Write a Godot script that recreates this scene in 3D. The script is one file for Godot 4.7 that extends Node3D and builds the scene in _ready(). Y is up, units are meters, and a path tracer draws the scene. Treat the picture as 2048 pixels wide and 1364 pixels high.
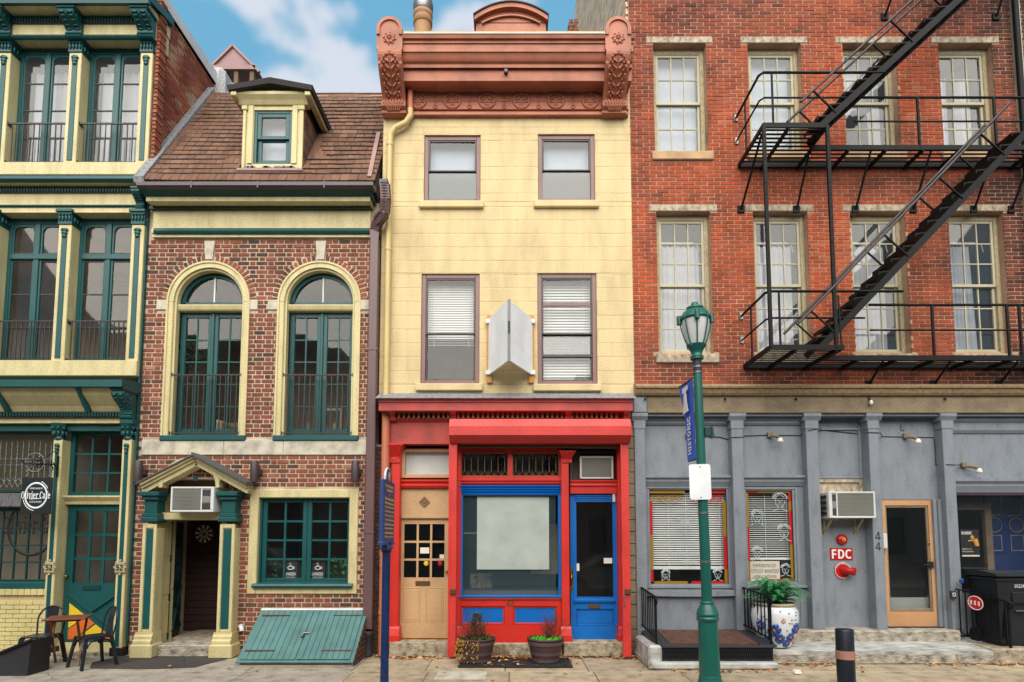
extends Node3D
# A row of old shop houses on a narrow city street under a bright, partly cloudy sky. Metres, y up; the yellow facade is the plane z = 0.

var rng := RandomNumberGenerator.new()
var s: SurfaceTool            # the shape being collected
var P: Node3D                 # the thing or part that put() adds to
var off := {}                 # node -> world position of its own origin
var taken := {}
var M := {}
var T := {}
var unit_quad: QuadMesh
var unit_brick: ArrayMesh


func _ready() -> void:
	rng.seed = 7
	camera_and_light()
	textures()
	materials()
	unit_quad = QuadMesh.new()
	start()
	box(-0.5, 0.5, -0.5, 0.5, -0.5, 0.5, 0.06)
	s.generate_normals()
	unit_brick = s.commit()
	start()
	ground()
	green_shop()
	tavern()
	yellow_house()
	brick_house()
	street_things()
	far_side()


func camera_and_light() -> void:
	var cam := Camera3D.new()
	cam.name = "camera"
	cam.projection = Camera3D.PROJECTION_FRUSTUM
	cam.near = 0.1
	cam.far = 400.0
	cam.size = 0.1 * 1364.0 / 1200.0
	cam.frustum_offset = Vector2(0, 0.1 * 300.03 / 1200.0)
	cam.position = Vector3(0, 1.92, 10)
	cam.rotation_degrees = Vector3(4.43, 0, 0)
	add_child(cam)
	cam.current = true
	# sky: blue with soft grey-white clouds
	var w := 1024
	var h := 512
	var im := Image.create(w, h, false, Image.FORMAT_RGBF)
	var cn := FastNoiseLite.new()
	cn.seed = 37
	cn.frequency = 1.5
	cn.fractal_octaves = 7
	cn.fractal_gain = 0.56
	var hi := Color(0.036, 0.108, 0.172)
	var lo := Color(0.07, 0.135, 0.175)
	var cl := Color(0.175, 0.19, 0.215)
	var sh := Color(0.09, 0.112, 0.14)
	for j in h:
		var el := PI * (0.5 - (j + 0.5) / h)
		for i in w:
			var az := TAU * (i + 0.5) / w
			var d := Vector3(cos(el) * sin(az), sin(el), cos(el) * cos(az))
			var c := lo
			if el > 0.0:
				var q := Vector3(d.x, d.y * 2.0, d.z) * 1.25
				var v := cn.get_noise_3dv(q) + 0.10
				var k := smoothstep(0.08, 0.26, v)
				var u := cn.get_noise_3dv(q + Vector3(0.05, 0.28, 0.05))
				c = lo.lerp(hi, pow(sin(el), 0.55)).lerp(cl.lerp(sh, smoothstep(-0.02, 0.34, u)), k)
			im.set_pixel(i, j, c)
	var sky := PanoramaSkyMaterial.new()
	sky.panorama = ImageTexture.create_from_image(im)
	var env := Environment.new()
	env.background_mode = Environment.BG_SKY
	env.sky = Sky.new()
	env.sky.sky_material = sky
	env.sky_rotation = Vector3(0, 0.0, 0)
	env.tonemap_mode = Environment.TONE_MAPPER_LINEAR
	env.tonemap_exposure = 3.95
	env.sdfgi_enabled = true
	env.ssao_enabled = true
	env.ssil_enabled = true
	var we := WorldEnvironment.new()
	we.name = "sky"
	we.environment = env
	add_child(we)
	var sun := DirectionalLight3D.new()
	sun.name = "sun"
	sun.light_energy = 0.5
	sun.light_angular_distance = 75.0
	sun.light_color = Color(1.0, 0.965, 0.91)
	sun.shadow_enabled = true
	add_child(sun)
	sun.look_at_from_position(Vector3(-0.2, 8.0, 9.5), Vector3.ZERO)


func noise_tex(freq: float, lo: float, oct: int, size := 512, seed_ := 3, mid := 0.5) -> NoiseTexture2D:
	var f := FastNoiseLite.new()
	f.seed = seed_
	f.frequency = freq
	f.fractal_octaves = oct
	var t := NoiseTexture2D.new()
	t.width = size
	t.height = size
	t.seamless = true
	t.noise = f
	var g := Gradient.new()
	g.set_color(0, Color(lo, lo, lo))
	g.set_color(1, Color.WHITE)
	g.add_point(mid, Color(1, 1, 1).lerp(Color(lo, lo, lo), 0.35))
	t.color_ramp = g
	return t


func textures() -> void:
	T.fine = noise_tex(0.07, 0.84, 5)
	T.blotch = noise_tex(0.012, 0.76, 4, 512, 9)
	T.soft = noise_tex(0.010, 0.88, 4, 512, 21)
	T.rough = noise_tex(0.06, 0.62, 6, 512, 5)
	T.stain = noise_tex(0.014, 0.62, 6, 512, 63, 0.42)
	T.grime = noise_tex(0.013, 0.83, 6, 512, 71, 0.36)
	T.plain = noise_tex(0.02, 0.94, 3, 256, 41)
	T.bump = noise_tex(0.06, 0.0, 5, 512, 31)
	T.spots = noise_tex(0.02, 0.45, 5, 512, 77, 0.38)


func mk(key: String, rgb: Array, rough := 0.7, o := {}) -> void:
	var m := StandardMaterial3D.new()
	m.resource_name = key
	m.albedo_color = Color(rgb[0] / 255.0, rgb[1] / 255.0, rgb[2] / 255.0)
	m.roughness = rough
	m.metallic = o.get("metal", 0.0)
	m.metallic_specular = o.get("spec", 0.5)
	m.uv1_triplanar = true
	m.uv1_world_triplanar = true
	var g: float = o.get("gs", 1.0)
	m.uv1_scale = o.get("g3", Vector3(g, g, g))
	m.albedo_texture = T[o.get("grain", "fine")]
	if o.has("bump"):
		m.heightmap_enabled = true
		m.heightmap_texture = T.bump
		m.heightmap_scale = o.bump
	if o.get("blotch", "soft") != "":
		m.detail_enabled = true
		m.detail_blend_mode = BaseMaterial3D.BLEND_MODE_MUL
		m.detail_uv_layer = BaseMaterial3D.DETAIL_UV_2
		m.detail_albedo = T[o.get("blotch", "soft")]
		m.uv2_triplanar = true
		m.uv2_world_triplanar = true
		var b: float = o.get("bs", 0.23)
		m.uv2_scale = o.get("b3", Vector3(b, b, b))
	if o.has("coat"):
		m.clearcoat_enabled = true
		m.clearcoat = o.coat
		m.clearcoat_roughness = 0.25
	if o.has("back"):
		m.backlight_enabled = true
		m.backlight = o.back
	if o.get("vc", false):
		m.vertex_color_use_as_albedo = true
	if o.get("double", false):
		m.cull_mode = BaseMaterial3D.CULL_DISABLED
	M[key] = m


func glass(key: String, rgb: Array, alpha: float, rough := 0.02) -> void:
	var m := StandardMaterial3D.new()
	m.resource_name = key
	m.albedo_color = Color(rgb[0] / 255.0, rgb[1] / 255.0, rgb[2] / 255.0, alpha)
	m.transparency = BaseMaterial3D.TRANSPARENCY_ALPHA
	m.roughness = rough
	m.metallic_specular = 1.0
	m.cull_mode = BaseMaterial3D.CULL_DISABLED
	M[key] = m


func materials() -> void:
	var wood := Vector3(2.2, 0.35, 2.2)
	# green shop and tavern paint
	mk("cream", [224, 208, 154], 0.55, {"blotch": "soft", "b3": Vector3(0.9, 0.22, 0.9), "gs": 0.7})
	mk("green", [16, 84, 84], 0.42, {"gs": 1.3})
	mk("dark_green", [10, 62, 62], 0.42, {"gs": 1.3})
	mk("cellar_green", [96, 142, 140], 0.55, {"g3": wood, "blotch": "blotch", "bs": 0.5})
	mk("cream_brick", [222, 206, 142], 0.7, {"bump": 0.4})
	mk("iron", [12, 12, 14], 0.6, {"spec": 0.35, "gs": 2.0, "bump": 0.2})
	mk("rail_iron", [60, 50, 50], 0.5, {"gs": 2.0})
	mk("mortar", [242, 220, 190], 0.95, {"grain": "rough", "gs": 1.6, "bump": 0.5, "blotch": "blotch", "bs": 0.3})
	mk("mortar_right", [232, 186, 156], 0.95, {"grain": "rough", "gs": 1.6, "bump": 0.5, "blotch": "stain", "bs": 0.2})
	mk("brick_mix", [255, 255, 255], 0.9, {"vc": true, "grain": "rough", "gs": 2.2, "bump": 0.5, "blotch": "stain", "b3": Vector3(0.35, 0.16, 0.35)})
	mk("weathered_mix", [255, 255, 255], 0.9, {"vc": true, "grain": "fine", "gs": 2.2, "blotch": "soft"})
	mk("shingle_mix", [255, 255, 255], 0.95, {"vc": true, "grain": "rough", "gs": 2.2, "bump": 0.5, "blotch": "blotch", "bs": 0.4})
	mk("limestone", [222, 212, 192], 0.8, {"blotch": "blotch", "bs": 0.6, "bump": 0.3})
	mk("lintel", [216, 196, 170], 0.85, {"grain": "spots", "g3": Vector3(0.9, 0.5, 0.9), "bump": 0.5, "blotch": "blotch", "bs": 0.5})
	mk("sill", [212, 172, 130], 0.8, {"bump": 0.3, "blotch": "blotch", "bs": 0.4})
	mk("mauve_metal", [112, 84, 84], 0.4, {"gs": 0.8})
	mk("gutter", [88, 70, 80], 0.4, {"gs": 0.8})
	mk("flashing", [178, 140, 132], 0.5, {"gs": 0.8})
	mk("lead", [168, 168, 172], 0.7, {"grain": "spots", "gs": 1.2, "bump": 2.0})
	mk("plaster", [214, 214, 216], 0.9, {"grain": "rough", "gs": 0.8, "bump": 1.5})
	mk("dark_board", [66, 40, 34], 0.7)
	mk("tar", [62, 56, 54], 0.8, {"grain": "rough", "gs": 1.4, "bump": 2.0})
	mk("pink_siding", [166, 128, 126], 0.6)
	mk("raw_timber", [120, 92, 66], 0.8, {"g3": wood})
	mk("slate", [92, 90, 92], 0.8, {"bump": 0.6})
	# yellow house
	mk("stucco", [230, 206, 156], 0.8, {"bump": 0.35, "gs": 1.1, "blotch": "soft", "b3": Vector3(0.5, 0.13, 0.5)})
	mk("stucco_joint", [216, 192, 144], 0.9)
	mk("salmon", [196, 118, 88], 0.55, {"gs": 0.9, "blotch": "blotch", "bs": 0.3})
	mk("salmon_pipe", [206, 120, 88], 0.55)
	mk("cream_pipe", [226, 198, 134], 0.45)
	mk("brown_frame", [140, 104, 100], 0.45)
	mk("dark_sash", [70, 58, 60], 0.4)
	mk("red", [222, 48, 36], 0.42, {"gs": 0.9})
	mk("faded_red", [206, 78, 70], 0.55, {"blotch": "blotch", "bs": 0.3})
	mk("shutter_red", [228, 66, 58], 0.38, {"gs": 0.6})
	mk("blue", [0, 112, 204], 0.38, {"gs": 0.9})
	mk("tan", [212, 172, 126], 0.5, {"gs": 0.8})
	mk("tan_dark", [150, 112, 74], 0.5)
	mk("white_metal", [222, 222, 220], 0.45, {"grain": "plain", "gs": 0.8})
	mk("white_panel", [252, 253, 255], 0.5, {"grain": "plain", "gs": 0.5})
	mk("paper_sheet", [176, 184, 178], 0.8, {"grain": "plain", "gs": 0.5})
	mk("post_wood", [216, 150, 70], 0.7, {"g3": wood})
	mk("brass", [190, 140, 60], 0.3, {"metal": 1.0})
	mk("bronze", [112, 84, 58], 0.5, {"metal": 0.5})
	mk("clay_pipe", [184, 138, 96], 0.7)
	mk("steel", [150, 150, 150], 0.4, {"metal": 0.8})
	mk("stone_step", [208, 192, 164], 0.9, {"grain": "spots", "gs": 0.6, "bump": 0.8, "blotch": "blotch", "bs": 0.6})
	# brick house
	mk("grey", [138, 144, 153], 0.55, {"gs": 0.8, "bump": 0.15, "blotch": "grime", "b3": Vector3(0.7, 0.25, 0.7)})
	mk("grey_dark", [112, 120, 128], 0.6)
	mk("stucco_beige", [152, 134, 108], 0.85, {"grain": "fine", "gs": 0.7, "bump": 0.5, "blotch": "blotch", "bs": 0.3})
	mk("moulding_beige", [178, 150, 112], 0.85, {"grain": "rough", "gs": 0.5, "bump": 0.8})
	mk("old_cream", [202, 186, 148], 0.7, {"grain": "rough", "g3": Vector3(1.6, 0.3, 1.6)})
	mk("sash_cream", [196, 188, 160], 0.6, {"gs": 1.5})
	mk("bare_wood", [210, 158, 112], 0.6, {"g3": wood})
	mk("marble_step", [228, 226, 220], 0.7, {"grain": "spots", "g3": Vector3(0.22, 0.5, 0.9), "bump": 0.4, "blotch": "blotch", "bs": 0.4})
	mk("worn_stone", [206, 196, 178], 0.9, {"grain": "spots", "g3": Vector3(0.5, 1.0, 0.6), "bump": 1.0, "blotch": "blotch", "bs": 0.7})
	mk("rust_plate", [112, 74, 58], 0.8, {"grain": "spots", "gs": 0.7, "bump": 0.4})
	mk("dark_plate", [50, 50, 56], 0.6, {"gs": 2.0, "bump": 0.4})
	mk("mat_black", [40, 40, 42], 0.95, {"grain": "rough", "gs": 2.0, "bump": 0.6})
	mk("fire_red", [196, 22, 22], 0.35)
	mk("tape_red", [224, 20, 20], 0.4, {"blotch": ""})
	mk("tape_gold", [186, 136, 20], 0.4, {"blotch": ""})
	mk("white_paint", [232, 232, 230], 0.5, {"grain": "plain", "blotch": ""})
	mk("pale_ink", [226, 240, 242], 0.5, {"blotch": ""})
	mk("black_paint", [24, 24, 26], 0.5, {"blotch": ""})
	mk("grey_ink", [140, 110, 80], 0.7, {"blotch": ""})
	mk("paper_white", [226, 220, 206], 0.8, {"grain": "plain", "blotch": "", "gs": 0.6})
	mk("paper_black", [34, 32, 36], 0.6, {"grain": "plain", "blotch": "", "gs": 0.6})
	mk("ac_grille", [150, 150, 140], 0.6, {"grain": "rough", "gs": 4.0})
	mk("ac_dark", [56, 56, 56], 0.7)
	mk("lamp_brown", [78, 62, 62], 0.5)
	mk("bulb", [240, 236, 220], 0.2, {"blotch": ""})
	mk("bin", [26, 32, 38], 0.5, {"gs": 0.9, "blotch": "blotch", "bs": 0.7})
	# inside
	mk("room_wall", [204, 194, 176], 0.9)
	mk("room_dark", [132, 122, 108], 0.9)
	mk("room_floor", [196, 176, 150], 0.7)
	mk("curtain", [196, 200, 208], 0.9, {"grain": "plain", "blotch": "", "gs": 0.4, "back": Color(0.5, 0.5, 0.5)})
	mk("blind", [236, 238, 234], 0.7, {"grain": "plain", "blotch": "", "gs": 0.4, "back": Color(0.3, 0.3, 0.3)})
	mk("roller_blind", [176, 188, 204], 0.8, {"grain": "plain", "blotch": "", "gs": 0.4, "back": Color(0.3, 0.3, 0.3)})
	mk("sofa", [214, 206, 180], 0.9, {"grain": "plain"})
	mk("leaf", [44, 96, 40], 0.6, {"blotch": "", "double": true, "back": Color(0.2, 0.3, 0.1)})
	mk("fern", [70, 150, 96], 0.55, {"blotch": "", "double": true, "back": Color(0.2, 0.3, 0.1)})
	mk("moss", [96, 190, 30], 0.8, {"blotch": "", "double": true})
	mk("dry_leaf", [186, 140, 50], 0.8, {"blotch": "", "double": true})
	mk("olive_leaf", [92, 98, 40], 0.8, {"blotch": "", "double": true})
	mk("twig", [110, 62, 56], 0.8)
	mk("fallen_leaf", [255, 255, 255], 0.9, {"vc": true, "blotch": "", "double": true})
	mk("soil", [48, 36, 28], 1.0, {"grain": "rough", "gs": 2.0, "bump": 1.5})
	# street
	mk("barrel_wood", [84, 52, 54], 0.6, {"g3": wood})
	mk("barrel_hoop", [104, 96, 98], 0.5, {"metal": 0.2})
	mk("lamp_green", [26, 100, 88], 0.35, {"gs": 1.1})
	mk("lamp_glass", [206, 206, 204], 0.5, {"grain": "plain", "blotch": "", "gs": 0.8})
	mk("banner_blue", [58, 104, 204], 0.7, {"blotch": "", "gs": 0.6})
	mk("post_blue", [12, 52, 110], 0.45, {"grain": "spots", "gs": 1.2})
	mk("marker_blue", [44, 68, 130], 0.5)
	mk("gold", [214, 176, 84], 0.45, {"blotch": ""})
	mk("copper_band", [190, 138, 116], 0.6)
	mk("chair_black", [26, 28, 38], 0.35, {"gs": 1.2})
	mk("table_wood", [128, 70, 42], 0.35, {"g3": Vector3(0.5, 2, 2)})
	mk("porcelain", [226, 226, 230], 0.2, {"grain": "plain", "blotch": "", "coat": 0.6})
	mk("porcelain_blue", [30, 78, 150], 0.2, {"blotch": "", "coat": 0.6})
	mk("porcelain_pink", [214, 150, 136], 0.2, {"blotch": "", "coat": 0.6})
	mk("porcelain_green", [52, 120, 92], 0.2, {"blotch": "", "coat": 0.6})
	mk("orange_glaze", [220, 110, 40], 0.3, {"blotch": ""})
	mk("yellow_glaze", [238, 200, 40], 0.35, {"blotch": ""})
	mk("asphalt", [112, 110, 106], 0.95, {"grain": "rough", "gs": 1.4, "bump": 0.8})
	mk("patch", [84, 76, 72], 0.95, {"grain": "rough", "gs": 1.4, "bump": 0.8})
	for k in 4:
		mk("slab_%d" % k, [[206, 194, 176], [222, 198, 164], [226, 204, 168], [214, 194, 162]][k], 0.95, {"grain": "rough", "gs": 1.3, "bump": 0.5, "blotch": "stain", "bs": 0.4})
	mk("slab_joint", [110, 98, 84], 1.0, {"grain": "rough", "gs": 1.2})
	mk("car_white", [220, 222, 224], 0.25, {"grain": "plain", "blotch": "", "coat": 0.8, "gs": 0.3})
	mk("car_grey", [150, 154, 158], 0.25, {"blotch": "", "coat": 0.8, "gs": 0.3})
	mk("tyre", [26, 26, 26], 0.9)
	mk("far_brick", [172, 116, 96], 0.9, {"blotch": "blotch"})
	mk("far_brown", [186, 174, 156], 0.9, {"blotch": "blotch"})
	mk("far_trim", [186, 180, 168], 0.8)
	glass("pane", [40, 46, 52], 0.10)
	glass("pane_old", [120, 126, 130], 0.16)
	glass("pane_screen", [58, 68, 68], 0.62, 0.12)
	glass("pane_reflection_tint", [84, 112, 118], 0.24, 0.04)  # blue-grey tint stands in for the street reflected in the shop window
	glass("pane_dark", [14, 18, 22], 0.45)
	glass("pane_leaded", [96, 92, 70], 0.38, 0.08)


# ---- nodes -------------------------------------------------------------------

func start() -> void:
	s = SurfaceTool.new()
	s.begin(Mesh.PRIMITIVE_TRIANGLES)
	s.set_smooth_group(-1)


func numbered(called: String) -> String:
	taken[called] = taken.get(called, 0) + 1
	return called if taken[called] == 1 else "%s_%03d" % [called, taken[called] - 1]


func metas(o: Node3D, label: String, category := "", group := "", kind := "") -> void:
	if label: o.set_meta("label", label)
	if category: o.set_meta("category", category)
	if group: o.set_meta("group", group)
	if kind: o.set_meta("kind", kind)


# A thing at its base; shapes are then given in world coordinates, or around the base if local.
func thing(called: String, label: String, category: String, at := Vector3.ZERO, group := "", local := false) -> Node3D:
	var o := Node3D.new()
	o.name = numbered(called)
	add_child(o)
	o.position = at
	off[o] = Vector3.ZERO if local else at
	metas(o, label, category, group)
	P = o
	return o


func structure(called: String, at := Vector3.ZERO) -> Node3D:
	var o := thing(called, "", "", at)
	o.set_meta("kind", "structure")
	return o


func mesh_node(called: String, mesh: Mesh, mat: String, parent: Node3D, t := Transform3D(), label := "") -> MeshInstance3D:
	var o := MeshInstance3D.new()
	o.name = called
	o.mesh = mesh
	o.material_override = M[mat]
	t.origin -= off[parent]
	o.transform = t
	if label: o.set_meta("label", label)
	parent.add_child(o, true)
	off[o] = Vector3.ZERO
	return o


func put(called: String, mat: String, parent: Node3D = null, label := "", stuff := false) -> MeshInstance3D:
	s.generate_normals()
	var o := mesh_node(called, s.commit(), mat, P if parent == null else parent, Transform3D(), label)
	if stuff: o.set_meta("kind", "stuff")
	start()
	return o


# A thing that is one mesh.
func solo(called: String, mat: String, label: String, category: String, at: Vector3, group := "", kind := "") -> MeshInstance3D:
	s.generate_normals()
	var whole := s.commit()
	var moved := SurfaceTool.new()
	moved.append_from(whole, 0, Transform3D(Basis(), -at))
	var o := MeshInstance3D.new()
	o.name = numbered(called)
	o.mesh = moved.commit()
	o.material_override = M[mat]
	o.position = at
	add_child(o)
	off[o] = at
	metas(o, label, category, group, kind)
	start()
	return o


func copy(o: Node3D, at: Vector3, turn := 0.0, label := "") -> Node3D:
	var c: Node3D = o.duplicate()
	c.name = numbered(str(o.name).trim_suffix("_001"))
	add_child(c)
	c.position = at
	c.rotation.y = turn
	if label: c.set_meta("label", label)
	off[c] = Vector3.ZERO
	return c


# ---- shapes (into s) ---------------------------------------------------------

func tri(a: Vector3, b: Vector3, c: Vector3) -> void:
	s.add_vertex(a)
	s.add_vertex(b)
	s.add_vertex(c)


func quad(a: Vector3, b: Vector3, c: Vector3, d: Vector3) -> void:
	tri(a, b, c)
	if a != d: tri(a, c, d)


func qo(a: Vector3, b: Vector3, c: Vector3, d: Vector3, ctr: Vector3) -> void:   # turned away from ctr
	if (b - a).cross(c - a).dot(a + c - 2.0 * ctr) > 0.0:
		quad(d, c, b, a)
	else:
		quad(a, b, c, d)


func hexa(p: Array) -> void:
	var ctr := Vector3.ZERO
	for v in p: ctr += v / 8.0
	qo(p[0], p[1], p[2], p[3], ctr)
	qo(p[4], p[5], p[6], p[7], ctr)
	for i in 4:
		qo(p[i], p[(i + 1) % 4], p[4 + (i + 1) % 4], p[4 + i], ctr)


func box(x0: float, x1: float, y0: float, y1: float, z0: float, z1: float, bv := 0.0) -> void:
	var c := Vector3(x0 + x1, y0 + y1, z0 + z1) / 2.0
	var h := Vector3(absf(x1 - x0), absf(y1 - y0), absf(z1 - z0)) / 2.0
	if bv <= 0.0:
		hexa([c + Vector3(-h.x, -h.y, -h.z), c + Vector3(h.x, -h.y, -h.z), c + Vector3(h.x, -h.y, h.z), c + Vector3(-h.x, -h.y, h.z), c + Vector3(-h.x, h.y, -h.z), c + Vector3(h.x, h.y, -h.z), c + Vector3(h.x, h.y, h.z), c + Vector3(-h.x, h.y, h.z)])
		return
	bv = minf(bv, minf(h.x, minf(h.y, h.z)) * 0.8)
	var k := h - Vector3(bv, bv, bv)
	for sg in [-1.0, 1.0]:
		qo(c + Vector3(sg * h.x, -k.y, -k.z), c + Vector3(sg * h.x, k.y, -k.z), c + Vector3(sg * h.x, k.y, k.z), c + Vector3(sg * h.x, -k.y, k.z), c)
		qo(c + Vector3(-k.x, sg * h.y, -k.z), c + Vector3(k.x, sg * h.y, -k.z), c + Vector3(k.x, sg * h.y, k.z), c + Vector3(-k.x, sg * h.y, k.z), c)
		qo(c + Vector3(-k.x, -k.y, sg * h.z), c + Vector3(k.x, -k.y, sg * h.z), c + Vector3(k.x, k.y, sg * h.z), c + Vector3(-k.x, k.y, sg * h.z), c)
		for sb in [-1.0, 1.0]:
			qo(c + Vector3(sg * h.x, sb * k.y, -k.z), c + Vector3(sg * h.x, sb * k.y, k.z), c + Vector3(sg * k.x, sb * h.y, k.z), c + Vector3(sg * k.x, sb * h.y, -k.z), c)
			qo(c + Vector3(sg * h.x, -k.y, sb * k.z), c + Vector3(sg * h.x, k.y, sb * k.z), c + Vector3(sg * k.x, k.y, sb * h.z), c + Vector3(sg * k.x, -k.y, sb * h.z), c)
			qo(c + Vector3(-k.x, sg * h.y, sb * k.z), c + Vector3(k.x, sg * h.y, sb * k.z), c + Vector3(k.x, sg * k.y, sb * h.z), c + Vector3(-k.x, sg * k.y, sb * h.z), c)
			for sc in [-1.0, 1.0]:
				var a := c + Vector3(sg * h.x, sb * k.y, sc * k.z)
				qo(a, c + Vector3(sg * k.x, sb * h.y, sc * k.z), c + Vector3(sg * k.x, sb * k.y, sc * h.z), a, c)


func bar(a: Vector3, b: Vector3, w: float, h: float, up := Vector3.UP) -> void:   # w across, h along up
	var d := (b - a).normalized()
	var side := d.cross(up).normalized() * w * 0.5
	var u := side.cross(d).normalized() * h * 0.5
	hexa([a - side - u, a + side - u, a + side + u, a - side + u, b - side - u, b + side - u, b + side + u, b - side + u])


# A polygon (in the plane ax, ay at origin) drawn out along dir.
func extrude(poly: PackedVector2Array, origin: Vector3, ax: Vector3, ay: Vector3, dir: Vector3) -> void:
	var area := 0.0
	for i in poly.size():
		var q := poly[(i + 1) % poly.size()]
		area += poly[i].x * q.y - q.x * poly[i].y
	if area * ax.cross(ay).dot(dir) < 0.0:
		poly = poly.duplicate()
		poly.reverse()
	var pts: Array[Vector3] = []
	for p in poly: pts.append(origin + ax * p.x + ay * p.y)
	for i in pts.size():
		var a := pts[i]
		var b := pts[(i + 1) % pts.size()]
		quad(a, a + dir, b + dir, b)
	var idx := Geometry2D.triangulate_polygon(poly)
	for i in range(0, idx.size(), 3):
		var a := pts[idx[i]]
		var b := pts[idx[i + 1]]
		var c := pts[idx[i + 2]]
		if (b - a).cross(c - a).dot(dir) > 0.0:
			tri(a, b, c)
			tri(a + dir, c + dir, b + dir)
		else:
			tri(a, c, b)
			tri(a + dir, b + dir, c + dir)


# A moulding profile of (z, y) pairs run along x.
func run_x(prof: Array, x0: float, x1: float) -> void:
	var poly := PackedVector2Array()
	for i in range(0, prof.size(), 2): poly.append(Vector2(prof[i], prof[i + 1]))
	extrude(poly, Vector3(x0, 0, 0), Vector3(0, 0, 1), Vector3(0, 1, 0), Vector3(x1 - x0, 0, 0))


func tube(path: Array, r: float, sides := 8, r1 := -1.0) -> void:
	if r1 < 0.0: r1 = r
	s.set_smooth_group(1)
	var rings := []
	var ref := Vector3.ZERO
	for i in path.size():
		var d: Vector3 = (path[mini(i + 1, path.size() - 1)] - path[maxi(i - 1, 0)]).normalized()
		if i == 0: ref = d.cross(Vector3.UP if absf(d.y) < 0.9 else Vector3.RIGHT).normalized()
		else: ref = (ref - d * ref.dot(d)).normalized()
		var other := d.cross(ref)
		var ring := []
		var rr := lerpf(r, r1, i / maxf(1.0, path.size() - 1.0))
		for k in sides:
			var a := TAU * k / sides
			ring.append(path[i] + (ref * cos(a) + other * sin(a)) * rr)
		rings.append(ring)
	for i in rings.size() - 1:
		for k in sides:
			var k1 := (k + 1) % sides
			qo(rings[i][k], rings[i][k1], rings[i + 1][k1], rings[i + 1][k], (path[i] + path[i + 1]) / 2.0)
	s.set_smooth_group(-1)
	for e in [0, rings.size() - 1]:
		var inner: Vector3 = path[1] if e == 0 else path[rings.size() - 2]
		for k in range(1, sides - 1):
			qo(rings[e][0], rings[e][k], rings[e][k + 1], rings[e][0], inner)


func ring(c: Vector3, r: float, t: float, ax: Vector3, ay: Vector3, n := 20, sides := 6, squash := 1.0) -> void:
	s.set_smooth_group(1)
	var az := ax.cross(ay).normalized()
	for i in n:
		for k in sides:
			var q := []
			for e in [[0, 0], [1, 0], [1, 1], [0, 1]]:
				var a: float = TAU * (i + e[0]) / n
				var b: float = TAU * (k + e[1]) / sides
				var o := ax * cos(a) + ay * sin(a)
				q.append(c + o * (r + t * cos(b)) + az * t * squash * sin(b))
			var m := TAU * (i + 0.5) / n
			qo(q[0], q[1], q[2], q[3], c + (ax * cos(m) + ay * sin(m)) * r)
	s.set_smooth_group(-1)


# A turned shape: pairs (radius, height) about the axis at c; smooth within runs, sharp where a pair repeats.
func lathe(prof: Array, c: Vector3, n := 20, ax := Vector3.RIGHT, ay := Vector3.UP) -> void:
	var az := ax.cross(ay)
	var g := 1
	s.set_smooth_group(g)
	for i in range(0, prof.size() - 2, 2):
		var r0: float = prof[i]
		var h0: float = prof[i + 1]
		var r1: float = prof[i + 2]
		var h1: float = prof[i + 3]
		if absf(r0 - r1) + absf(h0 - h1) < 1e-5:
			g += 1
			s.set_smooth_group(g)
			continue
		for k in n:
			var a := TAU * k / n
			var b := TAU * (k + 1) / n
			var oa := ax * cos(a) + az * sin(a)
			var ob := ax * cos(b) + az * sin(b)
			var mid := c + ay * (h0 + h1) / 2.0
			var out := (oa + ob).normalized()
			# outward is right of the way along the profile
			var nrm := out * (h1 - h0) + ay * (r0 - r1)
			var p := c + oa * r0 + ay * h0
			var q := c + ob * r1 + ay * h1
			qo(p, c + ob * r0 + ay * h0, q, c + oa * r1 + ay * h1, (p + q) / 2.0 - nrm)
	s.set_smooth_group(-1)


func ball(c: Vector3, rx: float, ry: float, rz: float, n := 10) -> void:
	s.set_smooth_group(1)
	for j in n / 2:
		for i in n:
			var q := []
			for e in [[0, 0], [1, 0], [1, 1], [0, 1]]:
				var a: float = TAU * (i + e[0]) / n
				var b: float = PI * (j + e[1]) / (n / 2) - PI / 2
				q.append(c + Vector3(rx * cos(b) * cos(a), ry * sin(b), rz * cos(b) * sin(a)))
			qo(q[0], q[1], q[2], q[3], c)
	s.set_smooth_group(-1)


func arc_band(cx: float, cy: float, r0: float, r1: float, z0: float, z1: float, a0 := 0.0, a1 := PI, n := 24) -> void:
	for i in n:
		var p := []
		for z in [z0, z1]:
			for e in [[i, r0], [i + 1, r0], [i + 1, r1], [i, r1]]:
				var a: float = lerpf(a0, a1, e[0] / float(n))
				p.append(Vector3(cx + cos(a) * e[1], cy + sin(a) * e[1], z))
		hexa(p)


# A wall sheet from z0 to z1 with openings [x0, x1, y0, y1].
func wall(x0: float, x1: float, y0: float, y1: float, z0: float, z1: float, holes: Array) -> void:
	var ys := [y0, y1]
	for h in holes:
		for v in [h[2], h[3]]:
			if v > y0 + 0.001 and v < y1 - 0.001 and not ys.has(v): ys.append(v)
	ys.sort()
	for j in ys.size() - 1:
		var mid: float = (ys[j] + ys[j + 1]) / 2.0
		var cuts := []
		for h in holes:
			if h[2] < mid and h[3] > mid: cuts.append(h)
		cuts.sort_custom(func(a, b): return a[0] < b[0])
		var x := x0
		for h in cuts:
			if h[0] > x: box(x, h[0], ys[j], ys[j + 1], z0, z1)
			x = maxf(x, h[1])
		if x < x1: box(x, x1, ys[j], ys[j + 1], z0, z1)


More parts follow.
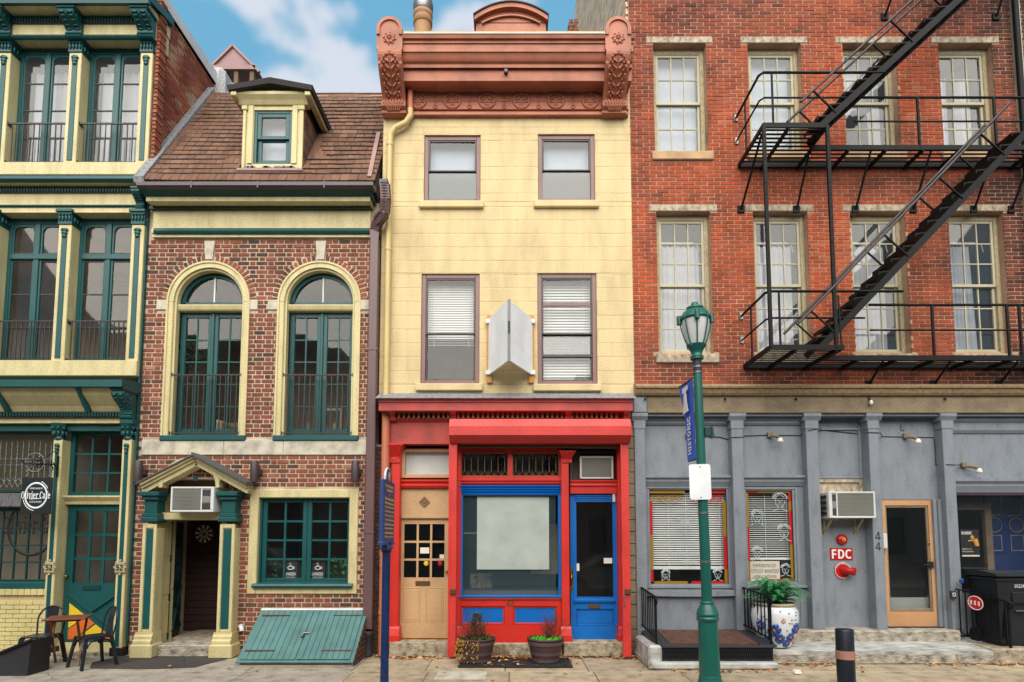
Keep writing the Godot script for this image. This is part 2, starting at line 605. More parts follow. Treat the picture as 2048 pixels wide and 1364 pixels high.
func spandrel(cx: float, cy: float, r: float, z0: float, z1: float, n := 24) -> void:
	for i in n:
		var a := PI * i / n
		var b := PI * (i + 1) / n
		var p := []
		for z in [z0, z1]:
			p.append_array([Vector3(cx + cos(a) * r, cy + sin(a) * r, z), Vector3(cx + cos(b) * r, cy + sin(b) * r, z), Vector3(cx + cos(b) * r, cy + r, z), Vector3(cx + cos(a) * r, cy + r, z)])
		hexa(p)


# ---- windows, walls of brick, writing ----------------------------------------

func frame(x0: float, x1: float, y0: float, y1: float, z0: float, z1: float, w: float, top := -1.0, bottom := -1.0, bv := 0.006) -> void:
	if top < 0.0: top = w
	if bottom < 0.0: bottom = w
	box(x0, x0 + w, y0, y1, z0, z1, bv)
	box(x1 - w, x1, y0, y1, z0, z1, bv)
	if top > 0.0: box(x0 + w, x1 - w, y1 - top, y1, z0 + 0.002, z1 - 0.002, bv)
	if bottom > 0.0: box(x0 + w, x1 - w, y0, y0 + bottom, z0 + 0.002, z1 - 0.002, bv)


func pane(win: Node3D, x0: float, x1: float, y0: float, y1: float, z: float, mat := "pane", tilt := 0.35) -> void:
	var b := Basis.from_euler(Vector3(rng.randfn(0, deg_to_rad(tilt)), rng.randfn(0, deg_to_rad(tilt)), 0)) * Basis.from_scale(Vector3(x1 - x0, y1 - y0, 1))
	mesh_node("pane", unit_quad, mat, win, Transform3D(b, Vector3((x0 + x1) / 2, (y0 + y1) / 2, z)))


# Panes and glazing bars in an opening.
func lights_in(win: Node3D, x0: float, x1: float, y0: float, y1: float, z: float, cols: int, rows: int, bw: float, mat: String, gl := "pane", ys := []) -> void:
	if ys.is_empty():
		for j in rows + 1: ys.append(lerpf(y0, y1, j / float(rows)))
	for i in range(1, cols):
		var x := lerpf(x0, x1, i / float(cols))
		box(x - bw / 2, x + bw / 2, y0, y1, z - 0.012, z + 0.014)
		put("glazing_bar", mat, win)
	for j in range(1, ys.size() - 1):
		box(x0, x1, ys[j] - bw / 2, ys[j] + bw / 2, z - 0.010, z + 0.011)
		put("glazing_bar", mat, win)
	for j in ys.size() - 1:
		for i in cols:
			pane(win, lerpf(x0, x1, i / float(cols)), lerpf(x0, x1, (i + 1) / float(cols)), ys[j], ys[j + 1], z, gl)


# [x, y, w, h] bricks in a field, laid course by course around openings.
func lay(x0: float, x1: float, y0: float, y1: float, course: float, joint: float, pattern: Array, holes: Array, arches := []) -> Array:
	var out := []
	var rows := int((y1 - y0) / course + 0.01)
	var whole := 0.0
	for p in pattern: whole += p
	for j in rows:
		var a := y0 + j * course
		var b := a + course - joint
		if course > 0.15 and arches.is_empty():
			var edges := [a, b]
			for h in holes:
				for e in [h[2], h[3]]:
					if e > a + 0.004 and e < b - 0.004: edges.append(e)
			if edges.size() > 2 and holes[0].size() == 4:
				edges.sort()
				for q in edges.size() - 1:
					if edges[q + 1] - edges[q] < 0.01: continue
					var inner := []
					for h in holes:
						if h[2] < edges[q] + 0.003 and h[3] > edges[q + 1] - 0.003: inner.append([h[0], h[1], edges[q] - 1.0, edges[q + 1] + 1.0, 0])
					var keep := whole / 2.0 * (j % 2)
					for r in lay(x0 - whole + keep, x1, edges[q], edges[q] + course, course, course - (edges[q + 1] - edges[q]), [whole], inner):
						var p0: float = maxf(r[0] - r[2] / 2, x0)
						var p1: float = minf(r[0] + r[2] / 2 + (course - (edges[q + 1] - edges[q])) - joint, x1)
						for h in inner:
							if p0 < h[0] and p1 > h[0] - 0.3: p1 = minf(p1, h[0])
						if p1 - p0 > 0.02: out.append([(p0 + p1) / 2, r[1], p1 - p0, edges[q + 1] - edges[q]])
				continue
		var m := (a + b) / 2.0
		var cuts := []
		for h in holes:
			if h[2] < b - 0.012 and h[3] > a + 0.012: cuts.append([h[0], h[1]])
		for r in arches:
			if m > r[1] and m < r[1] + r[2]:
				var w := sqrt(r[2] * r[2] - pow(m - r[1], 2))
				cuts.append([r[0] - w, r[0] + w])
		cuts.sort_custom(func(p, q): return p[0] < q[0])
		var spans := []
		var x := x0
		for c in cuts:
			if c[0] > x: spans.append([x, c[0]])
			x = maxf(x, c[1])
		if x < x1: spans.append([x, x1])
		for sp in spans:
			var at = x0 - whole + (whole / 2.0 if pattern.size() == 1 else whole / 2.0 + (pattern[0] - pattern[1]) * 0.0) * (j % 2) + rng.randf_range(-0.006, 0.006)
			var k := 0
			while at < sp[1]:
				var l: float = pattern[k % pattern.size()]
				var p := maxf(at, sp[0])
				var q := minf(at + l - joint, sp[1])
				if q - p > 0.028: out.append([(p + q) / 2, m, q - p, b - a])
				at += l
				k += 1
	return out


# Bricks as pieces of a wall: the 300 nearest to the viewer each a part, the rest one part.
func brickwork(parent: Node3D, called: String, list: Array, z: float, depth: float, pal: Array, tone: Callable, mix := "brick_mix", most := 300) -> void:
	list.sort_custom(func(a, b): return Vector2(a[0], a[1] - 1.92).length_squared() < Vector2(b[0], b[1] - 1.92).length_squared())
	var mats := []
	for k in 16:
		var key := "%s_%d" % [called, k] + str(pal[0])
		if not M.has(key):
			var m: StandardMaterial3D = M[mix].duplicate()
			m.vertex_color_use_as_albedo = false
			m.albedo_color = shade(pal, (k + 0.5) / 16.0).linear_to_srgb()
			m.resource_name = called + "_%d" % k
			M[key] = m
		mats.append(key)
	var rest := []
	for i in list.size():
		var b = list[i]
		var turn := Basis.from_euler(Vector3(rng.randf_range(-0.02, 0.02), rng.randf_range(-0.012, 0.012), rng.randf_range(-0.006, 0.006) + (b[4] if b.size() > 4 else 0.0)))
		var t := Transform3D(turn * Basis.from_scale(Vector3(b[2], b[3], depth)), Vector3(b[0], b[1], z - depth / 2 + rng.randf_range(-0.003, 0.003)))
		var tn := clampf(tone.call(b[0], b[1]), 0.0, 0.999)
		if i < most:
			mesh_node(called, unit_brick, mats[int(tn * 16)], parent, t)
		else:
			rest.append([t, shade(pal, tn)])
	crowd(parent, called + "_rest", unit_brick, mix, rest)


func shade(pal: Array, t: float) -> Color:
	var k := t * (pal.size() - 1)
	var i := mini(int(k), pal.size() - 2)
	var a: Array = pal[i]
	var b: Array = pal[i + 1]
	return Color8(a[0], a[1], a[2]).srgb_to_linear().lerp(Color8(b[0], b[1], b[2]).srgb_to_linear(), k - i)


func crowd(parent: Node3D, called: String, mesh: Mesh, mat: String, items: Array) -> void:
	if items.is_empty(): return
	var mm := MultiMesh.new()
	mm.transform_format = MultiMesh.TRANSFORM_3D
	mm.use_colors = true
	mm.mesh = mesh
	mm.instance_count = items.size()
	for i in items.size():
		mm.set_instance_transform(i, items[i][0])
		mm.set_instance_color(i, items[i][1])
	var o := MultiMeshInstance3D.new()
	o.name = called
	o.multimesh = mm
	o.material_override = M[mat]
	o.position = -off[parent]
	o.set_meta("kind", "stuff")
	parent.add_child(o, true)


# Flat raised lettering, width w and height h, centred on `at`, facing along turn.
func writing(parent: Node3D, called: String, words: String, at: Vector3, w: float, h: float, mat: String, turn := Basis(), font_name := "Droid Sans", bold := false) -> void:
	var f := SystemFont.new()
	f.font_names = PackedStringArray([font_name])
	if bold: f.font_weight = 700
	var t := TextMesh.new()
	t.text = words
	t.font = f
	t.font_size = 32
	t.depth = 0.3
	t.pixel_size = 0.01
	t.curve_step = 1.0
	var a := t.get_aabb()
	if a.size.x < 1e-4 or a.size.y < 1e-4: return
	var sc := Vector3(w / a.size.x, h / a.size.y, 0.003 / 0.3)
	var b := turn * Basis.from_scale(sc)
	mesh_node(called, t, mat, parent, Transform3D(b, at - b * (a.position + a.size / 2)))


func wavy(x0: float, x1: float, y0: float, y1: float, z: float, waves: float, amp: float, taper := 0.0) -> void:
	s.set_smooth_group(1)
	var n := int(waves * 6)
	var ph := rng.randf() * 6.0
	for i in n:
		var q := []
		for e in [[i, 1], [i + 1, 1], [i + 1, 0], [i, 0]]:
			var u: float = e[0] / float(n)
			var x := lerpf(x0, x1, u)
			if e[1] == 0: x = lerpf(x, x0, taper)
			q.append(Vector3(x, y1 if e[1] else y0, z + amp * (sin(u * waves * TAU + ph) + 0.4 * sin(u * waves * 2.7 * TAU))))
		quad(q[0], q[1], q[2], q[3])
	s.set_smooth_group(-1)


# A window air conditioner; its face looks along +z. Local to `at` (bottom centre of the face).
func air_conditioner(label: String, at: Vector3, w: float, h: float, d: float, panel_left: bool, panel: float) -> Node3D:
	var t := thing("air_conditioner", label, "air conditioner", at, "", true)
	box(-w / 2, w / 2, 0, h, -d, -0.02, 0.012)
	put("casing", "white_metal")
	frame(-w / 2, w / 2, 0, h, -0.03, 0.0, 0.03)
	put("front_frame", "white_metal")
	var gx0 := -w / 2 + 0.03 + (panel if panel_left else 0.0)
	var gx1 := w / 2 - 0.03 - (0.0 if panel_left else panel)
	box(gx0, gx1, 0.03, h - 0.03, -0.022, -0.012)
	put("coil", "ac_grille")
	var k := 0
	while 0.04 + k * 0.022 < h - 0.04:
		box(gx0 + 0.004, gx1 - 0.004, 0.04 + k * 0.022, 0.046 + k * 0.022, -0.013, -0.006)
		k += 1
	put("grille", "ac_grille", null, "", true)
	if panel > 0.0:
		var px0 := -w / 2 + 0.03 if panel_left else gx1
		box(px0, px0 + 0.02, 0.03, h - 0.03, -0.012, -0.002)
		box(px0 + panel - 0.02, px0 + panel, 0.03, h - 0.03, -0.012, -0.002)
		put("panel_frame", "white_metal")
		for j in 3:
			var y := 0.04 + j * (h - 0.08) / 3.0
			box(px0 + 0.022, px0 + panel - 0.022, y + 0.006, y + (h - 0.08) / 3.0 - 0.006, -0.02, -0.006)
			put("vent", "ac_grille" if j % 2 else "ac_dark")
	return t


# A guard rail across a window opening.
func window_rail(x0: float, x1: float, y0: float, y1: float, z: float, n: int) -> void:
	box(x0, x1, y1 - 0.012, y1 + 0.012, z - 0.012, z + 0.012)
	box(x0, x1, y0 - 0.01, y0 + 0.01, z - 0.012, z + 0.012)
	for e in [[x0, y1], [x0, y0], [x1, y1], [x1, y0]]:
		box(e[0] - 0.02, e[0] + 0.02, e[1] - 0.03, e[1] + 0.03, z - 0.1, z + 0.016)
	var r := put("window_rail", "rail_iron")
	for i in n:
		var x := lerpf(x0, x1, (i + 1.0) / (n + 1.0))
		box(x - 0.007, x + 0.007, y0 + 0.01, y1 - 0.012, z - 0.007, z + 0.007)
		put("baluster", "rail_iron", r)

# ---- ground ------------------------------------------------------------------

func ground() -> void:
	structure("ground")
	box(-160, 160, -0.4, -0.16, -160, 160)
	put("earth", "asphalt")
	structure("street")
	box(-60, 60, -0.15, -0.12, 2.78, 13.4)
	put("roadway", "asphalt")
	structure("sidewalk")
	box(-14, 14, -0.14, -0.016, -0.6, 2.62)
	put("bed", "slab_joint")
	var xs := [-12.0, -10.6, -9.1, -7.6, -6.3, -5.0, -3.85, -2.33, -1.26, -0.1, 1.11, 2.35, 3.74, 5.5, 7.0, 8.3, 9.8, 11.4]
	var zs := [-0.5, 1.18, 2.62]
	for j in 2:
		for i in xs.size() - 1:
			var sh := 0.0 if j == 0 else 0.06
			box(xs[i] + 0.006 + sh, xs[i + 1] - 0.006 + sh, -0.1, rng.randf_range(-0.004, 0.002), zs[j] + 0.006, zs[j + 1] - 0.006, 0.008)
			put("concrete_slab", "slab_0" if xs[i + 1] < -2.3 else "slab_%d" % (1 + (i * 2 + j) % 3))
	structure("kerb")
	for i in 14:
		box(-14.0 + i * 2.0 + 0.004, -12.0 + i * 2.0 - 0.004, -0.14, 0.0, 2.625, 2.78, 0.012)
		put("kerb_stone", "slab_0")
	structure("far_sidewalk")
	box(-60, 60, -0.15, 0.0, 13.4, 19.0)
	put("paving", "slab_0")
	# dark repair in the paving before the tavern door
	var poly := PackedVector2Array()
	for p in [[-6.35, 0.1], [-6.45, 0.6], [-6.2, 1.02], [-5.2, 1.06], [-4.7, 0.95], [-4.55, 0.45], [-4.45, 0.12]]:
		poly.append(Vector2(p[0], p[1]))
	extrude(poly, Vector3(0, 0.004, 0), Vector3(1, 0, 0), Vector3(0, 0, 1), Vector3(0, 0.005, 0))
	structure("asphalt_patch")
	put("asphalt_patch", "patch")
	box(-1.06, -0.35, 0.002, 0.012, 1.719, 1.203, 0.004)
	solo("utility_cover", "limestone", "pale flat utility cover set in the sidewalk before the barrel planters", "cover", Vector3(-0.7, 0, 1.4))
	box(0.972, 1.706, 0.003, 0.014, 0.194, -0.359 + 0.1, 0.004)
	solo("door_mat", "mat_black", "thin black mat lying before the blue door", "mat", Vector3(1.4, 0, 0.1))
	box(6.032, 6.95, 0.196, 0.206, 0.08, 0.52, 0.004)
	solo("door_mat", "mat_black", "dark mat lying on the stone slab before the wood framed glass door", "mat", Vector3(6.4, 0.196, 0.3))
	box(-0.8, 0.9, 0.003, 0.02, 0.3, 0.98, 0.004)
	solo("ground_cloth", "mat_black", "dark worn sheet lying under and between the two barrel planters", "sheet", Vector3(0.05, 0, 0.6))
	leaves()


# Dry leaves that gather at the foot of the walls.
func leaves() -> void:
	start()
	tri(Vector3(-0.5, 0, 0), Vector3(-0.05, 0.05, -0.32), Vector3(0.5, 0, 0))
	tri(Vector3(-0.5, 0, 0), Vector3(0.5, 0, 0), Vector3(0.05, 0.05, 0.32))
	s.generate_normals()
	var leaf := s.commit()
	start()
	var items := []
	var places := [[-0.5, 0.75, 0.16, 0.36, 420], [-2.2, -1.1, 0.1, 0.34, 120], [0.7, 2.1, 0.08, 0.3, 160], [1.6, 2.1, 0.05, 0.4, 90], [-0.9, 1.0, 0.3, 0.95, 70], [-3.2, -2.3, 0.05, 0.9, 60], [4.1, 5.2, 0.72, 0.95, 80], [6.2, 8.2, 0.72, 0.85, 110], [-9.0, 9.0, 0.1, 2.3, 90], [2.3, 3.9, 1.05, 1.3, 60], [2.5, 3.7, 0.1, 0.5, 60]]
	for p in places:
		for i in p[4]:
			var x := lerpf(p[0], p[1], rng.randf())
			var z := lerpf(p[2], p[3], pow(rng.randf(), 1.6))
			var y := 0.006 + rng.randf() * 0.012
			if x > -0.8 and x < 0.9 and z > 0.3: y += 0.018
			if x > 2.3 and x < 3.9 and z < 1.0: y += 0.27
			var b := Basis.from_euler(Vector3(rng.randfn(0, 0.3), rng.randf() * TAU, rng.randfn(0, 0.3))) * Basis.from_scale(Vector3.ONE * rng.randf_range(0.045, 0.095))
			items.append([Transform3D(b, Vector3(x, y, z)), shade([[96, 54, 34], [176, 104, 58], [206, 150, 84], [214, 178, 128]], rng.randf())])
	var t := Node3D.new()
	t.name = "fallen_leaves"
	add_child(t)
	off[t] = Vector3.ZERO
	metas(t, "dry brown leaves scattered along the sidewalk and the foot of the walls", "leaves", "", "stuff")
	crowd(t, "leaf_litter", leaf, "fallen_leaf", items)

# ---- the green and cream shop house at the left ------------------------------

func console(cx: float, yt: float, yb: float, z0: float, depth: float, w: float, mat: String, called := "console_bracket") -> void:
	var poly := PackedVector2Array()
	var h := yt - yb
	poly.append(Vector2(z0, yt))
	poly.append(Vector2(z0 + depth, yt))
	for i in 9:
		var u := i / 8.0
		poly.append(Vector2(z0 + depth * (0.98 - 0.62 * smoothstep(0.0, 0.9, u) + 0.10 * sin(u * TAU)), yt - h * (0.12 + 0.72 * u)))
	for i in 5:
		var a := PI * (0.5 - i / 4.0)
		poly.append(Vector2(z0 + depth * 0.22 + depth * 0.16 * cos(a), yb + h * 0.08 + h * 0.08 * sin(a)))
	poly.append(Vector2(z0, yb))
	extrude(poly, Vector3(cx - w / 2, 0, 0), Vector3(0, 0, 1), Vector3(0, 1, 0), Vector3(w, 0, 0))
	box(cx - w * 0.6, cx + w * 0.6, yt - h * 0.10, yt + 0.01, z0, z0 + depth * 1.06, 0.008)
	for i in 5:
		var u := 0.2 + 0.13 * i
		for sd in [-1.0, 1.0]:
			ball(Vector3(cx + sd * w * 0.26, yt - h * (0.12 + 0.72 * u), z0 + depth * (0.98 - 0.62 * smoothstep(0.0, 0.9, u) + 0.10 * sin(u * TAU))), w * 0.2, h * 0.055, 0.022, 6)
	var b := put(called, mat)
	for sd in [-1.0, 1.0]:
		ring(Vector3(cx + sd * w * 0.5, yt - h * 0.26, z0 + depth * 0.55), minf(h * 0.13, depth * 0.3), 0.012, Vector3(0, 0, 1), Vector3(0, 1, 0), 12, 4)
	put("scroll", mat, b)


func dentils(x0: float, x1: float, y0: float, y1: float, z: float, step: float, mat: String, called := "dentil_course") -> void:
	box(x0, x1, y0, y1, z - 0.03, z)
	var k := 0
	while x0 + (k + 1) * step < x1:
		box(x0 + k * step, x0 + (k + 0.55) * step, y0 + 0.01, y1 - 0.01, z, z + 0.022)
		k += 1
	put(called, mat)


func beads(x0: float, x1: float, y: float, r: float, z: float, mat: String) -> void:
	run_x([z - 0.04, y - r * 1.4, z, y - r, z + 0.012, y, z, y + r, z - 0.04, y + r * 1.4], x0, x1)
	var k := 0
	while x0 + (k + 1) * r * 2.4 < x1:
		ball(Vector3(x0 + (k + 0.5) * r * 2.4, y, z + 0.01), r * 1.05, r * 0.8, 0.016, 6)
		k += 1
	put("bead_moulding", mat, null, "", true)


func capital(x0: float, x1: float, y0: float, y1: float, z: float) -> void:
	var h := y1 - y0
	box(x0 - 0.035, x1 + 0.035, y1 - h * 0.22, y1, z - 0.34, z + 0.06, 0.01)
	box(x0 - 0.018, x1 + 0.018, y1 - h * 0.34, y1 - h * 0.22, z - 0.33, z + 0.035, 0.006)
	box(x0 - 0.006, x1 + 0.006, y0 + h * 0.08, y1 - h * 0.34, z - 0.32, z + 0.012)
	box(x0 - 0.014, x1 + 0.014, y0, y0 + h * 0.1, z - 0.325, z + 0.02, 0.005)
	for i in 4:
		var cx := lerpf(x0 + 0.025, x1 - 0.025, i / 3.0)
		ball(Vector3(cx, y0 + h * 0.40, z + 0.02), 0.022, h * 0.22, 0.025, 8)
		ball(Vector3(cx, y0 + h * 0.60, z + 0.03), 0.018, h * 0.07, 0.02, 8)
		ball(Vector3(x1 + 0.014, y0 + h * 0.4, z - 0.05 - i * 0.07), 0.02, h * 0.22, 0.02, 8)
	put("capital", "green")


func column(x0: float, x1: float, y0: float, y1: float, z: float, back: float) -> void:
	box(x0, x1, y0, y1, back, z, 0.008)
	put("pilaster", "cream")
	var c := (x0 + x1) / 2
	var w := (x1 - x0) * 0.21
	box(c - w, c + w, y0 + 0.10, y1 - 0.09, z - 0.01, z + 0.012, 0.004)
	put("pilaster_inlay", "green")
	for k in 3:
		ball(Vector3(c, y1 - 0.1 - k * 0.055, z + 0.015), w * (1.5 - k * 0.3), 0.038, 0.025, 8)
	put("rosette", "green")


func green_window(x0: float, x1: float, y0: float, y1: float, z: float, ys: Array, transom: float, arched := true) -> void:
	frame(x0, x1, y0, y1, z - 0.08, z, 0.06, 0.08, 0.07)
	var win := put("window", "green")
	var c := (x0 + x1) / 2
	box(c - 0.045, c + 0.045, y0 + 0.07, y1 - 0.08, z - 0.06, z + 0.012, 0.008)
	put("mullion", "green", win)
	if transom > 0.0:
		box(x0 + 0.06, x1 - 0.06, transom - 0.05, transom + 0.05, z - 0.06, z + 0.025, 0.01)
		put("transom_bar", "green", win)
	for sd in [0, 1]:
		var a := x0 + 0.06 if sd == 0 else c + 0.045
		var b := c - 0.045 if sd == 0 else x1 - 0.06
		frame(a, b, y0 + 0.07, y1 - 0.08, z - 0.05, z - 0.01, 0.035, 0.05, 0.06)
		put("casement", "green", win)
		if arched:
			# rounded upper corners
			for q in [0, 1]:
				var ex := a + 0.034 if q == 0 else b - 0.034
				var dx := 1.0 if q == 0 else -1.0
				var poly := PackedVector2Array([Vector2(0, 0)])
				for i in 6:
					var t := PI / 2 * i / 5.0
					poly.append(Vector2(0.10 - 0.10 * sin(t), -0.10 + 0.10 * cos(t)))
				extrude(poly, Vector3(ex, y1 - 0.129, z - 0.048), Vector3(dx, 0, 0), Vector3(0, 1, 0), Vector3(0, 0, 0.036))
			put("corner_fillet", "green", win)
		var yy := [y0 + 0.13]
		yy.append_array(ys)
		yy.append(y1 - 0.13)
		lights_in(win, a + 0.035, b - 0.035, 0, 0, z - 0.03, 1, 1, 0.022, "rail_iron", "pane_old" if transom < 0.0 else "pane", yy)


func green_shop() -> void:
	var g := thing("green_shop_house", "cream and green three storey shop house with a 52 plate on its columns", "building", Vector3(-9.0, 0, 0))
	var X0 := -11.4
	var C := [[-6.515, -6.30], [-7.765, -7.545], [-9.01, -8.79], [-10.25, -10.03]]
	var y3a := 8.318
	var y3b := 10.403
	var y2a := 4.83
	var y2b := 7.269
	# storeys
	for st in [[y3a, y3b, 10.655], [y2a, y2b, 7.527]]:
		for c in C:
			column(c[0], c[1], st[0], st[1], 0.1, -0.26)
			capital(c[0], c[1], st[1], st[2], 0.1)
	for i in 3:
		var a: float = C[i + 1][1]
		var b: float = C[i][0]
		green_window(a, b, y3a + 0.05, 10.619, -0.1, [8.975, 9.489, 9.996], -1.0)
		window_rail(a - 0.01, b, 8.41, 9.118, 0.06, 10)
		green_window(a, b, y2a + 0.05, 7.468, -0.1, [5.54, 6.126, 6.717 , 6.861], 6.789)
		window_rail(a - 0.01, b, 4.912, 5.583, 0.06, 12)
		# headers over the openings
		box(a, b, 10.619 - 0.03, 10.619 - 0.001, -0.26, -0.09)
		put("header", "green")
		box(a, b, 7.468 - 0.03, 7.468 - 0.001, -0.26, -0.09)
		put("header", "green")
		wavy(a + 0.05, b - 0.1, y3a + 0.1, y3b, -0.38, 7, 0.02)
		put("curtain", "curtain")
	var R := -6.272
	# main cornice
	run_x([-0.3, 10.655, 0.13, 10.655, 0.13, 10.703, 0.15, 10.695, 0.15, 10.9, 0.17, 10.891, 0.17, 11.003, -0.3, 11.003], X0, R)
	put("frieze", "cream")
	dentils(X0, R, 10.882, 10.994, 0.19, 0.05, "dark_green")
	beads(X0, R, 10.639, 0.024, 0.17, "green")
	run_x([-0.3, 11.003, 0.43, 11.003, 0.43, 11.003 + 0.06, -0.3, 11.003 + 0.2], X0, R + 0.02)
	put("soffit", "cream")
	run_x([0.40, 11.003 - 0.012, 0.46, 11.003 - 0.012, 0.47, 11.003 + 0.04, 0.53, 11.003 + 0.13, 0.53, 11.003 + 0.17, -0.3, 11.003 + 0.4, -0.3, 11.003 + 0.25, 0.40, 11.003 + 0.08], X0, R + 0.08)
	put("cornice", "green")
	for c in C:
		console((c[0] + c[1]) / 2 + 0.02, 11.003 - 0.01, 10.593, 0.12, 0.29, 0.27, "green")
	# middle cornice
	box(X0, R - 0.02, 8.143, y3a + 0.055, -0.3, 0.135, 0.01)
	put("sill_board", "cream")
	run_x([-0.2, 8.03 + 0.02, 0.12, 8.03 + 0.03, 0.34, 7.996, 0.34, 7.943, 0.31, 7.918, 0.15, 7.909, -0.2, 7.909], X0, R - 0.05)
	put("cornice", "green")
	run_x([-0.2, 7.909, 0.28, 7.909 - 0.002, 0.13, 7.93, 0.13, 7.832, 0.11, 7.835, 0.11, 7.477, -0.2, 7.477], X0, R - 0.1)
	put("frieze", "cream")
	dentils(X0, R - 0.1, 7.82, 7.918, 0.155, 0.05, "dark_green")
	beads(X0, R - 0.1, 7.587, 0.022, 0.125, "green")
	console(-6.36, 7.825, 7.517, 0.1, 0.2, 0.14, "green")
	# lower cornice over the shop front
	box(X0, R - 0.02, 4.619, y2a + 0.055, -0.3, 0.14, 0.01)
	put("sill_board", "cream")
	run_x([-0.2, 4.475 + 0.04, 0.12, 4.475 + 0.05, 0.52, 4.453, 0.52, 4.338, 0.44, 4.342, -0.2, 4.342], X0, R)
	put("cornice", "green")
	run_x([-0.2, 4.342, 0.42, 4.342 - 0.002, 0.36, 4.238, 0.2, 4.092, 0.15, 4.01, -0.2, 4.01], X0, R - 0.12)
	put("cove", "cream")
	for x in [-7.072, -8.401, -7.072 - 2.6]:
		hexa([Vector3(x, 4.34, 0.46), Vector3(x + 0.07, 4.34, 0.46), Vector3(x + 0.07, 4.369, 0.30), Vector3(x, 4.369, 0.30), Vector3(x + 0.02, 3.991, 0.22), Vector3(x + 0.09, 3.991, 0.22), Vector3(x + 0.09, 3.991, 0.1), Vector3(x + 0.02, 3.991, 0.1)])
		put("cove_rib", "green")
	dentils(X0, R - 0.1, 3.907, 3.991, 0.2, 0.05, "dark_green")
	box(X0, R - 0.1, 3.818, 3.907, -0.2, 0.14)
	put("fascia", "cream")
	box(X0, R - 0.1, 3.7, 3.818, -0.3, 0.06)
	put("header", "green")
	console(-6.39, 4.353, 3.874, 0.1, 0.34, 0.2, "green")
	box(-6.50, -6.28, 3.785, 3.884, 0.0, 0.2, 0.02)
	put("bracket_base", "green")
	# strip against the tavern
	box(-6.30, -6.275, 0.2, 11.2, -0.2, 0.06)
	put("edge_board", "green")
	# ground floor columns
	var G := [[-6.49, -6.335], [-7.64, -7.49], [-10.1, -9.95]]
	var yg := 0.165
	var yc := 3.548
	for c in G:
		column(c[0], c[1], 0.06, yc, 0.1, -0.22)
		lathe([0.075, yc, 0.085, yc + 0.02, 0.07, yc + 0.04, 0.075, yc + 0.1, 0.12, yc + 0.2, 0.14, yc + 0.22, 0.14, yc + 0.27], Vector3((c[0] + c[1]) / 2, 0, 0.05), 12)
		for k in 6:
			var a := PI * k / 5.0
			ball(Vector3((c[0] + c[1]) / 2 + cos(a) * 0.1, yc + 0.1, 0.05 + sin(a) * 0.09), 0.028, 0.05, 0.028, 6)
			ball(Vector3((c[0] + c[1]) / 2 + cos(a) * 0.13, yc + 0.19, 0.05 + sin(a) * 0.11), 0.03, 0.028, 0.03, 6)
		put("capital", "green")
		box(c[0] - 0.03, c[1] + 0.03, 0.0, 0.14, -0.2, 0.13, 0.01)
		put("column_base", "black_paint")
	for c in [G[0], G[1]]:
		var cx: float = (c[0] + c[1]) / 2
		var yp := 1.431
		box(cx - 0.085, cx + 0.085, yp - 0.09, yp + 0.09, 0.1, 0.13, 0.02)
		for k in 8:
			ball(Vector3(cx + 0.088 * cos(TAU * k / 8.0), yp + 0.11 * sin(TAU * k / 8.0), 0.118), 0.026, 0.026, 0.014, 6)
		var pl := put("number_plaque", "old_cream")
		writing(pl, "numerals", "52", Vector3(cx, yp, 0.133), 0.11, 0.095, "black_paint", Basis(), "Droid Sans", true)
	# door bay
	var dx0 := -7.49
	var dx1 := -6.49
	frame(dx0, dx1, 2.618, 3.727, -0.17, -0.09, 0.07)
	var tw := put("transom_window", "green")
	lights_in(tw, dx0 + 0.07, dx1 - 0.07, 2.618 + 0.07, 3.727 - 0.07, -0.13, 3, 3, 0.03, "green")
	run_x([-0.2, 2.472, -0.04, 2.472, -0.04, 2.522, 0.0, 2.561, 0.03, 2.592, 0.03, 2.617, -0.2, 2.628], dx0, dx1)
	put("transom_rail", "cream")
	var k := 0
	while dx0 + 0.02 + k * 0.035 < dx1 - 0.02:
		box(dx0 + 0.02 + k * 0.035, dx0 + 0.038 + k * 0.035, 2.479, 2.521, -0.04, -0.022)
		k += 1
	put("dentil_course", "cream", null, "", true)
	var d0 := 0.2
	var d1 := 2.475
	var la := 1.163
	var lb := 2.365
	wall(dx0 + 0.02, dx1, d0, d1, -0.16, -0.1, [[dx0 + 0.15, dx1 - 0.12, la, lb]])
	var door := put("door", "green")
	lights_in(door, dx0 + 0.15, dx1 - 0.12, la, lb, -0.125, 3, 3, 0.045, "green")
	box(-7.16, -6.86, 1.048, 1.131, -0.1, -0.085, 0.004)
	put("mail_slot", "dark_green", door)
	ball(Vector3(-7.42, 1.274, -0.06), 0.03, 0.03, 0.03, 8)
	put("door_knob", "brass", door)
	var pa := Vector3(-7.38, 0.376, -0.095)
	var pb := Vector3(-6.56, 0.982, -0.095)
	bar(Vector3(pa.x, pb.y, -0.095), Vector3(pb.x, pa.y, -0.095), 0.02, 0.06, Vector3(0, 0, 1))
	put("cross_brace", "green", door)
	bar(Vector3(-6.97, (pa.y + pb.y) / 2 + 0.02, -0.095), Vector3(pb.x, pb.y, -0.095), 0.02, 0.06, Vector3(0, 0, 1))
	put("cross_brace", "green", door)
	for tr in [["yellow_glaze", [[-7.36, 0.83], [-7.08, 0.62], [-7.36, 0.42]]], ["orange_glaze", [[-7.36, 0.40], [-7.07, 0.61], [-6.93, 0.50], [-7.26, 0.24], [-7.36, 0.24]]], ["yellow_glaze", [[-7.22, 0.25], [-6.91, 0.48], [-6.80, 0.40], [-6.80, 0.25]]], ["orange_glaze", [[-6.79, 0.25], [-6.79, 0.39], [-6.58, 0.25]]]]:
		var poly := PackedVector2Array()
		for p in tr[1]: poly.append(Vector2(p[0], p[1]))
		extrude(poly, Vector3(0, 0, -0.1), Vector3(1, 0, 0), Vector3(0, 1, 0), Vector3(0, 0, 0.006))
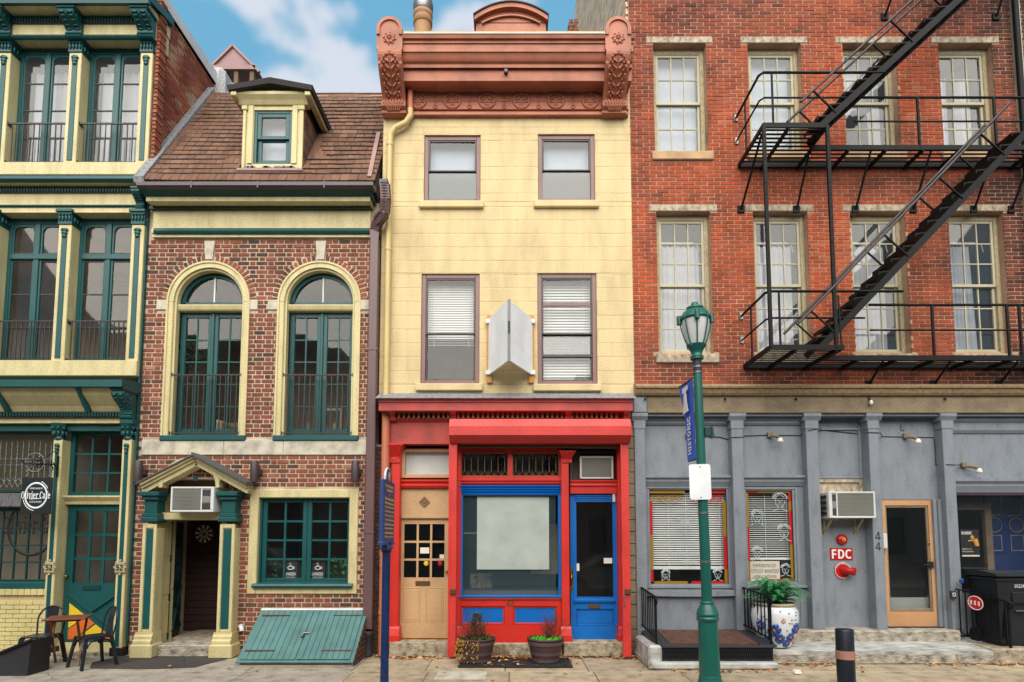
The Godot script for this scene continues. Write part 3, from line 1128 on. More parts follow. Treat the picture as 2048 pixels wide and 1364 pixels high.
		put("painted_triangle", tr[0], door)
	box(dx0, dx1, 0.0, 0.19, -0.2, -0.06)
	put("kick_board", "cream")
	box(dx0 - 0.05, dx1 + 0.05, 0.0, 0.06, -0.1, 0.12)
	put("door_step", "stone_step")
	# shop window bay
	var wx0 := -9.95
	var wx1 := -7.64
	box(wx0, wx1, 1.068, 1.183, -0.2, 0.0, 0.01)
	put("window_sill", "green")
	frame(wx0, wx1, 1.163, 2.415, -0.17, -0.1, 0.06)
	var sw := put("shop_window", "dark_green")
	lights_in(sw, wx0 + 0.06, wx1 - 0.06, 1.163 + 0.06, 2.415 - 0.06, -0.13, 10, 4, 0.022, "dark_green")
	writing(sw, "window_lettering", "Olivier Cafe", Vector3(-8.08, 2.13, -0.118), 0.98, 0.3, "black_paint", Basis(), "Droid Serif", true)
	ring(Vector3(-8.08, 2.088, -0.12), 0.40, 0.022, Vector3(1, 0, 0), Vector3(0, 1.15, 0), 32, 4, 0.2)
	put("window_lettering", "black_paint", sw)
	frame(wx0, wx1, 2.677, 3.727, -0.17, -0.1, 0.05)
	var lw := put("leaded_window", "dark_green")
	var ly0 := 2.677 + 0.05
	var ly1 := 3.727 - 0.05
	for i in 5:
		pane(lw, wx0 + 0.05 + i * 0.442, wx0 + 0.05 + (i + 1) * 0.442, ly0, ly1, -0.13, "pane_leaded")
	for i in 23:
		var x := wx0 + 0.1 + i * 0.096
		box(x - 0.005, x + 0.005, ly0 + 0.12, ly1 - 0.12, -0.128, -0.118)
		for e in [[ly0 + 0.12, ly0 + 0.04], [ly0 + 0.12, ly0 + 0.20]]:
			bar(Vector3(x, e[0], -0.123), Vector3(x + 0.048, e[1], -0.123), 0.008, 0.008, Vector3(0, 0, 1))
			bar(Vector3(x + 0.048, e[1], -0.123), Vector3(x + 0.096, e[0], -0.123), 0.008, 0.008, Vector3(0, 0, 1))
	ring(Vector3(-8.1, 3.19, -0.12), 0.16, 0.01, Vector3.RIGHT, Vector3.UP, 20, 4)
	for i in 6: bar(Vector3(-8.1, 3.19, -0.123), Vector3(-8.1 + 0.15 * cos(i), 3.19 + 0.15 * sin(i), -0.123), 0.008, 0.008, Vector3(0, 0, 1))
	for yy in [3.25, 3.147]: box(wx0 + 0.05, wx1 - 0.05, yy - 0.004, yy + 0.004, -0.127, -0.119)
	put("leading", "lead", lw)
	# little slate roof over the shop window
	run_x([-0.2, 2.415, -0.02, 2.42, 0.0, 2.444, -0.12, 2.679, -0.2, 2.679], wx0, wx1)
	var pent := put("pent_roof", "slate")
	for j in 2:
		for i in 13:
			var t := Transform3D(Basis.from_euler(Vector3(-0.42, 0, 0)) * Basis.from_scale(Vector3(0.17, 0.13, 0.012)), Vector3(wx0 + 0.1 + i * 0.178 + j * 0.08, 2.494 + j * 0.105, 0.004 - j * 0.05))
			mesh_node("slate", unit_brick, "slate", pent, t)
	# painted brick below
	box(wx0, wx1, 0.0, 1.068, -0.2, -0.045)
	var bw := put("brick_apron", "stucco_joint")
	for b in lay(wx0, wx1, 0.02, 0.972 - 0.02, 0.072, 0.009, [0.215], []):
		mesh_node("brick", unit_brick, "cream_brick", bw, Transform3D(Basis.from_scale(Vector3(b[2], b[3], 0.03)), Vector3(b[0], b[1], -0.035)))
	for i in 22:
		mesh_node("brick", unit_brick, "cream_brick", bw, Transform3D(Basis.from_scale(Vector3(0.096, 0.1, 0.04)), Vector3(wx0 + 0.06 + i * 0.105, 1.021, -0.02)))
	# inside
	for yy in [0.0, 4.239, 7.855]:
		box(X0, -6.32, yy - 0.15, yy, -3.2, -0.3)
		put("floor", "room_floor")
	box(X0, -6.3, 0.0, 11.5, -3.4, -3.2)
	put("back_wall", "room_wall")
	box(X0 - 0.3, X0, 0.0, 11.6, -5.2, -0.1)
	put("side_wall", "room_wall")
	box(X0, R, 11.5, 11.62, -5.2, 0.0)
	put("roof", "tar")
	box(-7.62, -7.52, 0.0, 4.239, -3.6, -0.3)
	put("partition", "room_wall")
	# party wall rising above the tavern roof
	var ztop := -2.35
	box(-6.55, -6.33, 0.0, 11.56, -2.4, -0.28)
	put("party_wall", "mortar")
	var pal := [[160, 88, 66], [196, 108, 78], [212, 122, 88], [222, 166, 132], [228, 204, 174]]
	var list := []
	for b in lay(0.0, 2.5, 7.86, 11.5, 0.074, 0.012, [0.215], []): list.append([b[0], b[1], b[2], b[3]])
	# bricks of that side: built along z, then turned to face the tavern
	var mats := []
	for q in 6:
		var m: StandardMaterial3D = M.brick_mix.duplicate()
		m.vertex_color_use_as_albedo = false
		m.albedo_color = shade(pal, (q + 0.3) / 6.0).linear_to_srgb()
		M["party_%d" % q] = m
		mats.append("party_%d" % q)
	var fn := FastNoiseLite.new()
	fn.seed = 5
	fn.frequency = 0.8
	list.sort_custom(func(a, b): return a[0] < b[0])
	var rest := []
	for i in list.size():
		var b = list[i]
		var zc: float = 0.0 - b[0]
		var yroof: float = 7.93 + (0.35 - zc) * 1.476
		if b[1] < yroof - 0.15: continue
		var tn := clampf(0.4 + fn.get_noise_2d(zc * 2.0, b[1]) * 0.9 + rng.randfn(0, 0.12), 0, 0.99)
		var t := Transform3D(Basis(Vector3.UP, PI / 2) * Basis.from_scale(Vector3(b[2], b[3], 0.04)), Vector3(-6.325 + rng.randf() * 0.006, b[1], zc))
		if rest.size() + i < 300: mesh_node("brick", unit_brick, mats[int(tn * 6)], g, t)
		else: rest.append([t, shade(pal, tn)])
	crowd(g, "brick_rest", unit_brick, "brick_mix", rest)
	for j in 46:
		var yy := 8.1 + j * 0.074
		if yy > 11.5: break
		mesh_node("brick", unit_brick, mats[rng.randi() % 4], g, Transform3D(Basis.from_scale(Vector3(0.11 if j % 2 else 0.09, 0.06, 0.2)), Vector3(-6.265, yy, -0.04)))
	var poly := PackedVector2Array([Vector2(0.3, 11.5), Vector2(0.3, 11.68), Vector2(-2.4, 11.78), Vector2(-2.4, 11.5)])
	extrude(poly, Vector3(-6.6, 0, 0), Vector3(0, 0, 1), Vector3(0, 1, 0), Vector3(0.34, 0, 0))
	put("coping", "white_metal")
	# white plastered parapet behind
	box(-6.6, -6.12, 10.3, 11.95, -2.95, -2.0, 0.10)
	box(-6.3, -5.98, 10.3, 11.85, -2.9, -2.3, 0.12)
	put("plaster_parapet", "plaster")

# ---- the brick tavern with two arched windows --------------------------------

func arched_window(cx: float, w: float, yb: float, ys: float, g: Node3D) -> void:
	# opening radius r, yellow surround, green doors and lunette
	var r := w / 2
	box(cx - r, cx - r + 0.10, yb, ys, -0.10, 0.012, 0.01)
	box(cx + r - 0.10, cx + r, yb, ys, -0.10, 0.012, 0.01)
	arc_band(cx, ys, r - 0.10, r, -0.10, 0.012)
	arc_band(cx, ys, r - 0.135, r - 0.10, -0.14, -0.03)
	box(cx - r + 0.10, cx - r + 0.135, yb, ys, -0.14, -0.03)
	box(cx + r - 0.135, cx + r - 0.10, yb, ys, -0.14, -0.03)
	arc_band(cx, ys, r - 0.02, r + 0.012, -0.02, 0.03)
	box(cx - r - 0.012, cx - r + 0.02, yb, ys, -0.02, 0.03)
	box(cx + r - 0.02, cx + r + 0.012, yb, ys, -0.02, 0.03)
	put("arch_surround", "cream")
	var a := cx - r + 0.135
	var b := cx + r - 0.135
	var yt := 5.875
	run_x([-0.24, yt - 0.05, -0.1, yt - 0.05, -0.08, yt - 0.03, -0.06, yt + 0.03, -0.06, yt + 0.05, -0.24, yt + 0.05], a, b)
	put("transom_bar", "cream")
	# lunette
	box(a, b, yt + 0.05, yt + 0.13, -0.24, -0.17)
	arc_band(cx, ys, r - 0.20, r - 0.13, -0.24, -0.17)
	var lu := put("lunette", "green")
	box(cx - 0.012, cx + 0.012, yt + 0.13, ys + r - 0.2, -0.22, -0.18)
	put("glazing_bar", "white_metal", lu)
	for sd in [0, 1]:
		var a0 := 0.0 if sd == 1 else PI / 2
		var rr := r - 0.195
		for i in 12:
			var p := a0 + PI / 2 * i / 12.0
			var q := a0 + PI / 2 * (i + 1) / 12.0
			quad(Vector3(cx + rr * cos(q), ys + rr * sin(q), -0.2), Vector3(cx + rr * cos(p), ys + rr * sin(p), -0.2), Vector3(cx + rr * cos(p), yt + 0.1, -0.2), Vector3(cx + rr * cos(q), yt + 0.1, -0.2))
		put("pane", "pane", lu)
	# pair of glazed doors
	for sd in [0, 1]:
		var x0 := a if sd == 0 else cx + 0.003
		var x1 := cx - 0.003 if sd == 0 else b
		frame(x0, x1, yb + 0.04, yt - 0.05, -0.25, -0.19, 0.085, 0.09, 0.15)
		var lf := put("door_leaf", "green")
		lights_in(lf, x0 + 0.085, x1 - 0.085, yb + 0.19, yt - 0.14, -0.215, 2, 5, 0.022, "white_metal" if sd == 2 else "green")
	box(cx - 0.025, cx + 0.025, yb + 0.04, yt - 0.05, -0.19, -0.165, 0.008)
	put("meeting_stile", "green")
	box(cx - r - 0.02, cx + r + 0.02, yb - 0.05, yb + 0.04, -0.3, 0.05, 0.012)
	put("window_sill", "green")
	window_rail(cx - r + 0.1, cx + r - 0.1, yb + 0.09, 4.681, -0.04, 12)


func tavern() -> void:
	var g := thing("brick_tavern", "brown brick tavern with two arched windows, brown shingle roof and a dormer", "building", Vector3(-4.3, 0, 0))
	var L := -6.285
	var Rt := -2.31
	var top := 7.098
	var ys := 5.952
	var yb := 3.59
	var A := -5.195
	var B := -3.298
	var wA := 1.40
	var r := wA / 2
	var dh := [-5.904, -4.73, 0.0, 2.897]
	var wh := [-4.228, -2.65, 1.121, 2.628]
	var holes := [dh, wh, [A - r, A + r, yb, ys + r], [B - r, B + r, yb, ys + r]]
	wall(L, Rt, 0.0, 7.75, -0.3, -0.003, holes)
	spandrel(A, ys, r, -0.3, -0.003)
	spandrel(B, ys, r, -0.3, -0.003)
	put("wall", "mortar")
	var band := [-6.22, -2.379, 3.301, 3.556]
	var bh := [dh, [-4.369, -2.558, 0.991, 2.72], [A - r, A + r, yb - 0.05, ys], [B - r, B + r, yb - 0.05, ys], band]
	var ik := [-6.08, -5.901, -4.522, -4.351, -4.179, -3.999, -2.595, -2.415]
	for i in 4: bh.append([ik[i * 2], ik[i * 2 + 1], 5.802, 5.978])
	var keys := [[-5.206, 0.09], [-3.291, 0.09]]
	for q in keys: bh.append([q[0] - 0.085, q[0] + 0.085, 6.687, 7.0])
	# pediment over the door hides the wall behind it
	var list := lay(L + 0.01, Rt - 0.05, 0.02, top, 0.0765, 0.019, [0.205, 0.108], bh, [[A, ys, r + 0.115], [B, ys, r + 0.115]])
	for q in [[A, 0], [B, 1]]:
		var n := 30
		for i in n:
			var a := PI * (i + 0.5) / n
			if absf(a - PI / 2) < 0.12: continue
			list.append([q[0] + cos(a) * (r + 0.058), ys + sin(a) * (r + 0.058), 0.105, 0.058, a])
	var pal := [[100, 74, 68], [134, 82, 68], [162, 92, 72], [178, 100, 76], [192, 110, 82], [206, 146, 116]]
	var fn := FastNoiseLite.new()
	fn.seed = 3
	fn.frequency = 0.5
	brickwork(g, "brick", list, 0.006, 0.04, pal, func(x, y): return 0.45 + fn.get_noise_2d(x, y) * 0.25 + rng.randfn(0, 0.2))
	for i in 4:
		box(ik[i * 2], ik[i * 2 + 1], 5.802, 5.978, -0.1, 0.022, 0.006)
		put("impost_block", "limestone")
	for q in keys:
		hexa([Vector3(q[0] - 0.062, 6.687, -0.1), Vector3(q[0] + 0.062, 6.687, -0.1), Vector3(q[0] + 0.062, 6.687, 0.035), Vector3(q[0] - 0.062, 6.687, 0.035), Vector3(q[0] - 0.09, 7.009, -0.1), Vector3(q[0] + 0.09, 7.009, -0.1), Vector3(q[0] + 0.09, 7.009, 0.035), Vector3(q[0] - 0.09, 7.009, 0.035)])
		put("keystone", "limestone")
	var bx := [band[0], lerpf(band[0], band[1], 0.36), lerpf(band[0], band[1], 0.62), band[1]]
	for i in 3:
		box(bx[i] + 0.002, bx[i + 1] - 0.002, band[2], band[3], -0.1, 0.024, 0.006)
		put("stone_band", "limestone")
	arched_window(A, wA, yb, ys, g)
	arched_window(B, wA, yb, ys, g)
	# eaves cornice
	var e0 := L - 0.02
	var e1 := Rt - 0.13
	run_x([-0.1, 7.067, 0.06, 7.067, 0.06, 7.129, 0.09, 7.129, 0.09, 7.203 - 0.01, 0.05, 7.242, 0.05, 7.573, -0.1, 7.573], -6.184, e1)
	put("frieze_board", "cream")
	run_x([0.06, 7.128, 0.10, 7.117, 0.12, 7.151, 0.10, 7.206, 0.06, 7.226], -6.184 + 0.05, e1 - 0.001)
	put("lower_moulding", "green")
	run_x([-0.1, 7.571, 0.12, 7.543, 0.12, 7.596, -0.1, 7.596], -6.219, e1 + 0.01)
	put("bed_moulding", "dark_green")
	run_x([-0.1, 7.596, 0.14, 7.585, 0.24, 7.58, 0.28, 7.583, 0.28, 7.663, -0.1, 7.663], -6.179, e1 + 0.04)
	put("corona", "cream")
	run_x([-0.1, 7.657, 0.29, 7.657, 0.31, 7.68, 0.38, 7.708, 0.42, 7.719, 0.42, 7.736, -0.1, 7.736], -6.21, e1 + 0.08)
	put("cyma", "green")
	run_x([0.28, 7.724, 0.46, 7.712, 0.50, 7.731, 0.50, 7.791, 0.47, 7.791, 0.46, 7.773, 0.28, 7.809], -6.218, e1 + 0.14)
	put("gutter", "gutter")
	for i in 3:
		box(-6.218 + 0.9 + i * 1.1, -6.218 + 0.925 + i * 1.1, 7.688, 7.8, 0.46, 0.506)
		put("gutter_joint", "gutter")
	# roof
	var ze := 0.36
	var ye := 7.887
	var zr := -1.75
	var yr := 11.053
	var sl := Vector2(zr - ze, yr - ye)
	var len := sl.length()
	var tilt := atan2(sl.y, -sl.x)      # above the horizontal, leaning back
	extrude(PackedVector2Array([Vector2(ze - 0.06, ye - 0.06), Vector2(zr, yr - 0.03), Vector2(-5.2, yr - 0.2), Vector2(-5.2, yr - 0.5), Vector2(zr + 0.1, yr - 0.3), Vector2(-0.2, ye - 0.25)]), Vector3(L - 0.03, 0, 0), Vector3(0, 0, 1), Vector3(0, 1, 0), Vector3(Rt - L + 0.03, 0, 0))
	var roof := put("roof", "tar")
	var dx0 := -4.647
	var dx1 := -3.619
	var fl := lay(L + 0.10, Rt + 0.01, 0.0, len, 0.178, 0.006, [0.30], [[dx0 - 0.02, dx1 + 0.02, 0.36, 2.1]])
	var shs := []
	for b in fl:
		var parts := 2 + rng.randi() % 2
		for i in parts:
			shs.append([b[0] - b[2] / 2 + b[2] * (i + 0.5) / parts, b[1], b[2] / parts - 0.003])
	shs.sort_custom(func(p, q): return p[1] < q[1])
	var sp := [[88, 62, 52], [132, 94, 74], [154, 112, 88], [174, 130, 106]]
	var smats := []
	for k in 8:
		var m: StandardMaterial3D = M.shingle_mix.duplicate()
		m.vertex_color_use_as_albedo = false
		m.albedo_color = shade(sp, (k + 0.5) / 8.0).linear_to_srgb()
		M["shingle_%d" % k] = m
		smats.append("shingle_%d" % k)
	var rest := []
	for i in shs.size():
		var b = shs[i]
		var u: float = b[1] / len
		var curl := 0.035 * sin(b[0] * 2.3) * sin(b[1] * 3.0) + 0.07 * exp(-(b[0] - L - 0.1) * 3.0)
		var bs := Basis.from_euler(Vector3(-(PI / 2 - tilt) + 0.075 + rng.randfn(0, 0.012), 0, rng.randfn(0, 0.015) - 0.25 * exp(-(b[0] - L - 0.1) * 4.0)))
		var t := Transform3D(bs * Basis.from_scale(Vector3(b[2], 0.205, 0.028)), Vector3(b[0], ye + sl.y * u + 0.012 + curl * 0.4, ze + sl.x * u + 0.015))
		var tn := clampf(0.58 + rng.randfn(0, 0.12), 0, 0.99)
		if i < 300: mesh_node("shingle", unit_brick, smats[int(tn * 8)], roof, t)
		else: rest.append([t, shade(sp, tn)])
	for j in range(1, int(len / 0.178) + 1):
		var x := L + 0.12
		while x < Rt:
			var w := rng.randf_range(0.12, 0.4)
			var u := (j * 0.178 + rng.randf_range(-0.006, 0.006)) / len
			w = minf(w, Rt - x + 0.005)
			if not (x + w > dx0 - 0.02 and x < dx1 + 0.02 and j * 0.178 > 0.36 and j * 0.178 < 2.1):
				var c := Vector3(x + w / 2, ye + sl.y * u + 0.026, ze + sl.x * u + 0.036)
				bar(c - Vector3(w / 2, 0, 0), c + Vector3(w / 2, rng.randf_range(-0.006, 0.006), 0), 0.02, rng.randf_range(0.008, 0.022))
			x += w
	put("course_shade_strips", "tar", roof, "", true)  # dark strips added for the shadow lines at the shingle butts
	crowd(roof, "shingle_rest", unit_brick, "shingle_mix", rest)
	extrude(PackedVector2Array([Vector2(zr + 0.12, yr - 0.16), Vector2(zr + 0.14, yr - 0.14), Vector2(zr, yr + 0.06), Vector2(zr - 0.4, yr + 0.05), Vector2(zr - 0.4, yr - 0.2)]), Vector3(L, 0, 0), Vector3(0, 0, 1), Vector3(0, 1, 0), Vector3(Rt - L, 0, 0))
	put("ridge_flashing", "flashing", roof)
	extrude(PackedVector2Array([Vector2(0.4, ye - 0.05), Vector2(0.42, ye + 0.05), Vector2(zr, yr + 0.17), Vector2(zr, yr - 0.1)]), Vector3(L - 0.04, 0, 0), Vector3(0, 0, 1), Vector3(0, 1, 0), Vector3(0.17, 0, 0))
	put("valley_flashing", "lead", roof)
	bar(Vector3(-2.394, ye + 0.06, 0.36), Vector3(-2.472, ye + 1.5, -0.58), 0.07, 0.05, Vector3(0, 0.5, 0.8))
	put("roof_drain_pipe", "flashing", roof)
	# dormer
	var zd := 0.12
	var yd := 8.215
	var ydt := 9.461
	var cx := (dx0 + dx1) / 2
	var wx0 := -4.472
	var wx1 := -3.815
	var wy0 := 8.341
	var wy1 := 9.324
	wall(dx0, dx1, yd, ydt, zd - 0.1, zd, [[wx0, wx1, wy0, wy1]])
	box(dx0 - 0.01, wx0 - 0.13, yd, ydt - 0.12, zd, zd + 0.03, 0.008)
	box(wx1 + 0.13, dx1 + 0.01, yd, ydt - 0.12, zd, zd + 0.03, 0.008)
	box(wx0 - 0.1, wx0 - 0.01, wy0, wy1 + 0.08, zd, zd + 0.022, 0.006)
	box(wx1 + 0.01, wx1 + 0.1, wy0, wy1 + 0.08, zd, zd + 0.022, 0.006)
	box(dx0 - 0.03, wx0 - 0.11, ydt - 0.16, ydt - 0.08, zd, zd + 0.05, 0.008)
	box(wx1 + 0.11, dx1 + 0.03, ydt - 0.16, ydt - 0.08, zd, zd + 0.05, 0.008)
	var dm := put("dormer", "cream")
	run_x([zd - 0.1, ydt - 0.06, zd + 0.03, ydt - 0.06, zd + 0.07, ydt, zd + 0.13, ydt + 0.06, zd + 0.13, ydt + 0.11, zd - 0.1, ydt + 0.11], dx0 - 0.08, dx1 + 0.08)
	put("dormer_entablature", "cream", dm)
	var ap := 9.701
	extrude(PackedVector2Array([Vector2(dx0 - 0.02, ydt + 0.1), Vector2(dx1 + 0.02, ydt + 0.1), Vector2(cx, ap)]), Vector3(0, 0, zd - 0.05), Vector3.RIGHT, Vector3.UP, Vector3(0, 0, 0.1))
	for sd in [[dx0 - 0.08, 1.0], [dx1 + 0.08, -1.0]]:
		bar(Vector3(sd[0], ydt + 0.12, zd + 0.08), Vector3(cx, ap + 0.03, zd + 0.08), 0.12, 0.06)
	put("pediment", "cream", dm)
	for sd in [-1.0, 1.0]:
		var xe: float = cx + sd * (dx1 - cx + 0.2)
		var yt := 9.754
		var yl := ydt + 0.10
		var back := -1.5
		hexa([Vector3(cx, yt - 0.10, 0.33), Vector3(xe, yl - 0.03, 0.33), Vector3(xe, yl - 0.03, -0.85), Vector3(cx, yt - 0.10, back), Vector3(cx, yt, 0.34), Vector3(xe + sd * 0.02, yl + 0.05, 0.34), Vector3(xe + sd * 0.02, yl + 0.05, -0.85), Vector3(cx, yt, back)])
	put("dormer_roof", "tar", dm)
	for sd in [-1.0, 1.0]:
		var xe: float = cx + sd * (dx1 - cx + 0.12)
		box(xe - 0.05, xe + 0.05, ydt + 0.0, ydt + 0.075, -0.75, 0.3, 0.01)
	put("dormer_eave", "cream", dm)
	for i in 9:
		for sd in [-1.0, 1.0]:
			var u := i / 9.0
			box(0, 0, 0, 0, 0, 0)
			ball(Vector3(cx + sd * u * (dx1 - cx + 0.15), lerpf(9.731, ydt + 0.12, u), 0.28), 0.07, 0.055, 0.06, 6)
	put("torn_felt", "slate", dm)
	for sd in [0, 1]:
		var x := dx0 if sd == 0 else dx1
		var pl := PackedVector2Array([Vector2(zd - 0.05, yd), Vector2(zd - 0.05, ydt + 0.06), Vector2(-0.85, ydt + 0.06)])
		extrude(pl, Vector3(x - (0.0 if sd == 0 else 0.08), 0, 0), Vector3(0, 0, 1), Vector3(0, 1, 0), Vector3(0.08, 0, 0))
		var ck := put("dormer_cheek", "tar", dm)
		for j in 9:
			var y := yd + 0.06 + j * 0.125
			var zb := 0.36 - (y - ye) * 0.677 - 0.05
			var zz := zd - 0.02
			while zz > zb + 0.05:
				var w := minf(rng.randf_range(0.14, 0.24), zz - zb)
				mesh_node("shingle", unit_brick, smats[1 + rng.randi() % 5], roof, Transform3D(Basis.from_euler(Vector3(0, PI / 2, 0)) * Basis.from_scale(Vector3(w - 0.004, 0.135, 0.02)), Vector3(x + (0.012 if sd == 1 else -0.012), y, zz - w / 2)))
				zz -= w
	box(dx0 - 0.05, dx1 + 0.06, yd - 0.09, yd - 0.02, zd - 0.05, zd + 0.14, 0.02)
	put("dormer_apron", "flashing", dm)
	for i in 14: ball(Vector3(lerpf(dx0 + 0.1, dx1, rng.randf()), yd + 0.02, zd + 0.05), rng.randf_range(0.04, 0.1), 0.035, 0.05, 6)
	put("cracked_sealant", "lead", dm)
	sash_window(wx0, wx1, wy0, wy1, zd - 0.02, 0.05, "green", "green", 0.5, "pane_old", 0.07)
	box(wx0, wx1, wy0, wy1, zd - 0.3, zd - 0.26)
	put("roller_blind", "roller_blind")
	# roof lantern behind the ridge
	var lx0 := -7.39
	var lx1 := -6.338
	var lc := -6.926
	extrude(PackedVector2Array([Vector2(lx0, 13.547), Vector2(lx1, 13.547), Vector2(lc, 14.074)]), Vector3(0, 0, -4.0), Vector3.RIGHT, Vector3.UP, Vector3(0, 0, -1.6))
	var la := put("roof_lantern", "pink_siding")
	bar(Vector3(lx0 - 0.05, 13.547 - 0.02, -3.98), Vector3(lc, 14.087, -3.98), 0.06, 0.05)
	bar(Vector3(lx1 + 0.1, 13.482 - 0.1, -3.98), Vector3(lc, 14.087, -3.98), 0.06, 0.05)
	box(lx0, lx1, 13.442, 13.547, -4.05, -3.95)
	put("barge_board", "pink_siding", la)
	for x in [lx0 + 0.28, lc + 0.1, lx1 - 0.1]:
		box(x - 0.05, x + 0.05, 9.5, 13.442, -4.1, -4.0)
		put("post", "raw_timber", la)
	for x in [lx0 + 0.3, lx1 - 0.12]:
		box(x - 0.05, x + 0.05, 9.5, 13.442, -5.5, -5.4)
		put("post", "raw_timber", la)
	bar(Vector3(lx1 - 0.15, 11.4, -4.05), Vector3(lc + 0.1, 12.0, -4.05), 0.07, 0.07)
	put("brace", "raw_timber", la)
	# shop window at the right
	frame(-4.369, -2.558, 0.991, 2.72, -0.1, 0.03, 0.15, 0.14, 0.13, 0.012)
	put("window_casing", "cream")
	var gx0: float = wh[0]
	var gx1: float = wh[1]
	frame(gx0 - 0.02, gx1 + 0.02, wh[2] - 0.02, wh[3] + 0.02, -0.16, -0.05, 0.06)
	var sw := put("shop_window", "green")
	var mid := (gx0 + gx1) / 2
	for sd in [0, 1]:
		var a := gx0 + 0.04 if sd == 0 else mid + 0.002
		var b := mid - 0.002 if sd == 0 else gx1 - 0.04
		frame(a, b, wh[2] + 0.04, wh[3] - 0.04, -0.15, -0.09, 0.075, 0.08, 0.08)
		put("casement", "green", sw)
		lights_in(sw, a + 0.075, b - 0.075, wh[2] + 0.12, wh[3] - 0.12, -0.12, 2, 4, 0.035, "green")
	run_x([-0.08, 1.094, 0.08, 1.095, 0.1, 1.129, 0.08, 1.16, -0.08, 1.182], -4.268, -2.621)
	put("window_sill", "green")
	for x in [-3.725, -3.264]:
		box(x - 0.12, x + 0.12, 1.227, 1.535, -0.165, -0.155)
		var ps := thing("window_poster", "black coffee poster with a white cup, %s of the pair in the tavern window" % ("left" if x < -3.4 else "right"), "poster", Vector3(x, 1.227, -0.16), "coffee posters in the tavern window")
		put("sheet", "paper_black")
		writing(ps, "print", "LAVAZZA", Vector3(x, 1.31, -0.153), 0.185, 0.05, "white_paint", Basis(), "Droid Sans", true)
		writing(ps, "print", "ESPRESSO ITALIANO", Vector3(x, 1.256, -0.153), 0.17, 0.018, "white_paint")
		ring(Vector3(x, 1.41, -0.154), 0.045, 0.012, Vector3.RIGHT, Vector3(0, 0.6, 0), 14, 4, 0.2)
		ring(Vector3(x + 0.055, 1.41, -0.154), 0.016, 0.006, Vector3.RIGHT, Vector3.UP, 10, 4, 0.2)
		tube([Vector3(x - 0.02, 1.443, -0.154), Vector3(x + 0.025, 1.46, -0.154), Vector3(x - 0.02, 1.481, -0.154), Vector3(x + 0.01, 1.501, -0.154)], 0.007, 5)
		put("print", "white_paint")
		P = g
	P = g
	# door surround
	var pz := 0.30
	for sd in [[-6.011, -5.784], [-4.754, -4.511]]:
		var a: float = sd[0]
		var b: float = sd[1]
		box(a - 0.07, b + 0.06, 0.0, 0.22, -0.02, 0.32, 0.02)
		put("plinth", "cream")
		run_x([0.0, 0.22, 0.30, 0.22, 0.30, 0.27, 0.27, 0.30, 0.27, 0.34, 0.24, 0.37, 0.24, 0.4, 0.0, 0.4], a - 0.03, b + 0.03)
		put("pilaster_base", "cream")
		box(a, b, 0.4, 2.074, -0.02, 0.20, 0.01)
		box(a, a + 0.05, 0.4, 2.139, 0.20, 0.22, 0.006)
		box(b - 0.05, b, 0.4, 2.139, 0.20, 0.22, 0.006)
		box(a + 0.05, b - 0.05, 2.074, 2.139, -0.02, 0.218, 0.006)
		put("pilaster", "cream")
		box(a + 0.055, b - 0.055, 0.45, 2.058, 0.19, 0.206, 0.004)
		put("pilaster_panel", "green")
		box(a - 0.03, b + 0.03, 2.171, 2.252, -0.02, 0.255, 0.015)
		box(a - 0.015, b + 0.015, 2.252, 2.317, -0.02, 0.235, 0.008)
		box(a + 0.01, b - 0.01, 2.318, 2.531, -0.02, 0.215, 0.006)
		box(a - 0.02, b + 0.02, 2.529, 2.594, -0.02, 0.26, 0.01)
		box(a - 0.05, b + 0.05, 2.592, 2.665, -0.02, 0.30, 0.012)
		put("pilaster_capital", "green")
	var pl := -6.039
	var pr := -4.311
	var pc := (pl + pr) / 2
	var ybase := 2.664
	var yap := 3.222
	var ax0 := -5.744
	var ax1 := -4.811
	var ar := (ax1 - ax0) / 2
	var acx := (ax0 + ax1) / 2
	var ycr := 2.737
	# tympanum with an arched opening
	var n := 16
	for i in n:
		var a := PI * i / n
		var b := PI * (i + 1) / n
		var p := []
		for z in [0.0, 0.22]:
			for e in [a, b]: p.append(Vector3(acx + cos(e) * ar, ycr + sin(e) * ar * 0.78, z))
			for e in [b, a]:
				var xx: float = acx + cos(e) * (ar + 0.05)
				p.append(Vector3(xx, maxf(lerpf(yap - 0.06, ybase, absf(xx - pc) / (pr - pc)), ycr + sin(e) * ar * 0.78 + 0.02), z))
		hexa(p)
	var ped := put("door_pediment", "cream")
	for sd in [-1.0, 1.0]:
		var e := Vector3(pc + sd * (pr - pc), ybase + 0.03, 0)
		for q in [[0.20, 0.26, 0.085, -0.02], [0.24, 0.30, 0.055, 0.045], [0.27, 0.36, 0.05, 0.09]]:
			var z: float = (q[0] + q[1]) / 2
			bar(Vector3(e.x, e.y + q[3], 0.0) + Vector3(0, 0, z / 2), Vector3(pc, yap - 0.06 + q[3], z / 2), z, q[2])
		put("raking_cornice", "cream", ped)
		var zs := 0.40 if sd > 0 else 0.345
		var th := 0.045 if sd > 0 else 0.025
		hexa([Vector3(pc, yap + 0.03, 0.0), Vector3(pc, yap + 0.03, zs), Vector3(e.x + sd * 0.05, ybase + 0.11, zs), Vector3(e.x + sd * 0.05, ybase + 0.11, 0.0), Vector3(pc, yap + 0.03 + th, 0.0), Vector3(pc, yap + 0.03 + th, zs), Vector3(e.x + sd * 0.05, ybase + 0.11 + th, zs), Vector3(e.x + sd * 0.05, ybase + 0.11 + th, 0.0)])
		put("pediment_roof", "slate", ped)
	box(pc - 0.035, pc + 0.035, 2.881 - 0.035, 2.881 + 0.035, 0.22, 0.245)
	put("lamp_socket", "dark_green", ped)
	# archivolt and jambs
	arc_band(acx, ycr, ar - 0.03, ar + 0.03, 0.1, 0.235, 0.0, PI, 20)
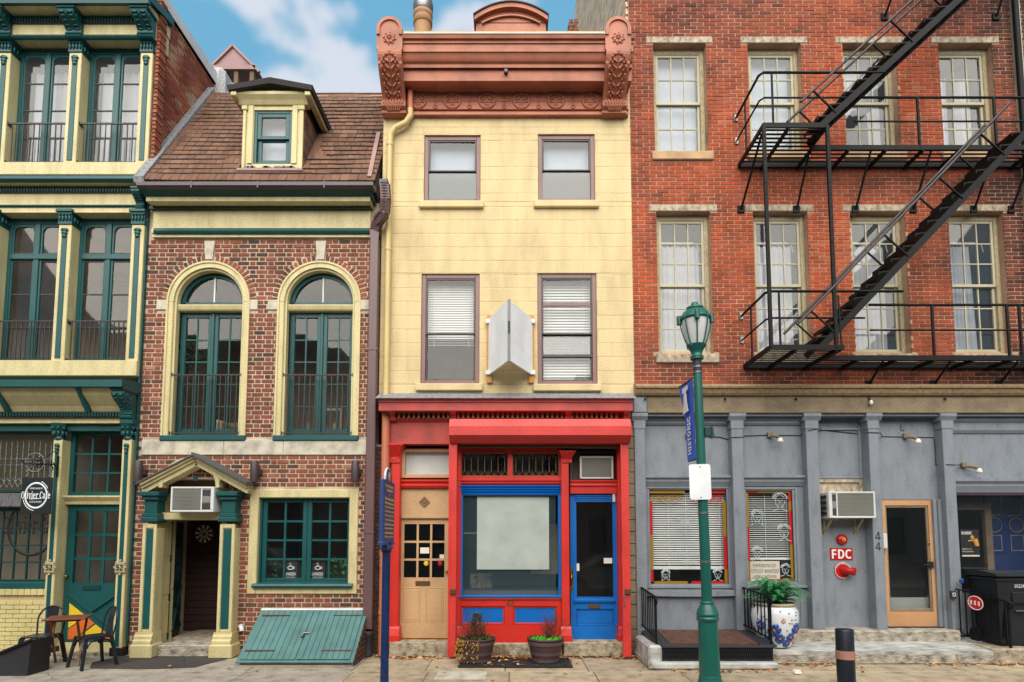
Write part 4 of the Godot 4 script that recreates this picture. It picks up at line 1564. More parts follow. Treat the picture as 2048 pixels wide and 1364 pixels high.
	put("arch_moulding", "cream", ped)
	var jx0: float = dh[0]
	var jx1: float = dh[1]
	box(jx0 - 0.03, jx0 + 0.04, 0.05, 2.67, -0.5, 0.12, 0.008)
	put("door_jamb", "cream")
	box(jx1 - 0.04, jx1 + 0.03, 0.05, 2.67, -0.5, 0.12, 0.008)
	put("door_jamb", "cream")
	for j in 3:
		box(jx0 + 0.038, jx0 + 0.05, 0.3 + j * 0.66, 0.84 + j * 0.66, -0.4, 0.02, 0.005)
		put("jamb_panel", "cream")
	box(jx0, jx1, 2.213, 2.331, -0.3, 0.06, 0.01)
	put("door_head", "cream")
	box(jx0, jx1, 2.331, 2.922, -0.32, -0.27)
	put("arch_backing", "raw_timber")
	# door leaf swung inwards
	var hz := -0.35
	var lv := Node3D.new()
	lv.name = "door_leaf"
	g.add_child(lv, true)
	lv.position = Vector3(jx0 + 0.06, 0.19, hz) - off[g]
	lv.rotation.y = deg_to_rad(108)
	off[lv] = Vector3.ZERO
	var dhh := 2.202 - 0.2
	wall(0.0, 0.92, 0.0, dhh, -0.05, 0.0, [[0.12, 0.80, 0.95, dhh - 0.12]])
	put("leaf", "dark_green", lv)
	for i in range(0, 4):
		box(0.12 + i * 0.17, 0.145 + i * 0.17, 0.95, dhh - 0.12, -0.04, -0.01)
	for j in 4: box(0.12, 0.80, 0.95 + j * (dhh - 1.07) / 3.0 - 0.012, 0.95 + j * (dhh - 1.07) / 3.0 + 0.012, -0.04, -0.01)
	put("glazing_bars", "dark_green", lv)
	bar(Vector3(0.12, 0.12, 0.006), Vector3(0.80, 0.85, 0.006), 0.02, 0.07, Vector3(0, 0, 1))
	bar(Vector3(0.80, 0.12, 0.006), Vector3(0.12, 0.85, 0.006), 0.02, 0.07, Vector3(0, 0, 1))
	put("brace", "dark_green", lv)
	box(0.12, 0.80, 0.95, dhh - 0.12, -0.026, -0.023)
	put("pane", "pane", lv)
	P = g
	box(-5.722, -4.732, 0.0, 0.19, -0.55, 0.16, 0.015)
	put("door_step", "worn_stone")
	for i in 7:
		box(jx0, jx1 + 1.0, 0.15, 0.192, -0.68 - i * 0.13, -0.555 - i * 0.13, 0.003)
		put("floor_board", "lintel")
	# inside
	for yy in [0.15, 3.344, 7.4]:
		box(L, Rt, yy - 0.2, yy - 0.005, -3.2, -0.3)
		put("floor", "room_floor")
	box(L, Rt, 0.0, 8.5, -3.4, -3.2)
	put("back_wall", "room_wall")
	box(L - 0.04, L + 0.02, 0.0, 8.2, -5.1, -0.3)
	put("side_wall", "room_wall")
	box(Rt - 0.06, Rt, 0.0, 7.75, -5.1, -0.3)
	put("side_wall", "room_dark")
	box(-4.75, -4.68, 0.15, 3.344 - 0.2, -3.2, -0.35)
	put("partition", "room_dark")
	box(L, -4.7, 0.15, 3.344 - 0.2, -1.7, -1.6)
	put("panelled_wall", "dark_board")
	for i in 16:
		box(L + 0.03, -4.75, 0.2 + i * 0.13, 0.322 + i * 0.13, -1.6, -1.585, 0.004)
		put("wall_board", "dark_board")
	tavern_things()


func sash_window(x0: float, x1: float, y0: float, y1: float, z: float, fw: float, mf: String, ms: String, split := 0.5, gl := "pane", sw := 0.05) -> Node3D:
	frame(x0, x1, y0, y1, z - 0.12, z, fw)
	var win := put("window", mf)
	var ym := lerpf(y0 + fw, y1 - fw, split)
	for k in 2:
		var a := y0 + fw if k == 0 else ym - 0.02
		var b := ym + 0.02 if k == 0 else y1 - fw
		var zz := z - 0.06 if k == 0 else z - 0.03
		if k == 0: zz = z - 0.07
		frame(x0 + fw, x1 - fw, a, b, zz - 0.02, zz + 0.02, sw, sw * 0.9, sw * 0.9, 0.004)
		put("sash", ms, win)
		pane(win, x0 + fw + sw, x1 - fw - sw, a + sw * 0.9, b - sw * 0.9, zz, gl)
	return win


func tavern_things() -> void:
	var dh0 := -5.821
	air_conditioner("white window air conditioner wedged under the tavern door pediment", Vector3(-5.172, 2.33, 0.32), 0.7, 0.41, 0.55, false, 0.18)
	for p in [[-6.175, "dark wall lamp tube beside the green column, left of the door pediment"], [-4.255, "dark wall lamp tube between the door pediment and the tavern window"], [-2.591, "dark wall lamp tube above the tavern window beside the brown downpipe"]]:
		var t := thing("wall_lamp", p[1], "wall lamp", Vector3(p[0], 2.827, 0.0), "tube wall lamps on the tavern", true)
		var h := 3.185 - 2.827
		lathe([0.0, 0.0, 0.06, 0.0, 0.06, 0.0, 0.065, 0.02, 0.065, h - 0.01, 0.06, h, 0.06, h, 0.045, h, 0.045, h - 0.03, 0.0, h - 0.03], Vector3(0, 0, 0.14), 16)
		put("tube", "lamp_brown")
		box(-0.045, 0.075, h * 0.35, h * 0.65, 0.0, 0.10, 0.01)
		put("mount", "lamp_brown")
	# sloping cellar doors
	var T0 := Vector3(-3.23, 0.719, 0.06)
	var w := 1.74
	var zb := 0.92
	var c := thing("cellar_door", "pair of sloping teal plank cellar doors with strap hinges under the tavern window", "cellar door", Vector3(T0.x, 0, 0.4))
	var hh := T0.y - 0.07
	extrude(PackedVector2Array([Vector2(0.0, 0.0), Vector2(zb - 0.03, 0.0), Vector2(zb - 0.03, 0.02), Vector2(0.0, T0.y - 0.05)]), Vector3(T0.x - w / 2 + 0.03, 0, 0), Vector3(0, 0, 1), Vector3(0, 1, 0), Vector3(w - 0.06, 0, 0))
	put("kerb_walls", "mortar")
	for j in 9:
		for i in 5:
			var yy := 0.035 + j * 0.075
			var zz := 0.1 + i * 0.2 + (0.1 if j % 2 else 0.0)
			if zz > (zb - 0.12) * (1.0 - yy / T0.y): continue
			mesh_node("brick", unit_brick, "rust_plate", c, Transform3D(Basis(Vector3.UP, PI / 2) * Basis.from_scale(Vector3(0.19, 0.06, 0.04)), Vector3(T0.x + w / 2 - 0.02, yy, zz)))
	var dir := Vector3(0, 0.07 - T0.y, zb - 0.06)
	var up := Vector3.RIGHT.cross(dir).normalized() * -1.0
	if up.y < 0: up = -up
	var at := func(u: float, v: float, lift: float) -> Vector3: return Vector3(T0.x + (u - 0.5) * w, T0.y, 0.06) + dir * v + up * lift
	hexa([at.call(0.0, -0.01, -0.01), at.call(1.0, -0.01, -0.01), at.call(1.0, 1.01, -0.01), at.call(0.0, 1.01, -0.01), at.call(0.0, -0.01, 0.012), at.call(1.0, -0.01, 0.012), at.call(1.0, 1.01, 0.012), at.call(0.0, 1.01, 0.012)])
	put("door_frame", "cellar_green")
	for lf in 2:
		var u0 := 0.03 if lf == 0 else 0.512
		var u1 := 0.5 if lf == 0 else 0.97
		var n := 9
		for i in n:
			var a := lerpf(u0, u1, i / float(n)) + 0.0022
			var b := lerpf(u0, u1, (i + 1.0) / n) - 0.0022
			var lift := 0.03 + (0.006 if lf == 1 else 0.0) + rng.randf() * 0.003
			hexa([at.call(a, 0.02, 0.01), at.call(b, 0.02, 0.01), at.call(b, 0.97, 0.01), at.call(a, 0.97, 0.01), at.call(a, 0.02, lift), at.call(b, 0.02, lift), at.call(b, 0.97, lift), at.call(a, 0.97, lift)])
			put("plank", "cellar_green")
		for v in [0.13, 0.82]:
			var e0 := 0.04 if lf == 0 else 0.96
			var e1 := 0.3 if lf == 0 else 0.70
			hexa([at.call(e0, v - 0.012, 0.03), at.call(e1, v - 0.006, 0.03), at.call(e1, v + 0.006, 0.03), at.call(e0, v + 0.012, 0.03), at.call(e0, v - 0.012, 0.046), at.call(e1, v - 0.006, 0.046), at.call(e1, v + 0.006, 0.046), at.call(e0, v + 0.012, 0.046)])
			put("strap_hinge", "bronze")
	tube([at.call(0.48, 0.52, 0.05), at.call(0.5, 0.50, 0.06), at.call(0.545, 0.50, 0.05)], 0.014, 6)
	box(0, 0, 0, 0, 0, 0)
	ball(at.call(0.49, 0.55, 0.055), 0.03, 0.02, 0.035, 8)
	put("hasp_and_padlock", "steel")
	hexa([at.call(0.0, -0.03, 0.0), at.call(1.0, -0.03, 0.0), at.call(1.0, 0.012, 0.0), at.call(0.0, 0.012, 0.0), at.call(0.0, -0.03, 0.035), at.call(1.0, -0.03, 0.035), at.call(1.0, 0.012, 0.035), at.call(0.0, 0.012, 0.035)])
	put("top_strip", "white_metal")
	# small vent elbow
	tube([Vector3(-4.436, 0.47, 0.0), Vector3(-4.436, 0.47, 0.06), Vector3(-4.403, 0.454, 0.09), Vector3(-4.394, 0.406, 0.095)], 0.038, 10)
	solo("vent_elbow", "white_metal", "short white pipe elbow poking from the brick beside the cellar doors", "pipe", Vector3(-4.436, 0.406, 0.04))
	# brown downpipe
	var px := -2.34
	thing("downpipe", "brown square downpipe running from the tavern gutter down to an iron boot", "downpipe", Vector3(px, 0, 0.1))
	box(px - 0.075, px + 0.075, 0.437, 7.082, 0.04, 0.17, 0.012)
	put("pipe", "mauve_metal")
	var q := [Vector3(-2.109, 7.748, 0.46), Vector3(-2.099, 7.519, 0.42), Vector3(-2.135, 7.336, 0.34), Vector3(-2.283, 7.276, 0.18), Vector3(px, 7.142, 0.11), Vector3(px, 6.993, 0.105)]
	for i in q.size() - 1: bar(q[i], q[i + 1], 0.15, 0.13, Vector3(0, 0, 1))
	for i in range(1, 5): ball(q[i], 0.085, 0.085, 0.075, 8)
	put("elbow", "mauve_metal")
	for i in 22:
		var u := i / 21.0 * 3.999
		var k := int(u)
		var p: Vector3 = q[k].lerp(q[k + 1], u - k)
		ring(p, 0.085, 0.008, Vector3.RIGHT, (Vector3(0, 0, 1) + Vector3(0, 0.2, 0)).normalized(), 8, 4)
	put("elbow_ribs", "mauve_metal", null, "", true)
	box(-2.2 , -2.051, 7.714, 7.835, 0.36, 0.52, 0.01)
	put("gutter_outlet", "gutter")
	for yy in [5.071, 2.01]:
		box(px - 0.085, px + 0.085, yy - 0.02, yy + 0.02, 0.03, 0.178)
		put("strap", "mauve_metal")
	lathe([0.075, 0.0, 0.085, 0.03, 0.075, 0.06, 0.075, 0.32, 0.09, 0.34, 0.09, 0.4, 0.08, 0.41], Vector3(px, 0, 0.11), 14)
	put("iron_boot", "dark_plate")
	# inside: dart board, chair, sofa, plants
	var dbx := -5.914
	var dby := 1.987
	thing("dart_board", "round dart board hanging on the board wall inside the open tavern door", "dart board", Vector3(dbx, dby, -1.58))
	lathe([0.0, 0.03, 0.22, 0.03, 0.22, 0.03, 0.235, 0.02, 0.235, 0.0], Vector3(dbx, dby, -1.584), 40, Vector3.RIGHT, Vector3(0, 0, 1))
	put("board", "paper_black")
	for i in 20:
		for rr in [[0.03, 0.095], [0.108, 0.165]]:
			arc_band(dbx, dby, rr[0], rr[1], -1.556, -1.552, TAU * i / 20.0, TAU * (i + 1) / 20.0, 2)
			put("segment", "paper_white" if i % 2 else "black_paint")
		for rr in [[0.095, 0.108], [0.165, 0.18]]:
			arc_band(dbx, dby, rr[0], rr[1], -1.556, -1.5515, TAU * i / 20.0, TAU * (i + 1) / 20.0, 2)
			put("segment_ring", "fire_red" if i % 2 == 0 else "leaf")
	thing("sofa", "pale sofa standing inside the left arched window", "sofa", Vector3(-5.42, 3.344, -1.3))
	var f := 3.344
	box(-5.75, -4.75, f + 0.1, f + 0.45, -1.9, -1.0, 0.05)
	put("seat", "sofa")
	box(-5.75, -4.85, f + 0.4, f + 0.85, -2.0, -1.75, 0.06)
	put("back", "sofa")
	box(-5.6, -5.28, f + 0.1, f + 0.72, -1.7, -0.75, 0.06)
	put("arm", "sofa")
	thing("armchair", "white wooden armchair standing inside the right arched window", "armchair", Vector3(-3.815, f, -0.9))
	frame(-3.66, -3.16, f + 0.1, f + 0.98, -1.1, -1.04, 0.05)
	put("back", "sash_cream")
	box(-3.62, -3.2, f + 0.38, f + 0.46, -1.08, -0.6, 0.02)
	put("seat", "sofa")
	for x in [-3.66, -3.2]:
		box(x, x + 0.05, f, f + 0.62, -0.66, -0.6)
		put("leg", "sash_cream")
	plant("hanging plant with green and red leaves inside the left arched window", Vector3(-5.732, 4.73, -0.55), 0.28, 0.75, 130, "leaf", 4)
	plant("green spiky plant in the left corner of the tavern window", Vector3(-4.159, 1.192, -0.42), 0.16, 0.3, 40, "leaf", 6)
	plant("green spiky plant in the right corner of the tavern window", Vector3(-2.956, 1.192, -0.42), 0.17, 0.34, 44, "fern", 8)


# A plant of loose blade leaves around a spot.
func plant(label: String, at: Vector3, r: float, h: float, n: int, mat: String, sd: int) -> void:
	rng.seed = sd
	thing("house_plant", label, "plant", at)
	for i in n:
		var a := rng.randf() * TAU
		var p := at + Vector3(cos(a) * r * rng.randf(), h * rng.randf(), sin(a) * r * rng.randf() * 0.6)
		blade(p, Vector3(cos(a), rng.randf_range(-0.3, 0.8), sin(a)).normalized() * rng.randf_range(0.1, 0.2), rng.randf_range(0.02, 0.045))
	put("foliage", mat)
	tube([at - Vector3(0, 0.1, 0), at + Vector3(0, h, 0)], 0.012, 5)
	put("stem", "twig")


func blade(p: Vector3, d: Vector3, w: float) -> void:
	var side := d.cross(Vector3(rng.randf_range(-0.5, 0.5), 1, rng.randf_range(-0.5, 0.5))).normalized() * w
	var m := p + d * 0.45 + Vector3(0, d.length() * 0.12, 0)
	tri(p, m - side, m + side)
	tri(m - side, p + d, m + side)

# ---- the yellow house with the red and blue shop front -----------------------

func big_console(cx: float, g: Node3D) -> void:
	var w := 0.40
	var yt := 10.036
	var ytop := 10.588
	# upper block with a round head
	var poly := PackedVector2Array([Vector2(-w / 2 - 0.015, yt), Vector2(w / 2 + 0.015, yt)])
	for i in 13:
		var a := PI * i / 12.0
		poly.append(Vector2(cos(a) * (w / 2 + 0.015), ytop - w / 2 + sin(a) * w / 2))
	extrude(poly, Vector3(cx, 0, 0.0), Vector3.RIGHT, Vector3.UP, Vector3(0, 0, 0.60))
	var b := put("console_bracket", "salmon")
	arc_band(cx, ytop - w / 2, w / 2 - 0.04, w / 2 + 0.014, 0.59, 0.625, 0, PI, 18)
	box(cx - w / 2 - 0.014, cx - w / 2 + 0.04, yt + 0.25, ytop - w / 2, 0.59, 0.625)
	box(cx + w / 2 - 0.04, cx + w / 2 + 0.014, yt + 0.25, ytop - w / 2, 0.59, 0.625)
	put("rim", "salmon", b)
	var rc := Vector3(cx, yt + 0.19, 0.605)
	for i in 8:
		var a := TAU * (i + 0.5) / 8.0
		ball(rc + Vector3(cos(a) * 0.062, sin(a) * 0.062, 0), 0.034, 0.034, 0.022, 8)
		ball(rc + Vector3(cos(a + 0.25) * 0.098, sin(a + 0.25) * 0.098, 0), 0.018, 0.018, 0.016, 6)
	ball(rc, 0.026, 0.026, 0.03, 8)
	put("rosette", "salmon", b)
	# curved body
	var y0 := 9.461
	var prof := PackedVector2Array([Vector2(0.0, yt), Vector2(0.59, yt)])
	var face := []
	for i in 15:
		var u := i / 14.0
		var z := 0.60 - 0.44 * smoothstep(-0.02, 1.05, u) + 0.075 * sin(u * PI) * (1.0 if u > 0.3 else 0.6)
		var yy := lerpf(yt, y0, u)
		prof.append(Vector2(z, yy))
		face.append(Vector3(cx, yy, z))
	prof.append(Vector2(0.0, y0))
	extrude(prof, Vector3(cx - w / 2, 0, 0), Vector3(0, 0, 1), Vector3(0, 1, 0), Vector3(w, 0, 0))
	put("scroll_body", "salmon", b)
	# acanthus leaf
	tube(face.slice(3, 14), 0.014, 6)
	for i in range(3, 14):
		var p: Vector3 = face[i]
		var k := 1.0 - 0.35 * absf((i - 6) / 8.0)
		for sd in [-1.0, 1.0]:
			for j in 4:
				var q := p + Vector3(sd * (0.035 + 0.033 * j * k), 0.03 - 0.012 * j * j + (0.05 if i % 2 == 0 else 0.02), 0.004 + 0.022 * sin((j + 1) * 0.8))
				ball(q, 0.022, 0.030 - j * 0.003, 0.022, 6)
			if i % 2 == 0:
				tube([p + Vector3(sd * 0.02, -0.03, 0.012), p + Vector3(sd * 0.09, 0.03, 0.03), p + Vector3(sd * 0.150 * k, 0.02, 0.022), p + Vector3(sd * 0.155 * k, -0.03, 0.012)], 0.018, 6, 0.008)
	ball(face[3] + Vector3(0, 0.06, 0.01), 0.085, 0.03, 0.035, 8)
	ball(face[3] + Vector3(0, 0.08, 0.02), 0.045, 0.03, 0.035, 8)
	put("acanthus_leaf", "salmon", b)
	# foot
	var yb := 9.247
	run_x([0.0, y0, 0.17, y0, 0.235, y0 - 0.06, 0.22, y0 - 0.13, 0.15, yb + 0.05, 0.16, yb, 0.0, yb], cx - w / 2 - 0.01, cx + w / 2 + 0.01)
	for i in 7:
		var x := cx - 0.15 + i * 0.05
		tube([Vector3(x, y0 - 0.02, 0.2), Vector3(x + (x - cx) * 0.05, y0 - 0.08, 0.245), Vector3(cx + (x - cx) * 0.75, yb + 0.07, 0.19), Vector3(cx + (x - cx) * 0.6, yb + 0.03, 0.17)], 0.02, 6, 0.014)
	put("leaf_foot", "salmon", b)


func yellow_window(x0: float, x1: float, y0: float, y1: float, split: float, lower: String) -> Node3D:
	box(x0 - 0.075, x1 + 0.06, y0 - 0.125, y0 - 0.004, -0.05, 0.07, 0.012)
	put("window_sill", "stucco")
	return sash_window(x0, x1, y0, y1, -0.03, 0.075, "brown_frame", "dark_sash", split, lower, 0.028)


func yellow_house() -> void:
	var g := thing("yellow_shop_house", "yellow painted house with salmon cornice and a red and blue shop front", "building", Vector3(0, 0, 0))
	var L := -2.255
	var R := 2.072
	var yc := 4.27
	var top := 10.895
	var W := [[-1.535, -0.549, 7.728, 8.952], [0.453, 1.447, 7.737, 8.97], [-1.554, -0.555, 4.514, 6.447], [0.435, 1.451, 4.506, 6.456]]
	wall(L, R, 4.239, top, -0.3, -0.003, W)
	put("wall", "stucco_joint")
	var hl := W.duplicate()
	for b in lay(L + 0.002, R, 4.256, 9.395, 0.242, 0.0032, [0.465], hl):
		mesh_node("stone_block", unit_brick, "stucco", g, Transform3D(Basis.from_euler(Vector3(rng.randf_range(-0.004, 0.004), rng.randf_range(-0.003, 0.003), 0)) * Basis.from_scale(Vector3(b[2], b[3], 0.05)), Vector3(b[0], b[1], -0.024 + rng.randf_range(-0.001, 0.002))))
	yellow_window(W[0][0], W[0][1], W[0][2], W[0][3], 0.49, "pane_old")
	yellow_window(W[1][0], W[1][1], W[1][2], W[1][3], 0.49, "pane_old")
	for i in 2:
		var a = W[i]
		var ym := lerpf(a[2], a[3], 0.49)
		box(a[0] + 0.05, a[1] - 0.05, a[2] + 0.03, a[3] - 0.03, -0.24, -0.22)
		put("roller_blind", "roller_blind")
		box(a[0] + 0.075, a[1] - 0.075, a[2] + 0.07, ym, -0.076, -0.073)
		put("insect_screen", "pane_screen")
	var lw := yellow_window(W[2][0], W[2][1], W[2][2], W[2][3], 0.46, "pane")
	var rw := yellow_window(W[3][0], W[3][1], W[3][2], W[3][3], 0.46, "pane_old")
	box(W[3][0] + 0.08, W[3][1] - 0.08, 5.893, 5.946, -0.09, -0.04)
	put("storm_rail", "brown_frame", rw)
	box(W[3][0] + 0.08, W[3][1] - 0.08, 5.003, 5.046, -0.12, -0.06)
	put("storm_rail", "dark_sash", rw)
	box(W[3][0] + 0.09, W[3][1] - 0.09, 5.046, 5.468, -0.122, -0.119)
	put("insect_screen", "pane_screen", rw)
	# venetian blinds
	for q in [[W[2], 5.22, 0.042], [W[3], W[3][2] + 0.05, 0.05]]:
		var a = q[0]
		var yy: float = a[3] - 0.10
		while yy > q[1]:
			var tl := 0.022 if yy > q[1] + 0.12 else 0.008
			hexa([Vector3(a[0] + 0.06, yy - tl, -0.20), Vector3(a[1] - 0.06, yy - tl, -0.20), Vector3(a[1] - 0.06, yy + tl, -0.23), Vector3(a[0] + 0.06, yy + tl, -0.23), Vector3(a[0] + 0.06, yy - tl + 0.003, -0.199), Vector3(a[1] - 0.06, yy - tl + 0.003, -0.199), Vector3(a[1] - 0.06, yy + tl + 0.003, -0.229), Vector3(a[0] + 0.06, yy + tl + 0.003, -0.229)])
			yy -= q[2]
		put("venetian_blind", "blind", null, "", true)
		for x in [a[0] + 0.2, a[1] - 0.2]: box(x - 0.003, x + 0.003, q[1], a[3] - 0.08, -0.197, -0.193)
		put("blind_cord", "blind")
	# main cornice
	var c0 := -2.22
	var c1 := 2.03
	run_x([0.0, 9.264, 0.09, 9.264, 0.09, 9.309, 0.07, 9.343, 0.11, 9.348, 0.045, 9.404, 0.045, 9.7 + 0.1, 0.0, 9.7 + 0.1], c0, c1)
	var co := put("cornice", "salmon")
	run_x([0.0, 9.701, 0.07, 9.701, 0.12, 9.725, 0.14, 9.731 - 0.03, 0.34, 9.681, 0.345, 9.681, 0.345, 9.902, 0.40, 9.875, 0.40, 9.938, 0.44, 9.957, 0.46, 9.984 , 0.50, 10.061, 0.52, 10.061, 0.52, 10.204, 0.54, 10.195, 0.54, 10.249, 0.58, 10.249, 0.60, 10.303, 0.0, 10.303 + 0.06], c0 - 0.01, c1 + 0.01)
	put("cornice_moulding", "salmon", co)
	box(c0 + 0.42, c1 - 0.42, 10.303 + 0.002, 10.303 + 0.014, -0.3, 0.612)
	put("cornice_flashing", "white_metal", co)
	var fy := (9.709 + 9.385) / 2
	box(c0 + 0.2, c1 - 0.2, fy - 0.006, fy + 0.006, 0.04, 0.056)
	put("frieze_bead", "salmon", co)
	for i in 6:
		var x := -1.646 + i * 0.6035
		box(x - 0.12, x + 0.12, fy - 0.01, fy + 0.01, 0.03, 0.0445)
		ring(Vector3(x, fy, 0.054), 0.135, 0.02, Vector3.RIGHT, Vector3.UP, 28, 5)
		ball(Vector3(x, fy, 0.045), 0.118, 0.118, 0.008, 16)
		for k in 4:
			var a := PI / 2 * k + PI / 4 * 0.0
			var o := Vector3(cos(a), sin(a), 0)
			var n := Vector3(-sin(a), cos(a), 0)
			ring(Vector3(x, fy, 0.054) + o * 0.062, 0.036, 0.014, o * 1.35, n * 0.8, 14, 4)
			ball(Vector3(x, fy, 0.054) + o * 0.072, 0.014, 0.014, 0.012, 6)
		put("frieze_medallion", "salmon", co)
		if i < 5:
			var m := x + 0.302
			for e in [-0.105, 0.105]: ring(Vector3(m, fy + e, 0.052), 0.03, 0.012, Vector3.RIGHT, Vector3.UP, 14, 4)
			for e in [-0.055, 0.0, 0.055]: ball(Vector3(m, fy + e, 0.05), 0.013, 0.024, 0.014, 6)
			ring(Vector3(m, fy, 0.052), 0.02, 0.01, Vector3.RIGHT, Vector3.UP, 10, 4)
			put("frieze_drop", "salmon", co)
	big_console(-2.045 , g)
	big_console(1.773, g)
	# roof, roof dormer and flue
	box(L, R, 10.303 - 0.2, 10.303 - 0.05, -5.2, 0.1)
	put("roof", "tar")
	var dz := -1.3
	var da := -0.723
	var db := 0.683
	var dc := (da + db) / 2
	var dy := 12.244
	var hw := (db - da) / 2
	wall(da, db, 11.0, dy, dz - 0.5, dz, [[dc - 0.42, dc + 0.42, 11.0, dy - 0.25]])
	for i in 14:
		var a := -1.0 + i / 7.0
		var b := -1.0 + (i + 1) / 7.0
		var rise := 0.28
		var lo := 0.42
		var p := []
		for z in [dz - 0.5, dz]:
			for e in [a, b]: p.append(Vector3(dc + e * hw, dy - 0.02, z))
			for e in [b, a]: p.append(Vector3(dc + e * hw, dy + rise * (1.0 - e * e) - 0.01, z))
		hexa(p)
		p = []
		for z in [dz - 0.45, dz + 0.1]:
			for e in [a, b]: p.append(Vector3(dc + e * (hw + 0.03), dy + rise * (1.0 - e * e) - 0.03, z))
			for e in [b, a]: p.append(Vector3(dc + e * (hw + 0.03), dy + rise * (1.0 - e * e) + 0.06, z))
		hexa(p)
		p = []
		for z in [dz, dz + 0.05]:
			for e in [a, b]: p.append(Vector3(dc + e * (hw - 0.12), dy - 0.06 + rise * 0.6 * (1.0 - e * e), z))
			for e in [b, a]: p.append(Vector3(dc + e * (hw - 0.12), dy - 0.03 + rise * 0.6 * (1.0 - e * e), z))
		hexa(p)
	var rd := put("roof_dormer", "salmon")
	for i in 14:
		var a := -1.0 + i / 7.0
		var b := -1.0 + (i + 1) / 7.0
		var p := []
		for z in [dz - 0.6, dz + 0.13]:
			for e in [a, b]: p.append(Vector3(dc + e * (hw + 0.05), dy + 0.28 * (1.0 - e * e) + 0.062, z))
			for e in [b, a]: p.append(Vector3(dc + e * (hw + 0.05), dy + 0.28 * (1.0 - e * e) + 0.085, z))
		hexa(p)
	put("dormer_roof", "slate", rd)
	pane(rd, dc - 0.42, dc + 0.42, 11.0, dy - 0.25, dz - 0.15, "pane_old")
	box(dc - 0.42, dc + 0.42, 11.0, dy - 0.2, dz - 0.45, dz - 0.4)
	put("blind", "blind", rd)
	var fx := -1.743
	lathe([0.165, 10.9, 0.165, 11.9, 0.165, 11.9, 0.185, 11.91, 0.185, 12.0, 0.185, 12.0, 0.17, 12.02, 0.17, 12.06, 0.19, 12.08, 0.19, 12.14, 0.15, 12.16], Vector3(fx, 0, -1.0), 24)
	put("flue", "clay_pipe")
	lathe([0.17, 12.15, 0.19, 12.18, 0.2, 12.3, 0.16, 12.5, 0.0, 12.6], Vector3(fx, 0, -1.0), 20)
	put("flue_cowl", "steel")
	# cream rainwater pipe on the left side
	var pts := [Vector3(-1.771, 9.82, 0.12), Vector3(-1.767, 9.342, 0.12)]
	tube(pts, 0.05, 12)
	put("rain_pipe", "salmon_pipe", null, "salmon upper length")
	var el := [Vector3(-1.767, 9.342, 0.12), Vector3(-1.757, 9.229, 0.12), Vector3(-1.842, 9.1, 0.11), Vector3(-2.027, 9.014, 0.1), Vector3(-2.104, 8.914, 0.09), Vector3(-2.118, 8.695, 0.08), Vector3(-2.118, 4.289, 0.08)]
	tube(el, 0.052, 12)
	for yy in [6.816, 8.699]: tube([Vector3(el[5].x, yy, 0.08), Vector3(el[5].x, yy + 0.06, 0.08)], 0.06, 12)
	put("rain_pipe", "cream_pipe")
	shop_front(g)
	# inside
	for yy in [0.22, 4.239, 7.584]:
		box(L, R, yy - 0.2, yy, -3.2, -0.32)
		put("floor", "room_floor")
	box(L, R, 0.0, 11.4, -3.4, -3.2)
	put("back_wall", "room_dark")
	box(L, L + 0.06, 0.0, 11.3, -5.1, -0.28)
	put("side_wall", "room_dark")
	box(R - 0.06, R, 0.0, 11.3, -5.1, -0.28)
	put("side_wall", "room_dark")
	box(-1.007, -1.007 + 0.06, 0.2, 4.239 - 0.2, -3.2, -0.25)
	put("partition", "room_dark")
	yellow_things()


func shop_column(cx: float, w: float, yb: float, yt: float, z: float, mat := "red") -> void:
	box(cx - w / 2, cx + w / 2, yb, yt, z - 0.3, z, 0.008)
	put("column", mat)
	box(cx - w / 2 - 0.035, cx + w / 2 + 0.035, yb, yb + 0.14, z - 0.3, z + 0.05, 0.01)
	run_x([z - 0.3, yb + 0.14, z + 0.045, yb + 0.14, z + 0.03, yb + 0.2, z + 0.02, yb + 0.24, z + 0.0, yb + 0.27, z - 0.3, yb + 0.27], cx - w / 2 - 0.02, cx + w / 2 + 0.02)
	put("column_base", mat)


func shop_capital(cx: float, w: float, y0: float, y1: float, z: float) -> void:
	var h := y1 - y0
	box(cx - w / 2 - 0.015, cx + w / 2 + 0.015, y0, y0 + h * 0.33, z - 0.2, z + 0.02, 0.005)
	hexa([Vector3(cx - w / 2, y0 + h * 0.33, z - 0.2), Vector3(cx + w / 2, y0 + h * 0.33, z - 0.2), Vector3(cx + w / 2, y0 + h * 0.33, z + 0.015), Vector3(cx - w / 2, y0 + h * 0.33, z + 0.015), Vector3(cx - w, y1 - h * 0.1, z - 0.2), Vector3(cx + w, y1 - h * 0.1, z - 0.2), Vector3(cx + w, y1 - h * 0.1, z + 0.10), Vector3(cx - w, y1 - h * 0.1, z + 0.10)])
	box(cx - w - 0.01, cx + w + 0.01, y1 - h * 0.1, y1, z - 0.2, z + 0.11, 0.005)
	for i in 5:
		tube([Vector3(cx + (i - 2) * w * 0.2, y0 + h * 0.36, z + 0.02), Vector3(cx + (i - 2) * w * 0.3, y0 + h * 0.62, z + 0.06), Vector3(cx + (i - 2) * w * 0.42, y1 - h * 0.13, z + 0.105)], 0.012, 5)
	bar(Vector3(cx - w / 2, y0 + 0.01, z + 0.022), Vector3(cx + w / 2, y0 + h * 0.32, z + 0.022), 0.012, 0.015, Vector3(0, 0, 1))
	bar(Vector3(cx + w / 2, y0 + 0.01, z + 0.022), Vector3(cx - w / 2, y0 + h * 0.32, z + 0.022), 0.012, 0.015, Vector3(0, 0, 1))
	put("capital", "red")


